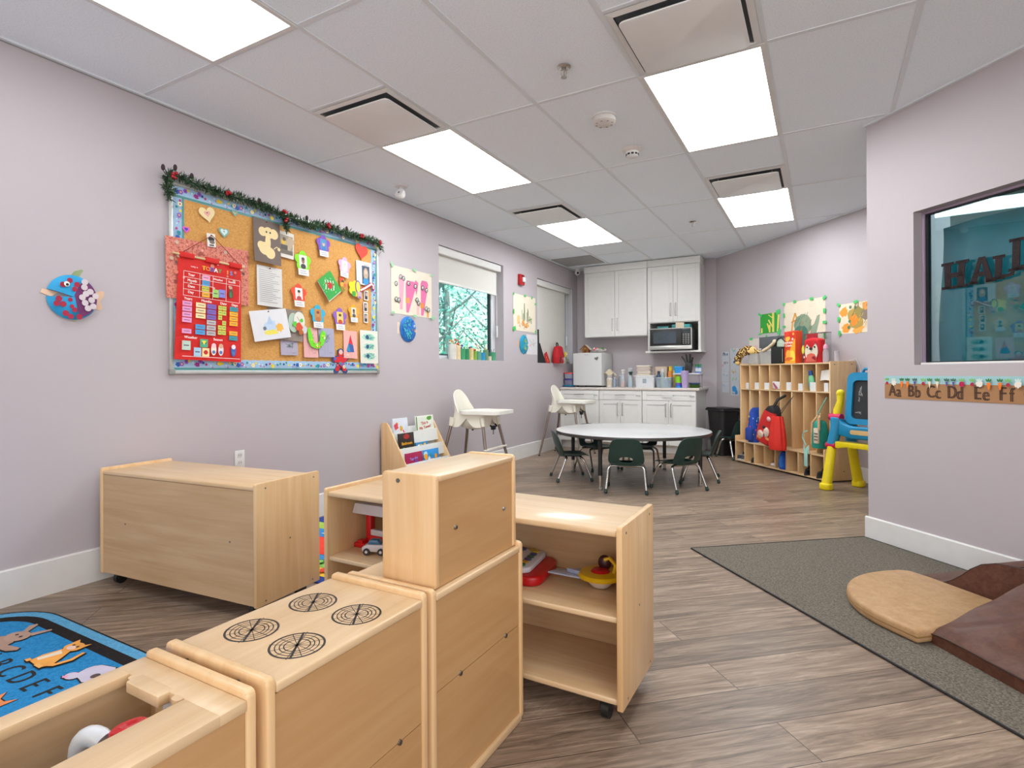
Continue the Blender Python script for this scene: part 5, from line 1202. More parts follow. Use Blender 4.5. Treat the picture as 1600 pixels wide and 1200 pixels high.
def orangep(g, w, h):
    r = random.Random(4)
    for c, x, z, rr in (('#ee9a3a', -.12, .07, .05), ('#ee9a3a', -.1, -.10, .05), ('#f0a84a', .05, -.1, .06), ('#e8a050', .15, .1, .06), ('#b5964a', .03, .0, .10), ('#9a8a4a', .05, .05, .06), ('#8a7a6a', .13, .02, .05), ('#ee8a2a', .0, -.02, .05)): g.ink(blob(x, z, rr, r, 16, .3), P_(c))
    for x, z in ((-.04, .11), (-.05, -.03), (-.06, -.09), (.02, .1)): g.ink(circ(x, z, .017, 10), P_('#5a7a5a'))
    for i in range(24): x, z = r.uniform(-.05, .15), r.uniform(-.12, .12); g.line([(x, z), (x + .015, z + .03)], .005, P_(r.choice(['#c8b05a', '#8a6a3a', '#e8c46a'])))
wall_art('lion_painting', 'orange and brown painting beside the partition edge', cw(2.295, .0, 1.605), RA, .36, .30, '#e6d8c0', orangep, [(-.18, .15, .04, .03, -.6), (.03, .155, .05, .03, .2), (-.18, .0, .03, .05, 0), (-.17, -.14, .03, .05, 0)], '#4fc06a')
wall_art('hidden_painting', 'pale painting half hidden behind the giraffe and boxes', cw(.90, .0, 1.34), RA, .40, .30, '#d9cfc4', lambda g, w, h: (g.ink(blob(.08, -.02, .06, random.Random(3)), P_('#6a5a8a')), g.ink(blob(-.08, .02, .05, random.Random(4)), P_('#e0b8c0'))), [(-.16, .15, .06, .03, 0), (.12, .16, .03, .05, -.5), (-.20, -.02, .05, .04, 0)], '#4fc06a')
# calendar sheets
def cal(label, u, z, w, h, extra, seed):
    g = G(); g.sheet(rect(0, 0, w, h), M('#c9cdd2', .6, var=.02), -.002, .0008); r = random.Random(seed)
    for i in range(6): g.line([(-w * .42, h * .2 - i * h * .12), (w * .42, h * .2 - i * h * .12)], .0015, P_('#9fb0c0'))
    for i in range(8): g.line([(-w * .42 + i * w * .12, h * .2), (-w * .42 + i * w * .12, -h * .4)], .0015, P_('#9fb0c0'))
    extra(g, w, h, r); emit(g, 'calendar_sheet', loc=cw(u, .001, z), rz=RA, label=label, cat='paper', group='calendar sheets on the angled wall')
def bl(cols, k=5): return lambda g, w, h, r: [g.ink(blob(r.uniform(-w * .35, w * .35), r.uniform(h * .1, h * .4), .016, r), P_(r.choice(cols))) for i in range(k)]
def big(col): return lambda g, w, h, r: (g.ink(blob(-.01, h * .18, .05, r, rz=.04), P_(col)), g.ink(blob(.03, -.02, .03, r), P_(col)), [g.ink(circ(-.05 + .03 * i, -h * .3, .008, 8), P_('#3a5a7a')) for i in range(4)])
rows = [1.285, 1.155, 1.02, .885, .80]
cal('calendar sheet with a grey swirl, top of the left column', .205, 1.285, .15, .13, bl(['#8f98a8', '#6a7488']), 1)
cal('calendar sheet with pink marks, second in the left column', .205, 1.15, .15, .13, bl(['#d89aa8', '#c8707a', '#9a9aa8']), 2)
cal('plain calendar sheet, third in the left column', .20, 1.015, .15, .13, bl(['#a8b4c4'], 2), 3)
cal('calendar sheet with faint blue rows at the bottom of the left column', .205, .875, .15, .14, bl(['#a8c0d8'], 2), 4)
cal('calendar sheet with teal squares, top of the right column', .40, 1.325, .17, .13, bl(['#8fb8b0', '#d8b0a8'], 4), 5)
cal('calendar sheet with a navy drawing, second in the right column', .41, 1.185, .17, .14, bl(['#3a4f78', '#6a86a8', '#2f3f66'], 6), 6)
cal('calendar sheet with a tan picture, third in the right column', .41, 1.06, .17, .10, bl(['#c8b89a', '#b0a080'], 4), 7)
cal('calendar sheet with pastel notes, fourth in the right column', .41, .955, .17, .105, bl(['#9ac8a8', '#d8a8b8', '#a8b8d8'], 5), 8)
cal('calendar sheet with a bright blue splash at the bottom of the right column', .41, .835, .17, .13, big('#2a8fd0'), 9)
# alphabet strip on the partition
a_ = thing('alphabet_strip', 'brown alphabet strip Aa to Ff with a vegetable border', 'sign', nw(.127, .0, .908), RA)
LET = M('#4a3020', .7); L = 1.6; g = G()
g.sheet([(0, 0), (L, 0), (L, .135), (0, .135)], M('#a67a52', .7, var=.06), -.002, .001); g.ink(rect(L / 2, .115, L, .046), M('#9fc8cc', .6, var=.04)); emit(g, 'strip_paper', a_)
for i, t in enumerate(['Aa', 'Bb', 'Cc', 'Dd', 'Ee', 'Ff', 'Gg', 'Hh', 'Ii', 'Jj', 'Kk', 'Ll']):
    q = (.012 if i > 3 else 0) + .122 * i
    for c_, x, z in ((t[0], .055, .045), (t[1], .097, .041)):
        g = G(); g.ly = -.0034; g.text(c_, x + q, z, .10, LET, 0, .72, .0042); emit(g, 'letter', a_)
g = G(); g.ly = -.0045; r = random.Random(12); x = .018; seq = ['rad', 'tur', 'car', 'car', 'pur', 'rad', 'par', 'par', 'pur', 'pur', 'beet', 'rad', 'tur', 'car', 'car', 'rad', 'tur', 'car', 'car', 'pur']; i = 0
while x < L - .03:
    k = seq[i % len(seq)]; i += 1; z = .094
    if k == 'rad': g.ink(circ(x, z, .010, 12), P_('#b0243f')); lf = '#7fbf6a'
    elif k == 'beet': g.ink(circ(x, z, .015, 12), P_('#b5124f')); lf = '#7fbf6a'
    elif k == 'tur': g.ink(blob(x, z + .004, .018, r), P_('#e8e2d8')); lf = '#cfe0d8'
    elif k == 'car': g.ink([(x - .011, z + .01), (x + .011, z + .01), (x + .004, z - .024), (x - .002, z - .028)], P_('#ef7a1f')); lf = '#2f7a3f'
    elif k == 'par': g.ink([(x - .009, z + .012), (x + .009, z + .012), (x + .001, z - .03)], P_('#e8ddc8')); lf = '#3f8a4a'
    else: g.ink([(x - .007, z + .012), (x + .007, z + .012), (x, z - .02)], P_('#5a4a9a')); lf = '#3f6a5a'
    for q in (-.5, 0, .5): g.ink(circ(x + q * .018, z + .024 - abs(q) * .004, .0045, 8, .009, -q), P_(lf), .00008)
    x += .038 + .008 * (i % 3)
emit(g, 'printed_border', a_)
# halloween letters on the interior window glass
hb = thing('letter_banner', 'black glitter HALLOWEEN letters stuck on the interior window', 'banner', nw(.452, -.058, 1.53), RA)
BG = speckle('black_glitter', ['#141012', '#2a2022', '#3a2c2c'], 200, .5, .3)
def serif(stems, bars):
    g = G(); g.ly = 0
    for pts in stems + bars: g.sheet(pts, BG, 0, .004)
    return g
def stem(x0, x1, w=.036, h=.15, sl=.0): return [[(x0 - w / 2, 0), (x0 + w / 2, 0), (x1 + w / 2, h), (x1 - w / 2, h)], rect(x0, .008, w * 1.9, .016), rect(x1, h - .008, w * 1.9, .016)]
letters = [('H', stem(.028, .026) + stem(.098, .108) + [rect(.066, .075, .09, .028)], (0, .005), .06), ('A', [[(-.01, 0), (.03, 0), (.075, .14), (.05, .14)], [(.10, 0), (.145, 0), (.09, .14), (.06, .14)], rect(.012, .008, .06, .016), rect(.125, .008, .06, .016), rect(.07, .05, .07, .024)], (.155, .012), .02),
    ('L', stem(.03, .035, .04, .125) + [[(.03, 0), (.12, .01), (.125, .03), (.11, .03), (.09, .022), (.03, .024)]], (.31, .018), .04), ('L', stem(.03, .036, .044, .165) + [[(.03, 0), (.125, .01), (.14, .04), (.12, .04), (.1, .024), (.03, .026)]], (.425, .048), .0)]
for ch_, pl, (ox, oz), ro in letters:
    k_ = 1 if ch_ == 'H' else .80
    g = serif([[(x * k_, z) for x, z in q] for q in pl], []); emit(g, 'letter', hb).location = (.155 + (ox - .155) * .72 if ox else 0, 0, oz)
for i, ch_ in enumerate('OWEEN'):
    g = G(); g.ly = 0; g.text(ch_, .06, .075, .19, BG, 0, .9, .006); o = emit(g, 'letter', hb); o.location = (.465 + i * .135, 0, .055 + .01 * i)
# cloth hung behind the glass of the interior window
cl = thing('teal_sheet', 'wrinkled teal plastic sheet hanging behind the interior window', 'sheet', nw(IW[0] + .022, -.175, 0), RA)
TL = M('#1f8a96', .35, var=.3, scale=3.2)
def tsheet(u, v):
    x = u * 1.3; z = 1.06 + .86 * v + .03 * u
    y = .012 * math.sin(9 * x + 2 * z) + .010 * math.sin(17 * x - 6 * z) + .018 * math.sin(4 * z + 3 * x) + .02 * max(0, 1.16 - z) * math.sin(40 * x)
    return (x, y, z)
g = G(); g.grid(tsheet, 60, 40, TL, .001); emit(g, 'cloth', cl)
g = G()
for k in range(9): g.tube([(.02 + .15 * k + .04 * math.sin(q), -.006 - .004 * math.sin(q * 3 + k), 1.10 + .012 * math.sin(q * 2 + k)) for q in [i * .5 for i in range(8)]], .012, M('#17616a', .4), 6)
emit(g, 'gathered_hem', cl)
wp = G(); wp.box(IW[0] + .045, 1.75, .215, .217, 1.0, 2.6, M('#dfe4dc', .6)); emit(wp, 'paper_backing', loc=NW, rz=RA, label='white paper hanging behind the teal sheet in the interior window', cat='paper')
# ------------------------------------------------------------------ trees outside the first window
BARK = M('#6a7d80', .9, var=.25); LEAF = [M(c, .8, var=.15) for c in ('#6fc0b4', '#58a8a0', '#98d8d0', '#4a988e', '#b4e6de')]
def tree_(x, y, h, rad, seed, label, n):
    t = thing('tree', label, 'tree', (x, y, -.4), 0, 'trees outside the window'); r = random.Random(seed); g = G()
    lean = r.uniform(-.06, .06); trunk = [Vector((lean * z + .03 * math.sin(z * 1.7 + seed), lean * z * .5, z)) for z in [h * i / 10 for i in range(11)]]
    g.tube(trunk, None, BARK, 8, radii=[rad * (1 - .085 * i) for i in range(11)])
    for i in range(16):
        k = r.randint(3, 9); p = trunk[k]; a = r.uniform(0, 6.28); L = h * r.uniform(.16, .3) * (1.1 - k / 14); d = Vector((math.cos(a), math.sin(a), r.uniform(.5, 1.1))).normalized()
        g.tube([p, p + d * L * .5, p + d * L + Vector((0, 0, L * .15))], None, BARK, 5, radii=[rad * .32, rad * .2, rad * .06])
    emit(g, 'trunk', t); g = G()
    for i in range(n):
        z = h * r.uniform(.22, 1.08); q = math.sqrt(r.random()) * h * .23; a = r.uniform(0, 6.28); c = Vector((lean * z + q * math.cos(a), q * math.sin(a), z))
        u_ = Vector((r.gauss(0, 1), r.gauss(0, 1), r.gauss(0, 1))).normalized() * r.uniform(.035, .075); w_ = u_.cross(Vector((r.gauss(0, 1), r.gauss(0, 1), r.gauss(0, 1)))).normalized() * r.uniform(.02, .035)
        g.add([c - u_, c + w_, c + u_, c - w_], [(0, 1, 2, 3)], r.choice(LEAF))
    emit(g, 'foliage', t, kind='stuff')
for i, (x, y, h, rad, l, n) in enumerate(((-3.4, 9.0, 5.2, .11, 'slim tree with the nearest trunk, left part of the window view', 800), (-4.3, 11.1, 5.8, .15, 'tree with a thick grey trunk mid-view outside the window', 1300), (-6.2, 12.4, 6.2, .16, 'tree further back behind the nearest trunk outside', 1500), (-4.4, 13.4, 6.0, .13, 'tree at the far edge of the window view', 1300), (-8.5, 15.5, 7.0, .13, 'tallest tree far behind the others outside the window', 2200))): tree_(x, y, h, rad, 20 + i, l, n)
g = G(); g.box(-30, -.25, -6, 40, -.45, -.4, speckle('lawn', ['#4f7f5a', '#6a9a6a', '#84b080'], 30)); emit(g, 'ground_outside', kind='structure')

# ------------------------------------------------------------------ crafts and things on the sills
SZ = W1[2] + .0005
def tubecraft(y, r_, h, col, label, extra=None, x=-.06):
    t = thing('tube_craft', label, 'craft', (x, y, SZ), LW, 'paper crafts on the window sill')
    g = G(); g.lathe([(r_, 0), (r_, h)], M(col, .7, var=.1), 18); g.lathe([(r_ - .002, h), (r_ - .002, .004), (0, .004)], M('#c9b48a', .8), 18); emit(g, 'tube', t)
    if extra: extra(t, r_, h)
    return t
def top_blob(cols, seed, n=5, hh=.05):
    def f(t, r_, h):
        r = random.Random(seed); g = G()
        for i in range(n): g.ball((r.uniform(-r_, r_) * .7, r.uniform(-.01, .01), h + r.uniform(-.005, hh)), r.uniform(.008, .016), M(r.choice(cols), .7), n=8, m=6)
        emit(g, 'pompom_top', t)
    return f
def pipe(col, seed):
    def f(t, r_, h):
        g = G(); g.tube([(-r_ * .7, 0, h - .01), (-r_ * .9, 0, h + .07), (0, 0, h + .12), (r_ * .9, 0, h + .07), (r_ * .7, 0, h - .01)], .004, M(col, .8), 6); emit(g, 'handle_loop', t)
    return f
tubecraft(4.93, .045, .16, '#d8d4cc', 'grey-white paper craft at the near end of the window sill', top_blob(['#e6dcd0', '#e0a040', '#d8d4cc'], 1, 6, .05))
tubecraft(5.02, .040, .15, '#ddc8a0', 'beige paper craft with an orange face on the sill', top_blob(['#d8704a', '#e0a040', '#d8604a'], 2, 7, .06))
tubecraft(5.12, .036, .12, '#3f9a68', 'green tube craft with a pink speckled top', top_blob(['#d87aa0', '#e8e0e4', '#6a6a9a'], 3, 6, .04))
tubecraft(5.20, .034, .12, '#2f8a5c', 'darker green tube craft under a looped handle', pipe('#8fcf9a', 4))
tubecraft(5.285, .036, .12, '#d9c58a', 'yellow-beige tube craft with dark eyes', top_blob(['#2f2a2a', '#e0846a', '#3a5a9a'], 5, 5, .02))
tubecraft(5.365, .030, .10, '#7faa3f', 'olive tube craft with an orange top', top_blob(['#e07a4a'], 6, 3, .02))
tubecraft(5.45, .034, .10, '#5f9f86', 'sage tube craft with a peach face on top', top_blob(['#ecc6b0', '#d8604a', '#f0d8c8'], 7, 6, .07))
tubecraft(5.535, .034, .09, '#1f8fc0', 'bright blue tube craft on the sill')
tubecraft(5.615, .032, .12, '#6a8f6a', 'grey-green tube craft beside the blue one', top_blob(['#b0a07a', '#c8a86a'], 8, 4, .03))
tubecraft(5.69, .028, .05, '#d8c8b4', 'short cream tube craft at the far end of the sill')
tubecraft(5.77, .038, .10, '#4a9a72', 'green tube craft with black twigs at the far end of the sill', lambda t, r_, h: emit((lambda g: (g.tube([(.01, 0, h - .01), (.035, 0, h + .04)], .003, DARK, 5), g.tube([(-.01, 0, h - .01), (-.03, 0, h + .03)], .003, DARK, 5), g)[2])(G()), 'twig', t))
S2 = W2[2] + .0005
g = G(); g.prism([(0, 0), (.30, 0), (.215, .115), (.12, .27), (.095, .27), (.095, .455), (0, .455)], 'y', -.004, 0, M('#1d1e20', .8)); emit(g, 'black_card', loc=(-.02, 6.868, S2), rot=(-.02, 0, LW), label='black cut card standing at the near end of the second sill', cat='card')
g = G(); g.prism([(.0, 0), (.16, 0), (.14, .05), (.06, .16), (.0, .13)], 'y', -.01, 0, M('#b8202a', .7)); g.ly = -.0105
for x, z in ((.04, .08), (.07, .05), (.09, .03)): g.ink(circ(x, z, .014, 10), P_('#e0842a'))
emit(g, 'paper_craft', loc=(-.035, 7.16, S2), rot=(-.03, 0, LW), label='red folded craft with orange dots between the black card and backpack', cat='craft')
def bag_body(g, w, d, h, mat, seed=1, top=.55, k=.01):
    """soft bag: wide low, rounded top; back at y=0, bulging to -d"""
    r = random.Random(seed); ph = [r.uniform(0, 6) for _ in range(4)]
    def f(u, v):
        a = 2 * PI * u; p = 3.2; x = math.cos(a); y = math.sin(a); q = (abs(x) ** p + abs(y) ** p) ** (-1 / p)
        s = 1 - (1 - top) * max(0, v - .35) ** 1.6 * 2.0; s = max(.03, s * (1 if v < .86 else math.sqrt(max(0, 1 - ((v - .86) / .14) ** 2)) * .98 + .02)); s *= (.90 + .1 * min(1, v * 7))
        wob = 1 + k * 6 * (math.sin(5 * v * PI + ph[0] + 2 * a) * .3 + math.sin(3 * a + ph[1]) * .3)
        return (x * q * w / 2 * s * wob, -d / 2 + y * q * d / 2 * (.55 + .45 * s) * wob, h * v)
    g.grid(f, 40, 22, mat, 0, cu=True); g.grid(lambda u, v: (f(u, 0)[0] * v, -d / 2 + (f(u, 0)[1] + d / 2) * v, 0), 40, 1, mat, 0, cu=True); return f
p = thing('toddler_backpack', 'small red backpack with black stripe on the second window sill', 'backpack', (-.02, 7.47, S2), LW)
g = G(); bag_body(g, .26, .11, .25, M('#b3131f', .7, bmp=.05), 3, .62, .006); emit(g, 'body', p)
g = G(); g.grid(lambda u, v: (-.068 + .036 * u + .045 * v, -.112 + .02 * v * v, .008 + .22 * v), 3, 8, DARK, .004); emit(g, 'zip_panel', p)
g = G(); g.tube([(-.05, -.05, .235), (-.055, -.05, .275), (-.03, -.05, .292), (.0, -.05, .28), (.005, -.05, .24)], .009, DARK, 8); emit(g, 'handle', p)
g = G(); g.ly = -.113
for i, z in enumerate((.075, .06, .045)): g.line([(.055, z), (.105, z)], .006, P_('#e8d8d8'))
g.line([(.03, .055), (.03, .08)], .006, P_('#e8d8d8')); g.line([(.018, .068), (.042, .068)], .006, P_('#e8d8d8')); emit(g, 'printed_logo', p)
p = thing('flower_craft', 'yellow paper flower craft in a clear cup at the far end of the second sill', 'craft', (-.016, 7.80, S2), LW)
g = G(); g.lathe([(.03, 0), (.038, .09)], M('#b9c4b0', .4, alpha=.6), 16); emit(g, 'cup', p)
g = G()
for k in range(6): a = k * PI / 3; g.ball((.02 + .026 * math.cos(a), -.02, .135 + .026 * math.sin(a)), .016, M('#e6d23a', .6), n=8, m=6)
g.ball((.02, -.032, .135), .015, M('#f0ead0', .6), n=8, m=6); g.tube([(.02, -.02, .12), (.0, 0, .03)], .003, M('#5a8a4a', .7), 5); emit(g, 'flower', p)
g = G(); r = random.Random(3)
for i in range(7): g.ball((.05 + r.uniform(-.05, .09), -.02 + r.uniform(-.02, .02), .018 + r.uniform(0, .05)), .017, M(r.choice(['#e6c8b8', '#c8b8a8', '#d8a8a0', '#9aa890']), .7), n=8, m=6)
emit(g, 'pompom_base', p)

# ------------------------------------------------------------------ on the countertop
def solid(name, label, cat, prof, mat, x, y, z=CT, n=20, group=None, sx=1, sy=1):
    g = G(); g.lathe(prof, mat, n, sx=sx, sy=sy); return emit(g, name, loc=(x, y, z), label=label, cat=cat, group=group)
def tub(label, x, y, z, w, d, h, mat, lidmat=None, liph=.012, group=None, cat='container', name='storage_tub'):
    t = thing(name, label, cat, (x, y, z), 0, group); g = G(); q = .88
    def f(u, v): a = 2 * PI * u; p = 6; X = math.cos(a); Y = math.sin(a); r_ = (abs(X) ** p + abs(Y) ** p) ** (-1 / p); k = q + (1 - q) * v; return (X * r_ * w / 2 * k, Y * r_ * d / 2 * k, .003 + (h - .003) * v)
    g.grid(f, 40, 3, mat, .003, cu=True); g.prism(rrect(0, 0, w * q * .98, d * q * .98, .02), 'z', 0, .004, mat); emit(g, 'body', t)
    g = G(); g.tube([f(i / 40, 1) for i in range(40)], liph / 2, lidmat or mat, 6, closed=True); emit(g, 'rim', t)
    return t
t = tub('stack base: teal lidded box on the counter left of the fridge', .07, 7.79, CT, .15, .2, .025, M('#1f5f86', .4), M('#1a86b0', .4))
t['label'] = 'teal flat box under the stacked containers left of the fridge'
for i, (z, c, lc, l) in enumerate(((CT + .032, '#8f8ca6', '#3a2f86', 'purple-lidded container stacked left of the fridge'), (CT + .125, '#9aa0b4', '#d8332a', 'red-lidded container on top of the stack left of the fridge'))):
    k = tub(l, .075, 7.79, z, .12, .16, .068, M(c, .2, alpha=.75)); g = G(); g.prism(rrect(0, 0, .13, .17, .02), 'z', .066, .086, M(lc, .4), .005); emit(g, 'lid', k)
# things on the fridge
FT = CT + .4975
p = thing('gingerbread_house', 'brown paper gingerbread house on the small fridge', 'craft', (.27, 7.96, FT))
BRW, ICE = M('#8a5a34', .8), M('#e6dccb', .7)
g = G(); g.prism([(-.05, 0), (.05, 0), (.05, .06), (0, .11), (-.05, .06)], 'y', -.04, .04, BRW); emit(g, 'walls', p)
for s in (-1, 1): g = G(); g.prism([(0, .118), (s * .078, .045), (s * .082, .052), (0, .128)], 'y', -.055, .055, ICE); emit(g, 'roof_panel', p)
g = G(); g.tube([(-.078, -.056, .048), (0, -.056, .122), (.078, -.056, .048)], .006, BRW, 6); g.box(-.018, .018, -.043, -.04, 0, .045, M('#5a3820', .8)); g.ball((.0, -.045, .07), .012, M('#c8862a', .6), n=8, m=6); g.box(-.09, .09, -.06, .05, 0, .006, ICE); emit(g, 'icing_trim', p)
p = thing('snack_bag', 'crumpled bag of red and green snacks lying on the small fridge', 'bag', (.47, 7.96, FT)); r = random.Random(5)
g = G()
def sb(u, v): a = 2 * PI * u; t_q = PI * v; return (.10 * math.cos(a) * math.sin(t_q) * (1 + .15 * math.sin(5 * a)), .07 * math.sin(a) * math.sin(t_q), .035 - .035 * math.cos(t_q) + .012 * math.sin(3 * a) * math.sin(t_q) ** 2 + .004)
g.grid(sb, 28, 12, M('#b7b0ac', .25, var=.3, scale=30), 0, cu=True); emit(g, 'body', p)
for i in range(9):
    a, q = r.uniform(0, 6.28), r.uniform(.02, .08); g = G(); g.ball((q * math.cos(a) * 1.1, q * math.sin(a) * .6 - .02, .045 + r.uniform(0, .022)), r.uniform(.014, .022), M(r.choice(['#b81c38', '#d8405a', '#6f8a5a', '#9a6a4a', '#3a2a34', '#e6dcd4']), .5), (1.2, 1, .8), 10, 7); emit(g, 'snack', p)
# bottles right of the fridge
WGL = M('#d8d4cc', .25, var=.02)
p = thing('sanitizer_jug', 'white lidded jar with a folded cloth on it beside the fridge', 'jar', (.665, 7.86, CT))
g = G(); g.lathe([(.042, 0), (.046, .01), (.046, .12), (.034, .135), (.034, .15)], WGL, 20); g.lathe([(.034, .15), (.037, .15), (.037, .17), (0, .172)], WGL, 20); emit(g, 'body', p)
g = G(); 
for k in range(4): g.lathe([(.0465, .03 + k * .022), (.0465, .04 + k * .022)], M('#c8b08a', .6), 20)
emit(g, 'label_band', p)
g = G(); r = random.Random(6)
def clf(u, v): a = 2 * PI * u; q = .012 + .075 * v + .012 * math.sin(4 * a) * v; return (q * math.cos(a), q * math.sin(a) * .7, .255 - .075 * v - .018 * math.sin(4 * a + 1) * v)
g.grid(clf, 36, 8, M('#cdbfa4', .9), .003, cu=True); emit(g, 'cloth', loc=(.665, 7.86, CT), label='beige cloth draped over the white jar beside the fridge', cat='cloth')
CLB = pane_mat('clear_bottle', (.78, .84, .88, 1), boost=2)
for i, (x, y, h, c, l) in enumerate(((.745, 7.83, .14, '#8fa0b4', 'clear grey-blue bottle right of the white jar'), (.79, 7.95, .17, '#aab4bf', 'taller clear bottle behind the grey-blue one'))):
    p = thing('clear_bottle', l, 'bottle', (x, y, CT)); g = G(); g.lathe([(.028, 0), (.03, .006), (.03, h * .7), (.014, h * .86), (.014, h * .92)], M(c, .15, alpha=.6), 18); emit(g, 'body', p); g = G(); g.lathe([(.016, h * .9), (.016, h), (0, h)], WHITE, 14); emit(g, 'cap', p)
def spray(x, y, liquid, label, trig, h=.24):
    p = thing('spray_bottle', label, 'bottle', (x, y, CT), -.6); g = G(); g.lathe([(.034, 0), (.037, .008), (.037, h * .5), (.022, h * .66), (.013, h * .74), (.013, h * .8)], M('#c9d4da', .15, alpha=.55), 18); emit(g, 'body', p)
    g = G(); g.lathe([(.033, .004), (.034, h * .3), (0, h * .3)], M(liquid, .2), 18); emit(g, 'liquid', p)
    g = G(); g.lathe([(.016, h * .78), (.016, h * .84), (.01, h * .86)], M(trig, .4), 12); g.prism([(-.012, h * .85), (.02, h * .85), (.03, h * .92), (.045, h * .93), (.045, h), (-.02, h), (-.025, h * .93)], 'y', -.01, .01, M(trig, .4), .003); g.tube([(.03, 0, h * .92), (.04, 0, h * .84), (.034, 0, h * .78)], .004, M(trig, .4), 6); emit(g, 'trigger_head', p); return p
spray(.865, 7.84, '#e07a2a', 'spray bottle with orange liquid on the counter', '#d8d6d2', .25)
spray(.945, 7.90, '#1f8fd0', 'spray bottle with bright blue liquid on the counter', '#c9ccd0', .27)
spray(.985, 7.80, '#8fb8c8', 'spray bottle with a dark green trigger next to the white tub', '#2f4a44', .22)
# white tub with folded towels on its lid
k = tub('white plastic tub with a white lid in the middle of the counter', 1.20, 7.83, CT, .29, .22, .155, M('#d3d5d8', .35, var=.02), M('#dfe0e2', .35)); g = G(); g.prism(rrect(0, 0, .30, .23, .03), 'z', .15, .165, M('#dcdde0', .35), .005); emit(g, 'lid', k)
g = G(); g.T = Matrix.Translation((0, 0, 0)); g.box(-.02, .03, -.112, -.108, .06, .12, M('#8f98a2', .5)); emit(g, 'label_sticker', k)
r = random.Random(8)
for i in range(5):
    g = G(); z = .166 + i * .028; w_, d_ = .19 - .006 * (i % 2), .15; ox = r.uniform(-.006, .006)
    g.box(-w_ / 2 + ox - .02, w_ / 2 + ox - .02, -d_ / 2, d_ / 2, z, z + .027, M(['#cfc4b4', '#d6cabc', '#c9b8b4', '#d0c0b8', '#d8cec0'][i], .95, bmp=.2), .012, 4); emit(g, 'folded_cloth', loc=(1.20, 7.83, CT), label=['lowest folded cloth on the white tub lid', 'second folded cloth up on the white tub lid', 'middle folded cloth on the white tub lid', 'fourth folded cloth up on the white tub lid', 'topmost folded cloth on the white tub lid'][i], cat='cloth', group='folded cloths on the white tub')
# clear organiser with bottles in it
k = tub('clear organiser box holding bottles on the counter', 1.457, 7.80, CT, .22, .19, .135, M('#b9c6cc', .12, alpha=.38), M('#cfd8dc', .15, alpha=.7))
for x, y, c, h, cap, l in ((1.382, 7.79, '#2a4660', .22, '#24364a', 'dark blue bottle in the clear organiser'), (1.432, 7.80, '#9fb0ac', .25, '#d8e0e2', 'grey bottle with pale cap in the clear organiser'), (1.480, 7.78, '#4a8fc0', .13, '#d0dce4', 'light blue bottle low in the clear organiser'), (1.526, 7.82, '#8a6aa0', .12, '#8fc04a', 'small purple and green bottle in the clear organiser')):
    p = thing('care_bottle', l, 'bottle', (x, y, CT + .005)); g = G(); g.lathe([(.026, 0), (.028, .005), (.028, h * .72), (.015, h * .82)], M(c, .35), 16); emit(g, 'body', p); g = G(); g.lathe([(.017, h * .8), (.019, h * .84), (.017, h), (0, h)], M(cap, .4), 14); emit(g, 'cap', p)
# banana-print and citrus bottles behind the organiser
for x, y, z0, c, c2, h, l in ((1.50, 7.96, CT, '#e08a3a', '#e6c42a', .29, 'orange-topped bottle behind the clear organiser'), (1.575, 7.93, CT, '#e6d02a', '#3f9a3a', .30, 'yellow bottle with green cap behind the clear organiser')):
    p = thing('spray_can', l, 'bottle', (x, y, z0)); g = G(); g.lathe([(.03, 0), (.032, .006), (.032, h * .72), (.02, h * .8)], M(c, .3), 18); emit(g, 'body', p); g = G(); g.lathe([(.022, h * .78), (.022, h), (0, h)], M(c2, .3), 16); emit(g, 'cap', p)
p = thing('pink_towel_pile', 'rolled beige towel behind the organiser against the wall', 'towel', (1.36, 8.05, CT)); tg = G(); tg.box(-.09, .09, -.07, .07, 0, .29, M('#cfb9a8', .95, bmp=.2), .03, 4); emit(tg, 'roll', p); tg = G(); tg.box(.091, .105, -.06, .06, .17, .285, M('#7a5a50', .95), .006); emit(tg, 'dark_edge', p); p.name = 'folded_towel'
# white wire shelf on the counter with things above and below
p = thing('counter_shelf', 'low white wire shelf at the end of the counter', 'shelf', (1.745, 7.90, CT)); WH = M('#d2cfd8', .4, var=.02)
g = G(); g.prism(rrect(0, 0, .36, .24, .02), 'z', .175, .195, WH, .005); emit(g, 'shelf_board', p)
for s in (-1, 1):
    for q in (-1, 1): g = G(); g.cyl((s * .165, q * .1, 0), (s * .165, q * .1, .176), .005, .005, M('#9a8f9a', .4), 8); emit(g, 'leg', p)
SB = CT + .1955
k = tub('bright blue plastic box on the counter shelf', 1.635, 7.88, SB, .12, .12, .085, M('#2a8fd8', .35), M('#5ab4ea', .3))
p = thing('knife_block', 'black utensil holder with black handles on the counter shelf', 'utensil holder', (1.745, 7.90, SB))
g = G(); g.prism([(-.04, 0), (.045, 0), (.06, .13), (-.02, .15)], 'y', -.045, .045, BLACKP, .008); emit(g, 'block', p)
for i, (x, L, a) in enumerate(((-.015, .11, -.55), (.0, .12, -.15), (.025, .12, .05), (.045, .08, .2))):
    g = G(); b = Vector((x, -.02 + .012 * i, .135)); g.tube([b, b + Vector((math.sin(a) * L, 0, math.cos(a) * L))], .0125, BLACKP, 8); emit(g, 'utensil_handle', p)
for i, x in enumerate((1.855, 1.895)):
    p = thing('care_bottle', ['white and blue bottle with green cap on the shelf, nearer the knife block', 'white and blue bottle with green cap on the shelf, nearer the wall end'][i], 'bottle', (x, 7.93, SB)); g = G(); g.lathe([(.018, 0), (.02, .004), (.02, .075), (.016, .082)], M('#5a82b8', .35), 14); g.lathe([(.0203, .02), (.0203, .065)], M('#d8dee6', .4), 14); emit(g, 'body', p); g = G(); g.lathe([(.017, .08), (.018, .084), (.018, .118), (0, .12)], M('#2f8a5a', .4), 14); emit(g, 'cap', p)
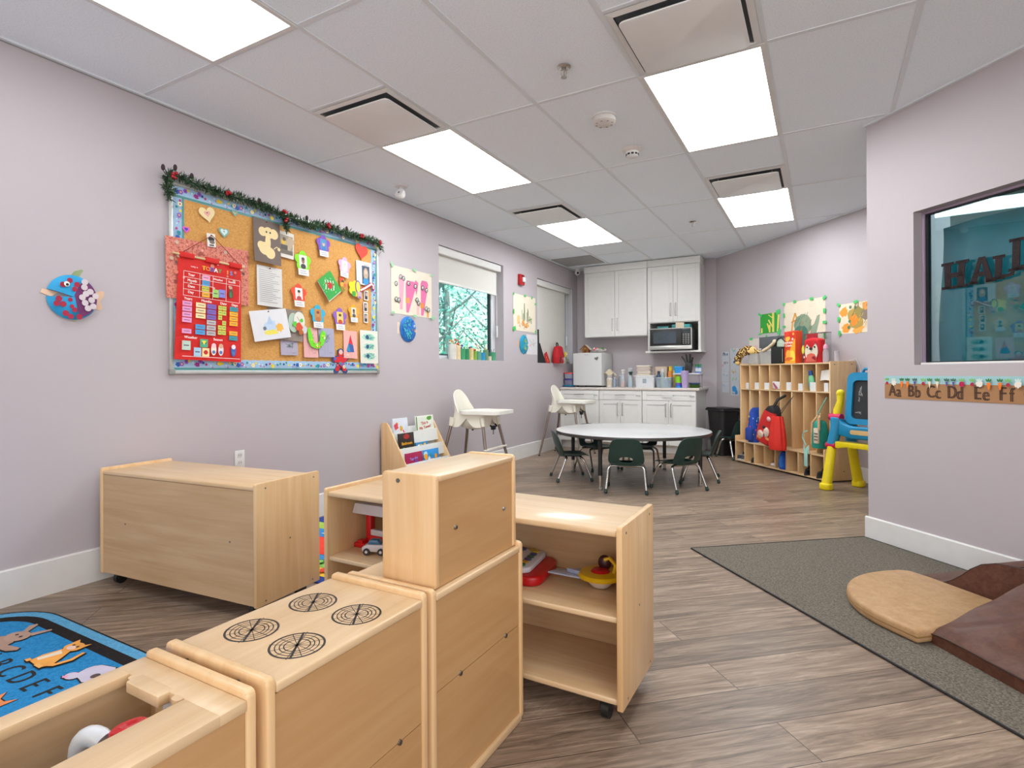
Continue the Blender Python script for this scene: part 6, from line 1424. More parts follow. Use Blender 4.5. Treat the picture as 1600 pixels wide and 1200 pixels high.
cups = [('#2a86c8', .0), ('#2a5fc0', .022), ('#6a3fb0', .044), ('#7fbf1f', .066)]
for i, (c, z) in enumerate(cups):
    g = G(); g.lathe([(.046, 0), (.044, .02), (.036, .085), (0, .086)], M(c, .4), 20); emit(g, 'plastic_cup', loc=(1.655, 7.76, CT + z), label=['light blue upturned cup, lowest of the stack under the shelf', 'dark blue upturned cup, second in the stack under the shelf', 'purple upturned cup, third in the stack under the shelf', 'lime green upturned cup on top of the stack under the shelf'][i], cat='cup', group='stacked cups under the counter shelf')
g = G(); g.lathe([(.032, 0), (.036, .01), (.047, .19), (.05, .2), (.05, .225), (0, .228)], M('#b9a6d2', .4), 22); emit(g, 'tumbler', loc=(1.745, 7.70, CT), label='tall lilac tumbler in front of the counter shelf', cat='tumbler')
for i, c in enumerate(('#4f7f2f', '#6a9a3a', '#5a7a8a', '#8f9ad0')):
    g = G(); g.lathe([(.05, 0), (.075, .012), (.08, .016), (.075, .017), (.05, .006), (0, .006)], M(c, .4), 24); emit(g, 'plate', loc=(1.85, 7.80, CT + i * .017), label=['dark green plate, lowest under the counter shelf', 'green plate, second under the counter shelf', 'grey-blue plate, third under the counter shelf', 'lilac plate on top of the stack under the shelf'][i], cat='plate', group='stacked plates under the counter shelf')
# on the microwave
MT = 1.3785 + .3075
for i, (x, w_, h, c, l) in enumerate(((1.40, .16, .03, '#3f8f92', 'flat teal packet on the microwave'), (1.555, .07, .05, '#3f8a8a', 'teal box left of the cream box on the microwave'), (1.72, .10, .05, '#3aa0a0', 'turquoise packet at the end of the microwave top'))):
    g = G(); g.box(-w_ / 2, w_ / 2, -.05, .05, 0, h, M(c, .5), .01, 3); emit(g, 'packet', loc=(x, 8.0, MT), label=l, cat='packet')
g = G(); g.box(-.055, .055, -.04, .03, 0, .075, M('#dccdb4', .6), .003); emit(g, 'box', loc=(1.632, 7.985, MT), label='cream box standing on the microwave', cat='box').name = 'cardboard_box'

# ------------------------------------------------------------------ on and in the coat cubbies
CTZ = HT + .0005
def on_cubby(u, v): return cw(u, v, CTZ)
p = thing('giraffe_plush', 'spotted giraffe plush lying across the clear bins on the cubby', 'plush toy', on_cubby(.99, .23), RA)
GY, GB = M('#e8c67e', .9, bmp=.2), M('#5a3a1c', .9)
pts = [(-.085, -.075, .03), (-.09, -.07, .085), (-.05, -.05, .14), (.01, -.03, .172), (.085, -.015, .165)]
RG = [.036, .040, .046, .054, .050]
g = G(); sm = [Vector(pts[0]).lerp(Vector(pts[1]), 0)]
g.tube(pts, None, GY, 14, radii=RG); g.ball((-.086, -.08, .03), .037, GY, (.9, 1, 1)); g.ball((.09, -.015, .163), .05, GY); emit(g, 'body', p)
g = G(); g.tube([(.09, -.01, .165), (.15, .0, .150), (.215, .01, .140)], None, GY, 10, radii=[.036, .024, .017]); emit(g, 'leg', p)
g = G(); r = random.Random(4)
for i in range(130):
    t_q = r.random() * 3.99; k = int(t_q); f_ = t_q - k; a, b = Vector(pts[k]), Vector(pts[k + 1]); q = a.lerp(b, f_); ax = (b - a).normalized(); d = Vector((r.gauss(0, 1), -abs(r.gauss(0, 1)), r.gauss(0, 1))); d = (d - ax * d.dot(ax)).normalized(); rad = RG[k] + (RG[k + 1] - RG[k]) * f_
    g.ball(q + d * rad * .96, r.uniform(.007, .0115), GB, (1, 1, 1), 7, 5)
for i in range(26):
    f_ = r.random(); q = Vector((.09, -.01, .165)).lerp(Vector((.215, .01, .14)), f_); an = r.uniform(0, 6.28); g.ball(q + Vector((0, -abs(math.cos(an)), math.sin(an))) * (.034 - .018 * f_), .007, GB, n=7, m=5)
emit(g, 'spot_pattern', p)
def binbox(label, u, v, w_, d_, h, mat, name='clear_bin', group=None):
    t = thing(name, label, 'bin', on_cubby(u, v), RA, group); g = G(); q = .9
    def f(a_, v_): a = 2 * PI * a_; pw = 7; X = math.cos(a); Y = math.sin(a); r_ = (abs(X) ** pw + abs(Y) ** pw) ** (-1 / pw); k = q + (1 - q) * v_; return (X * r_ * w_ / 2 * k, Y * r_ * d_ / 2 * k, .003 + (h - .003) * v_)
    g.grid(f, 40, 3, mat, .003, cu=True); g.prism(rrect(0, 0, w_ * q * .98, d_ * q * .98, .015), 'z', 0, .004, mat); emit(g, 'body', t)
    g = G(); g.tube([f(i / 40, 1) for i in range(40)], .004, mat, 6, closed=True); emit(g, 'rim', t); return t
CB = M('#c9c8c6', .2, alpha=.5)
k1 = binbox('clear bin under the giraffe on the cubby', 1.112, .16, .17, .22, .12, CB)
k2 = binbox('clear bin with colourful bits next to the black box', 1.32, .16, .22, .22, .145, CB)
def fill(u, v, w_, d_, h, cols, seed, n, labels):
    r = random.Random(seed)
    for i in range(n):
        g = G(); rr = r.uniform(.022, .034); g.ball((0, 0, 0), rr, M(r.choice(cols), .7), (1.2, 1, .9), 10, 8)
        emit(g, 'soft_block', loc=on_cubby(u, v) + DR * r.uniform(-w_ / 2, w_ / 2) + NN * r.uniform(-d_ / 2, d_ / 2) + Vector((0, 0, .033 + r.uniform(0, h))), label=labels, cat='toy', group=labels)
fill(1.125, .165, .09, .12, .04, ['#7a6a72', '#5f6a58', '#8a7a7a', '#c9a48a'], 3, 9, 'dull soft toy block inside the bin under the giraffe')
fill(1.32, .165, .14, .12, .05, ['#2f7f8a', '#2a5f9a', '#8a7f84', '#b8a89a', '#3f8f6a', '#c9b89a'], 5, 12, 'soft toy block inside the bin beside the black box')
g = G(); g.tube([(-.10, -.02, .0), (-.02, -.01, .035), (.06, .0, .085)], None, M('#d8c6a4', .85), 10, radii=[.018, .018, .02]); g.ball((.072, .0, .098), .026, M('#dccbac', .85), n=12, m=8); emit(g, 'plush_arm', loc=on_cubby(1.42, .262) + Vector((0, 0, .150)), rz=RA, label='cream plush limb lying across the clear bin', cat='plush toy').name = 'plush_toy'
FB = M('#18191b', .85, bmp=.1)
def fbox(label, u, v, z, w_, d_, h, mat, name='fabric_box'):
    t = thing(name, label, 'box', on_cubby(u, v) + Vector((0, 0, z)), RA); g = G(); th = .006
    g.box(-w_ / 2, w_ / 2, -d_ / 2, -d_ / 2 + th, 0, h, mat, .002); g.box(-w_ / 2, w_ / 2, d_ / 2 - th, d_ / 2, 0, h, mat, .002); g.box(-w_ / 2, -w_ / 2 + th, -d_ / 2 + th, d_ / 2 - th, 0, h, mat, .002); g.box(w_ / 2 - th, w_ / 2, -d_ / 2 + th, d_ / 2 - th, 0, h, mat, .002); g.box(-w_ / 2 + th, w_ / 2 - th, -d_ / 2 + th, d_ / 2 - th, 0, th, mat); emit(g, 'body', t); return t
t = fbox('black fabric box between the clear bin and the orange packet', 1.545, .165, 0, .19, .23, .185, FB)
g = G(); g.tube([(.0905, -.118, .02), (.0905, -.118, .16)], .003, M('#9a9c9e', .5), 6); emit(g, 'piping', t)
t = fbox('grey fabric box stacked across the bin and the black box', 1.355, .14, .187, .31, .2, .125, M('#55585c', .85, bmp=.1)); g = G(); g.box(-.15, .15, -.09, .09, .09, .092, M('#3a3c40', .8)); emit(g, 'liner', t)
p = thing('sling_bag', 'black and pale green pouch on top of the black box', 'pouch', on_cubby(1.575, .17) + Vector((0, 0, .187)), RA); g = G(); bag_body(g, .14, .1, .09, M('#b4c4b0', .8), 5, .6); emit(g, 'body', p); g = G(); g.tube([(-.08, -.09, .02), (-.04, -.10, .08), (.03, -.1, .10), (.08, -.09, .05)], .007, DARK, 6); emit(g, 'strap', p)
# tall orange snack packet
p = thing('snack_packet', 'tall red and orange snack box on the cubby', 'box', on_cubby(1.725, .175), RA)
W_, D_, H_ = .165, .09, .345; g = G(); g.box(-W_ / 2, W_ / 2, -D_, 0, 0, H_, M('#d8461c', .35, var=.05), .003); emit(g, 'carton', p)
g = G(); g.ly = -D_; r = random.Random(3)
g.ink([(W_ / 2 - .002, .02), (W_ / 2 - .002, .27), (W_ / 2 - .04, .22), (-.01, .12), (-W_ / 2 + .01, .06), (-W_ / 2 + .01, .004), (W_ / 2 - .002, .004)], P_('#efa024')); g.ink(blob(.03, .08, .05, r, 16, .15, .06), P_('#f4d04a')); g.ink(rect(0, .30, W_ - .006, .075), P_('#cf2f1c'))
g.ink([(-.06, .285), (.0, .29), (.01, .265), (-.03, .235), (-.06, .25)], P_('#f2b84a')); g.ink(circ(-.035, .315, .03, 16, .02), P_('#d8402a')); g.ink(circ(.055, .315, .014, 12), P_('#f0a83a')); g.ink(circ(.045, .26, .014, 12), P_('#e8d0c0'))
g.text('NUM NUM', -.015, .222, .032, P_('#f3ece0'), 0, .8, .0012); g.text('Crunch', -.015, .192, .036, P_('#f3ece0'), 0, .85, .0012)
g.ink(circ(-.02, .10, .035, 16, .045), P_('#eca640')); g.ink(blob(.0, .055, .05, r, 14, .15, .016), P_('#d8702a'))
for z in (.032, .042, .052): g.line([(-W_ / 2 + .01, z), (.03, z)], .004, P_('#c8342a'))
emit(g, 'printed_front', p)
g = G(); g.tube([(-W_ / 2, -D_ / 2, H_), (0, -D_ / 2, H_ + .003), (W_ / 2, -D_ / 2, H_)], .006, M('#c23a24', .4), 6); emit(g, 'crimped_top', p)
p = thing('clear_carton', 'clear plastic carton behind the orange box and the fox backpack', 'carton', on_cubby(1.965, .10), RA); g = G()
g.box(-.15, .15, -.08, 0, 0, .31, CLEAR); emit(g, 'shell', p); g = G(); g.tube([(-.15, -.08, .31), (.15, -.08, .31), (.15, 0, .31), (-.15, 0, .31)], .003, M('#6a5a62', .5), 6, closed=True); g.tube([(.15, -.08, 0), (.15, -.08, .31)], .003, M('#6a5a62', .5), 6); g.box(-.09, .06, -.081, -.0795, .25, .305, M('#9a1f28', .5)); emit(g, 'edge_trim', p)
# red animal-face backpack
p = thing('fox_backpack', 'red toddler backpack with an animal face on the cubby', 'backpack', on_cubby(2.065, .255), RA)
RD = M('#c4161f', .75, bmp=.08); g = G()
def fb(u, v): a = 2 * PI * u; pw = 3.5; X = math.cos(a); Y = math.sin(a); q = (abs(X) ** pw + abs(Y) ** pw) ** (-1 / pw); s = (1 - .12 * max(0, v - .5) * 2) * (1 if v < .88 else math.sqrt(max(.0, 1 - ((v - .88) / .12) ** 2)) * .97 + .03); return (X * q * .112 * s, Y * q * .055 * (.6 + .4 * s), .255 * v)
g.grid(fb, 44, 20, RD, 0, cu=True); g.grid(lambda u, v: (fb(u, 0)[0] * v, fb(u, 0)[1] * v, 0), 44, 1, RD, 0, cu=True); emit(g, 'body', p)
def face(pts, col, d, nm, m_=None):
    g = G(); g.sheet(pts, M(col, .8, bmp=.05), -.055 - d, .004); emit(g, nm, p)
face(circ(.02, .115, .085, 28, .10), '#d8cdb8', -.0005, 'face_patch'); face([(-.045, .205), (.02, .14), (.085, .205), (.05, .225), (-.01, .225)], '#b8141c', .0035, 'forehead')
face([(-.055, .01), (.09, .01), (.085, .06), (.06, .09), (.02, .098), (-.03, .085)], '#d0604c', .0035, 'striped_belly'); face(circ(.02, .142, .02, 14, .013), '#1c1618', .0075, 'nose')
for x in (-.03, .07): face(circ(x, .158, .009, 12), '#241c1c', .0075, 'eye')
face(circ(-.088, .135, .018, 16, .045), '#c8c84a', .0035, 'ear'); face([(.03, .05), (.085, .02), (.08, .055), (.06, .07)], '#8f1420', .0075, 'tail_patch'); face(rect(-.075, .06, .02, .022), '#e8b8b8', .001, 'tag')
p = thing('water_bottle', 'clear baby bottle with pink cap beside the fox backpack', 'bottle', on_cubby(2.215, .26), RA); g = G(); g.lathe([(.026, 0), (.028, .01), (.028, .10), (.02, .13), (.02, .14)], M('#cfc8d0', .12, alpha=.5), 16); emit(g, 'body', p); g = G(); g.lathe([(.022, .138), (.022, .16), (.012, .18), (0, .185)], M('#d8a0b4', .4), 14); emit(g, 'cap', p)
g = G(); g.lathe([(.022, 0), (.024, .08), (.022, .10), (0, .10)], M('#d2ccd2', .12, alpha=.5), 14); emit(g, 'plastic_jar', loc=on_cubby(2.285, .2) + Vector((0, 0, .012)), label='small clear jar at the end of the cubby top', cat='jar')
# little white boxes in the upper row
upl = ['first', 'second', 'third', 'fourth', 'fifth', 'sixth', 'seventh', 'last']
for k, (w_, h) in enumerate(((.05, .07), (.075, .075), (.085, .075), (.09, .08), (.07, .085), (.06, .075), (.075, .09), (.05, .085))):
    if k == 3: continue
    b0 = cw(U0 + .016 + cw_ * k + .095, .265, ZS + .0005)
    p = thing('cup_carton', 'small white open carton in the %s upper bay from the bin side' % upl[k], 'carton', b0, RA, 'white cartons in the upper cubby bays'); g = G(); w2 = w_
    g.box(-w2 / 2, w2 / 2, -.035, -.032, 0, h, WHITE); g.box(-w2 / 2, w2 / 2, .032, .035, 0, h, WHITE); g.box(-w2 / 2, -w2 / 2 + .003, -.032, .032, 0, h, WHITE); g.box(w2 / 2 - .003, w2 / 2, -.032, .032, 0, h, WHITE); g.box(-w2 / 2, w2 / 2, -.032, .032, 0, .003, WHITE); emit(g, 'carton', p)
g = G(); g.T = Matrix.Rotation(.12, 4, 'Y'); g.prism([(-.06, 0), (.045, 0), (.055, .085), (-.075, .075)], 'y', -.02, .02, M('#dcd5d4', .6), .004); g.ly = -.021; g.ink([(-.05, .07), (.02, .02), (.03, .01), (-.01, .0), (-.06, .05)], P_('#a8506a')); emit(g, 'tissue_packet', loc=cw(U0 + .016 + cw_ * 3.52, .29, ZS + .009), rz=RA, label='white and maroon packet tipped in the fourth upper bay', cat='packet')
p = thing('sunscreen_bottle', 'green and blue sunscreen bottle in the seventh upper bay', 'bottle', cw(U0 + .016 + cw_ * 6.36, .27, ZS + .009), rot=(0, -.16, RA)); g = G(); g.lathe([(.03, 0), (.034, .01), (.035, .12), (.02, .155)], M('#6fb88a', .35), 18, sy=.7); g.lathe([(.0355, .03), (.0358, .08)], M('#4fa8b8', .4), 18, sy=.7); emit(g, 'body', p); g = G(); g.lathe([(.022, .15), (.023, .155), (.021, .20), (0, .202)], M('#1f4f9a', .35), 16, sy=.8); emit(g, 'cap', p)
g = G(); g.grid(lambda u, v: (-.075 + .13 * u + .02 * v, -.03 + .03 * math.sin(3 * u) * v, .0 + .10 * v + .03 * math.sin(2 * u) - .03 * u), 10, 6, M('#d9d4cf', .8), .001); emit(g, 'paper_sheet', loc=cw(U0 + .016 + cw_ * 7.45, .255, ZS + .105), rz=RA, label='loose white paper sticking out of the last upper bay', cat='paper')
p = thing('clear_cup', 'clear plastic cup in the fifth upper bay', 'cup', cw(U0 + .016 + cw_ * 4.55, .11, ZS + .0005), RA); g = G(); g.lathe([(.035, 0), (.045, .24), (.055, .245)], CLEAR, 18); emit(g, 'cup_body', p)
# bags in the tall bays
def bay_bag(k, v, label, cat='backpack', name='school_backpack', rot=0): return thing(name, label, cat, cw(U0 + .016 + cw_ * k, v, ZB + .0005), RA)
p = bay_bag(1.44, .17, 'blue printed backpack in the second tall bay'); g = G(); BLU = M('#1a46a8', .7, var=.15, bmp=.05)
f = bag_body(g, .125, .22, .40, BLU, 2, .5, .008); emit(g, 'body', p)
g = G(); g.tube([(.01, -.10, .38), (.03, -.07, .47), (.035, -.04, .50)], .012, BLU, 8); emit(g, 'handle', p); g = G(); g.box(-.052, .052, -.245, -.19, .02, .17, M('#1d3f98', .7), .02, 3); emit(g, 'front_pocket', p)
g = G(); r = random.Random(2)
for i in range(26): u_ = r.uniform(.56, .98); v_ = r.uniform(.15, .75); q = Vector(f(u_, v_)) + Vector((0, -.003, 0)); g.ball(q, r.uniform(.006, .013), M(r.choice(['#d8dce8', '#e0b848', '#5aa84a', '#c8485a', '#7aa0e0']), .7), (1, .4, 1), 7, 5)
emit(g, 'print_pattern', p)
p = bay_bag(3.55, .365, 'large black and red backpack leaning out of the fourth tall bay', rot=-.0); p.rotation_euler = (0, .30, RA); p.location.z += .042; g = G(); f = bag_body(g, .25, .15, .43, M('#1a1a1c', .75, bmp=.05), 4, .42, .006); emit(g, 'body', p)
g = G(); R2 = M('#c8201f', .6, var=.08)
def shell_(u, v): q = Vector(f(.60 + .37 * u, .03 + .82 * v)); return q + Vector((.004, -.012, 0))
g.grid(shell_, 16, 14, R2, .004); emit(g, 'red_front', p)
g = G(); r = random.Random(5)
for u_, v_, rr, c, sc in ((.35, .25, .045, '#d8b8a4', (1.1, .25, .9)), (.6, .38, .05, '#d9c0b0', (.9, .25, 1.1)), (.45, .5, .022, '#2a2426', (1.2, .4, .8)), (.7, .2, .03, '#e08a4a', (1.4, .3, .6)), (.3, .12, .03, '#e08a4a', (1.3, .3, .6)), (.6, .8, .032, '#d8a8a8', (1, .3, .8)), (.55, .3, .018, '#2a2426', (.8, .5, 1.2))): g.ball(shell_(u_, v_) + Vector((0, -.002, 0)), rr, M(c, .7), sc, 12, 8)
emit(g, 'patch_pattern', p); g = G(); g.tube([(.0, -.08, .42), (-.01, -.04, .49), (-.03, .06, .53)], .014, DARK, 8); emit(g, 'handle', p)
p = bay_bag(5.06, .43, 'bright red drawstring bag in the fifth tall bay', 'bag', 'drawstring_bag'); g = G(); RB = M('#d9291c', .65, var=.08, bmp=.1)
def db(u, v):
    a = 2 * PI * u; fold = 1 + .09 * math.sin(9 * a) * (.3 + .7 * v); q = (1 - .42 * v ** 1.5) * (.93 + .07 * min(1, v * 6)); return (math.cos(a) * .105 * q * fold, -.08 + math.sin(a) * .075 * q * fold, .345 * v)
g.grid(db, 72, 18, RB, 0, cu=True); g.grid(lambda u, v: (db(u, 0)[0] * v, -.08 + (db(u, 0)[1] + .08) * v, 0), 72, 1, RB, 0, cu=True); g.grid(lambda u, v: (db(u, 1)[0] * v, -.08 + (db(u, 1)[1] + .08) * v, .345 - .02 * (1 - v)), 72, 1, RB, 0, cu=True); emit(g, 'body', p)
for s in (-1, 1): g = G(); g.tube([(s * .02, -.08, .34), (.03 + s * .012, -.01, .45), (.055, .07, .56)], .003, DARK, 6); emit(g, 'cord', p)
p = bay_bag(7.36, .27, 'teal bag with tan straps hanging in the last tall bay', 'bag', 'shoulder_bag'); g = G(); TE = M('#1f8f7f', .75, var=.1, bmp=.05)
g.T = Matrix.Translation((0, 0, .06)); f = bag_body(g, .125, .14, .27, TE, 6, .5, .008); emit(g, 'body', p)
g = G(); g.T = Matrix.Translation((0, 0, .06)); g.tube([(-.055, -.12, .03), (-.035, -.13, .25), (.0, -.07, .34), (.03, -.11, .30), (.05, -.13, .18)], .012, M('#c9a47a', .8), 8); emit(g, 'strap', p)
g = G(); g.T = Matrix.Translation((0, 0, .06)); g.box(.0, .058, -.15, -.13, .05, .20, M('#d8c8b0', .8), .006); 
for z in (.08, .11, .14): g.box(.01, .055, -.1515, -.1495, z, z + .012, M('#5a5450', .7))
emit(g, 'printed_pocket', p)
g = G(); g.T = Matrix.Translation((0, 0, .06)); g.tube([(.0, -.1, .33), (.03, -.06, .44), (.035, -.02, .50)], .006, M('#6fae9a', .8), 6); emit(g, 'hanging_loop', p)
LT = M('#9fd0c8', .8); p = thing('hair_bow', 'pale mint fabric bow hanging over the bench edge', 'bow', cw(U0 + .016 + cw_ * 6.72, .405, ZB + .006), RA); g = G()
g.grid(lambda u, v: (-.035 + .075 * u, -.005 - .008 * math.sin(PI * u), -.0 + .09 * (v - .1) * (.4 + abs(u - .5) * 1.2)), 8, 4, LT, .003); g.box(-.02, .025, -.012, -.004, -.14, .02, LT, .002); g.tube([(0, -.006, .07), (-.05, -.004, .15), (-.03, -.004, .2), (.02, .0, .22)], .006, LT, 6); emit(g, 'ribbon', p)
# shoes and bits in the lowest row
def shoe(k, v, label, col, sole, rot=0, x=.0, parts=True, z=.0325):
    p = thing('shoe', label, 'shoe', cw(U0 + .016 + cw_ * k + x, v, z), RA + rot, 'shoes in the lowest cubby bays'); g = G()
    def f(u, w): 
        a = 2 * PI * u; L = .085; X = math.cos(a); Y = math.sin(a); ht = .035 + .035 * (Y < 0 and 0 or Y); return (X * .03 * (1 - .25 * w), Y * L * (1 - .12 * w), .012 + w * (.04 + .035 * max(0, Y)))
    g.grid(f, 28, 6, M(col, .7, var=.15), 0, cu=True); g.grid(lambda u, w: (f(u, 1)[0] * w, f(u, 1)[1] * w, f(u, 1)[2]), 28, 1, M(col, .8, var=.3), 0, cu=True); emit(g, 'upper', p)
    g = G(); g.prism([(x_ * 1.05, y_ * 1.03) for x_, y_ in circ(0, 0, .03, 24, .085)], 'z', 0, .014, M(sole, .6)); emit(g, 'sole', p)
    g = G()
    for q in (-.03, -.01, .01): g.box(-.02, .02, q - .004, q + .004, .05, .058, M(sole, .6))
    emit(g, 'laces', p); return p
shoe(.205, .325, 'black and white shoe by the wall side of the first low bay', '#3a3a40', '#c9c6c2', .15); shoe(.60, .315, 'second black and white shoe in the first low bay', '#45444a', '#cfccc8', .1)
shoe(1.62, .315, 'dark shoe alone in the second low bay', '#1c1c20', '#2a2a2e', .2)
p = thing('bundled_jacket', 'bundle of blue clothing stuffed in the fifth low bay', 'jacket', cw(U0 + .016 + cw_ * 4.44, .245, .0325), RA); g = G(); BJ = M('#1f4fb8', .8, var=.2, bmp=.1); bag_body(g, .12, .14, .19, BJ, 7, .6, .02); emit(g, 'body', p); g = G(); g.tube([(.0, -.13, .14), (.01, -.142, .07), (.015, -.14, .024)], .022, M('#2a72c8', .8), 8); emit(g, 'sleeve', p)
g = G(); g.ball((0, 0, .02), .045, M('#d6d2d0', .9), (1.2, .8, .45), 12, 8); emit(g, 'crumpled_paper', loc=cw(U0 + .016 + cw_ * 3.47, .33, .0328), rz=RA, label='crumpled white tissue in the fourth low bay', cat='paper')
g = G(); g.ball((0, 0, .05), .05, M('#6a675c', .9), (.8, .8, 1), 12, 8); emit(g, 'grey_hat', loc=cw(U0 + .016 + cw_ * 5.62, .28, .0328), rz=RA, label='grey knitted hat in the sixth low bay', cat='hat').name = 'knitted_hat'
shoe(6.40, .330, 'black shoe at the front of the seventh low bay', '#161618', '#26262a', .45); shoe(6.45, .215, 'black shoe further in at the seventh low bay', '#19191c', '#2a2a2e', .2)
p = thing('winter_boot', 'tall black boot standing in the seventh low bay', 'boot', cw(U0 + .016 + cw_ * 6.62, .12, .0325), RA); g = G(); g.lathe([(.03, 0), (.032, .03), (.03, .17), (.026, .17), (.026, .05), (0, .05)], BLACKP, 18, sy=1.3); emit(g, 'shaft', p); g = G(); g.prism(circ(0, -.03, .033, 20, .07), 'z', 0, .05, BLACKP, .01); emit(g, 'foot', p)
shoe(7.4, .325, 'black shoe in the last low bay behind the easel leg', '#1c1c1f', '#2c2c30', .3)
g = G(); bag_body(g, .07, .08, .13, M('#244a9a', .8, bmp=.1), 9, .6, .02); emit(g, 'blue_mitten', loc=cw(U0 + .016 + cw_ * 7.55, .22, .0328), rz=RA, label='blue mitten in the last low bay', cat='mitten').name = 'mitten'
# white cable behind the cubby end
g = G(); c0_ = cw(2.34, .012, 1.2); g.tube([cw(2.28, .05, HT + .02), cw(2.345, .03, HT + .035), cw(2.38, .014, 1.10), cw(2.40, .012, .9), cw(2.40, .012, .6)], .003, WHITE, 6); emit(g, 'white_cable', label='thin white cable drooping from the end of the cubby top', cat='cable').name = 'power_cable'

# ------------------------------------------------------------------ easel
ED = Vector((.80, -.60, 0)); ea = math.atan2(ED.y, ED.x)
e = thing('toy_easel', 'blue and yellow plastic play easel with a chalkboard by the partition edge', 'easel', (3.345, 5.955, 0), ea)
BLE, YEL, PNK = M('#1786b4', .38, var=.04), M('#ecd417', .35, var=.04), M('#c4154f', .4)
WE = .50
def eleg(x, front):
    s = 1 if front else -1
    y0, y1 = (0, .13) if front else (.40, .25)
    g = G(); g.tube([(x, y0, .018), (x, y0 + (y1 - y0) * .62, .385)], None, YEL, 14, radii=[.044, .038]); l = emit(g, 'leg', e)
    g = G(); g.prism(rrect(x, y0, .105, .10, .04, 5), 'z', 0, .06, YEL, .014, 3); emit(g, 'foot', l)
    g = G(); g.cyl((x - .045, y0 + (y1 - y0) * .62 - .005, .40), (x + .045, y0 + (y1 - y0) * .62 - .005, .40), .028, .028, PNK, 14); emit(g, 'joint_knob', l)
    g = G(); g.tube([(x, y0 + (y1 - y0) * .66, .41), (x + (.03 if x < .2 else -.03), y1, .64)], None, BLE, 14, radii=[.044, .052]); emit(g, 'upper_leg', l)
for x in (0, WE): eleg(x, True)
for x in (.03, WE - .06): eleg(x, False)
g = G()
pts = [(.0, .56), (.04, .585), (.14, .56), (WE - .14, .56), (WE - .04, .585), (WE, .56), (WE, .50), (WE - .06, .46), (.06, .46), (.0, .50)]
pts = [(-.03, .66), (.05, .66), (.09, .61), (.16, .585), (WE - .16, .585), (WE - .09, .61), (WE - .05, .66), (WE + .03, .66), (WE + .03, .56), (WE - .05, .50), (WE - .16, .475), (.16, .475), (.05, .50), (-.03, .56)]
g.prism(pts, 'y', .09, .15, BLE, .014, 3); g.prism(rrect(WE / 2, .535, .17, .04, .018), 'y', .087, .091, M('#d8b47a', .6)); emit(g, 'cross_bar', e)
g = G(); g.prism([(.09, .385), (.16, .40), (WE - .16, .40), (WE - .09, .385), (WE - .065, .385), (WE - .065, .445), (.065, .445), (.065, .385)], 'y', .03, .14, YEL, .006, 2); g.box(.09, WE - .09, .045, .125, .4455, .449, M('#7a6a2a', .6)); emit(g, 'tray', e)
for x in (-.0,):
    g = G(); g.tube([(x, .14, .64), (x + .005, .155, .72), (x + .02, .17, .80), (x + .02, .172, .86)], None, YEL, 14, radii=[.03, .036, .028, .032]); g.ball((x + .02, .172,   .875), .036, YEL, n=14, m=9); emit(g, 'side_arm', e)
    g = G(); g.cyl((x - .05, .13, .655), (x + .06, .13, .655), .034, .034, PNK, 16); emit(g, 'joint_knob', e)
brd = thing('easel_board', None, None, (.08, .17, .60)); brd.parent = e; brd.rotation_euler = (-.10, 0, 0)
BW, BH = .52, .465
g = G(); o_, i_ = rrect(BW / 2, BH / 2, BW, BH, .06, 6), rrect(BW / 2, BH / 2 - .01, BW - .11, BH - .12, .04, 6); N = len(o_)
vs = [(x, -.03, z) for x, z in o_] + [(x, -.03, z) for x, z in i_] + [(x, .03, z) for x, z in o_] + [(x, .03, z) for x, z in i_]
fs = []
for i in range(N):
    j = (i + 1) % N; fs += [(i, j, N + j, N + i), (2 * N + j, 2 * N + i, 3 * N + i, 3 * N + j), (j, i, 2 * N + i, 2 * N + j), (N + i, N + j, 3 * N + j, 3 * N + i)]
g.add(vs, fs, BLE); g.tube([(BW * .22, 0, BH - .01), (BW * .26, 0, BH + .035), (BW * .74, 0, BH + .035), (BW * .78, 0, BH - .01)], .013, BLE, 8); f1 = emit(g, 'board_frame', brd)
g = G(); g.box(.045, BW - .045, -.012, .012, .04, BH - .05, M('#26282b', .7, var=.2, scale=8)); g.ly = -.0125; r = random.Random(7); CH_ = M('#9a9a98', .9)
def chalk(x, z, w_, h, n): g.line([(x + r.uniform(-w_, w_) / 2, z + r.uniform(-h, h) / 2) for _ in range(n)], .0035, CH_)
chalk(.12, .30, .035, .10, 14); chalk(.11, .24, .02, .08, 6); chalk(.20, .30, .05, .16, 5); chalk(.24, .27, .05, .14, 5); chalk(.11, .10, .07, .03, 8); chalk(.30, .2, .1, .1, 6); emit(g, 'chalkboard', brd)

# ------------------------------------------------------------------ toys on the open shelf and in the sink
SH = .3385
p = thing('drawing_board_toy', 'red magnetic drawing toy with white frame on the open shelf', 'toy', (2.285, 1.845, SH), .12)
g = G(); g.prism(rrect(0, 0, .36, .25, .05, 6), 'z', 0, .035, M('#b50f17', .35), .01, 3); emit(g, 'base', p)
g = G(); g.prism(rrect(-.02, .005, .31, .215, .03, 6), 'z', .036, .056, M('#c9ccd6', .35), .006, 3); g.prism(rrect(-.05, .005, .16, .12, .02), 'z', .0562, .0572, M('#8f9fb0', .3)); g.prism(circ(-.08, .01, .05, 16, .03), 'z', .0573, .0576, M('#3f6470', .5)); emit(g, 'drawing_frame', p)
for i, c in enumerate(['#1f6a42', '#b8862a', '#3a3f6a', '#1f5a42', '#2f3a6a', '#c8a82a']):
    for xx in ((.10, -.075 + i * .031),) + (((-.14 + i * .045), .097),): g = G(); g.prism(rrect(xx[0], xx[1], .024, .02, .004), 'z', .0565, .062, M(c, .4)); emit(g, 'button', p)
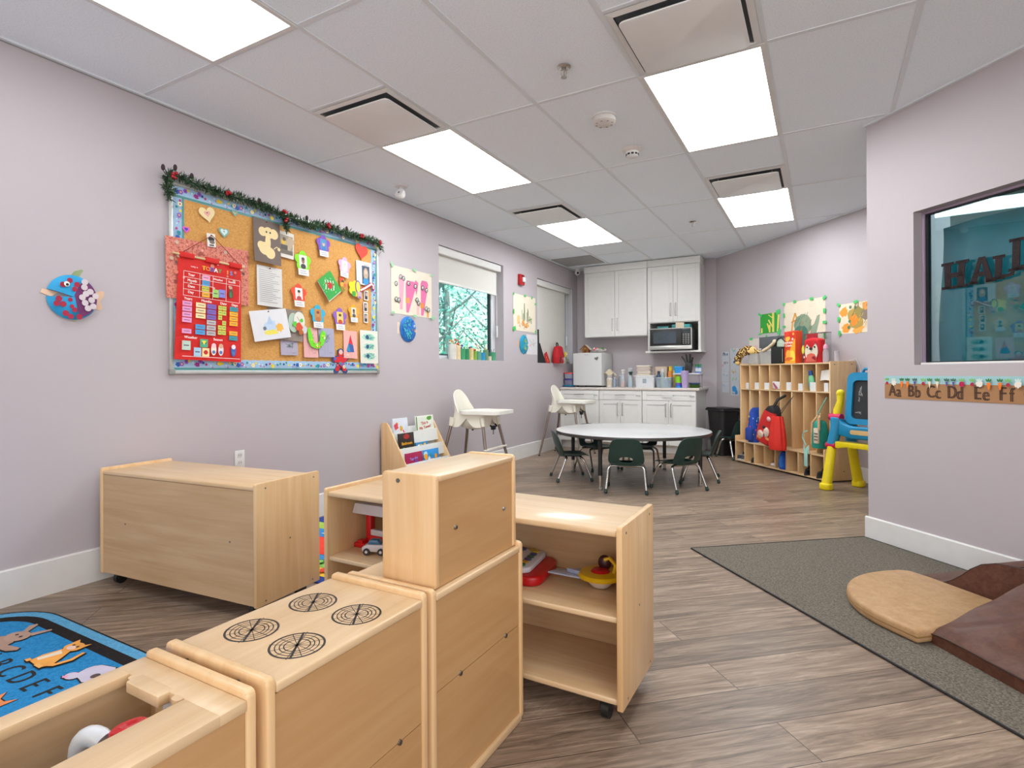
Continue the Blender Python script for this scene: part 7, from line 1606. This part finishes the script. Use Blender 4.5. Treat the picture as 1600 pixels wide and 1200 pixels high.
g = G(); g.tube([(-.02, .0, .062), (.03, .06, .075)], None, M('#d0d2d8', .4), 8, radii=[.005, .009]); g.ball((.034, .065, .082), .016, M('#1c5f74', .4), (1, .6, 1.2)); emit(g, 'pen', p)
p = thing('scoop_toy', 'yellow, red and white plastic spinner toy beside the end panel of the open shelf', 'toy', (2.655, 1.865, SH), .2)
g = G(); g.lathe([(.0, .0), (.03, .004), (.045, .02), (.052, .036), (.048, .036)], M('#d8ccc2', .25), 22); emit(g, 'cup', p)
g = G(); g.lathe([(.045, .036), (.075, .036), (.078, .042), (.07, .05), (.03, .054)], M('#dcb414', .35), 26); g.tube([(.045, .0, .045), (.052, .0, .08), (.03, .01, .098), (.012, .01, .09)], .007, M('#dcb414', .35), 8); emit(g, 'rim', p)
g = G(); g.lathe([(.0, .064), (.025, .062), (.035, .052)], M('#b5121a', .35), 18); emit(g, 'button', p)
g = G(); g.ball((.012, .022, .078), .026, M('#3a1418', .4), (.9, .6, 1)); emit(g, 'knob', p)
g = G(); g.prism([(-.045, -.035), (-.055, .04), (-.16, .035), (-.185, -.005)], 'z', .03, .036, M('#b8c2d8', .2, alpha=.85), .002); g.prism([(-.06, -.02), (-.066, .02), (-.12, .01)], 'z', .036, .05, M('#aab6d2', .2, alpha=.85), .002); emit(g, 'flap', p)
g = G(); g.ball((0, 0, .022), .022, M('#2f1416', .5), (1, 1, 1)); emit(g, 'toy_ball', loc=(2.745, 1.90, SH), label='small dark red ball in the corner behind the spinner toy', cat='toy')
p = thing('toy_gas_station', 'red and white toy filling station on the near end of the open shelf', 'toy', (1.675, 1.845, SH))
RT, WT2 = M('#c3161a', .4), M('#cfc4c2', .4)
g = G(); g.box(-.095, .16, -.055, .06, 0, .02, RT, .004); g.box(-.05, .12, -.02, .03, .02, .05, RT, .004); g.box(-.08, -.05, -.05, -.02, .0, .03, RT); emit(g, 'base', p)
for x in (-.05, .10): g = G(); g.box(x - .014, x + .014, -.014, .014, .02, .155, RT, .003); emit(g, 'post', p)
g = G(); g.prism([(-.085, .15), (.16, .15), (.15, .195), (-.07, .195)], 'y', -.075, .075, WT2, .004); emit(g, 'roof', p)
g = G(); g.box(-.03, .085, -.022, -.002, .05, .075, WT2, .003); emit(g, 'pump', p)
p = thing('toy_car', 'small white and blue toy car by the filling station', 'toy car', (1.725, 1.765, SH), .4)
g = G(); g.prism([(-.05, .012), (.05, .012), (.052, .035), (.035, .042), (-.03, .042), (-.052, .03)], 'y', -.022, .022, WT2, .004); emit(g, 'body', p); g = G(); g.prism([(-.03, .042), (.03, .042), (.015, .06), (-.02, .06)], 'y', -.018, .018, M('#3a6a86', .3), .004); emit(g, 'cabin', p)
for x in (-.03, .03):
    for y in (-.023, .023): g = G(); g.cyl((x, y - .005, .014), (x, y + .005, .014), .014, .014, BLACKP, 14); g.cyl((x, y - .006, .014), (x, y + .006, .014), .006, .006, WT2, 10); emit(g, 'wheel', p)
p = thing('plastic_pipe_toy', 'white rounded plastic toy with a red ring in the sink cut-out', 'toy', (2.325, .452, .43)); g = G()
WP = M('#d6dade', .3)
g.tube([(-.04, .0, -.41), (-.04, .0, .04)] + [(-.04 + .03 * (1 - math.cos(a)), .008 * (1 - math.cos(a)), .04 + .032 * math.sin(a)) for a in [i * PI / 10 for i in range(1, 8)]], .0155, WP, 18); emit(g, 'pipe', p)
g = G(); g.tube([(.036 + .019 * math.cos(a), .036 + .019 * math.sin(a), .082 + .006 * math.cos(a)) for a in [i * PI / 8 for i in range(16)]], .009, M('#c4161f', .35), 8, closed=True); emit(g, 'red_ring', p)
g = G(); g.tube([(.012, .018, .055), (.036, .034, .05), (.036, .034, -.05)], None, WP, 12, radii=[.012, .012, .012]); emit(g, 'spout', p)
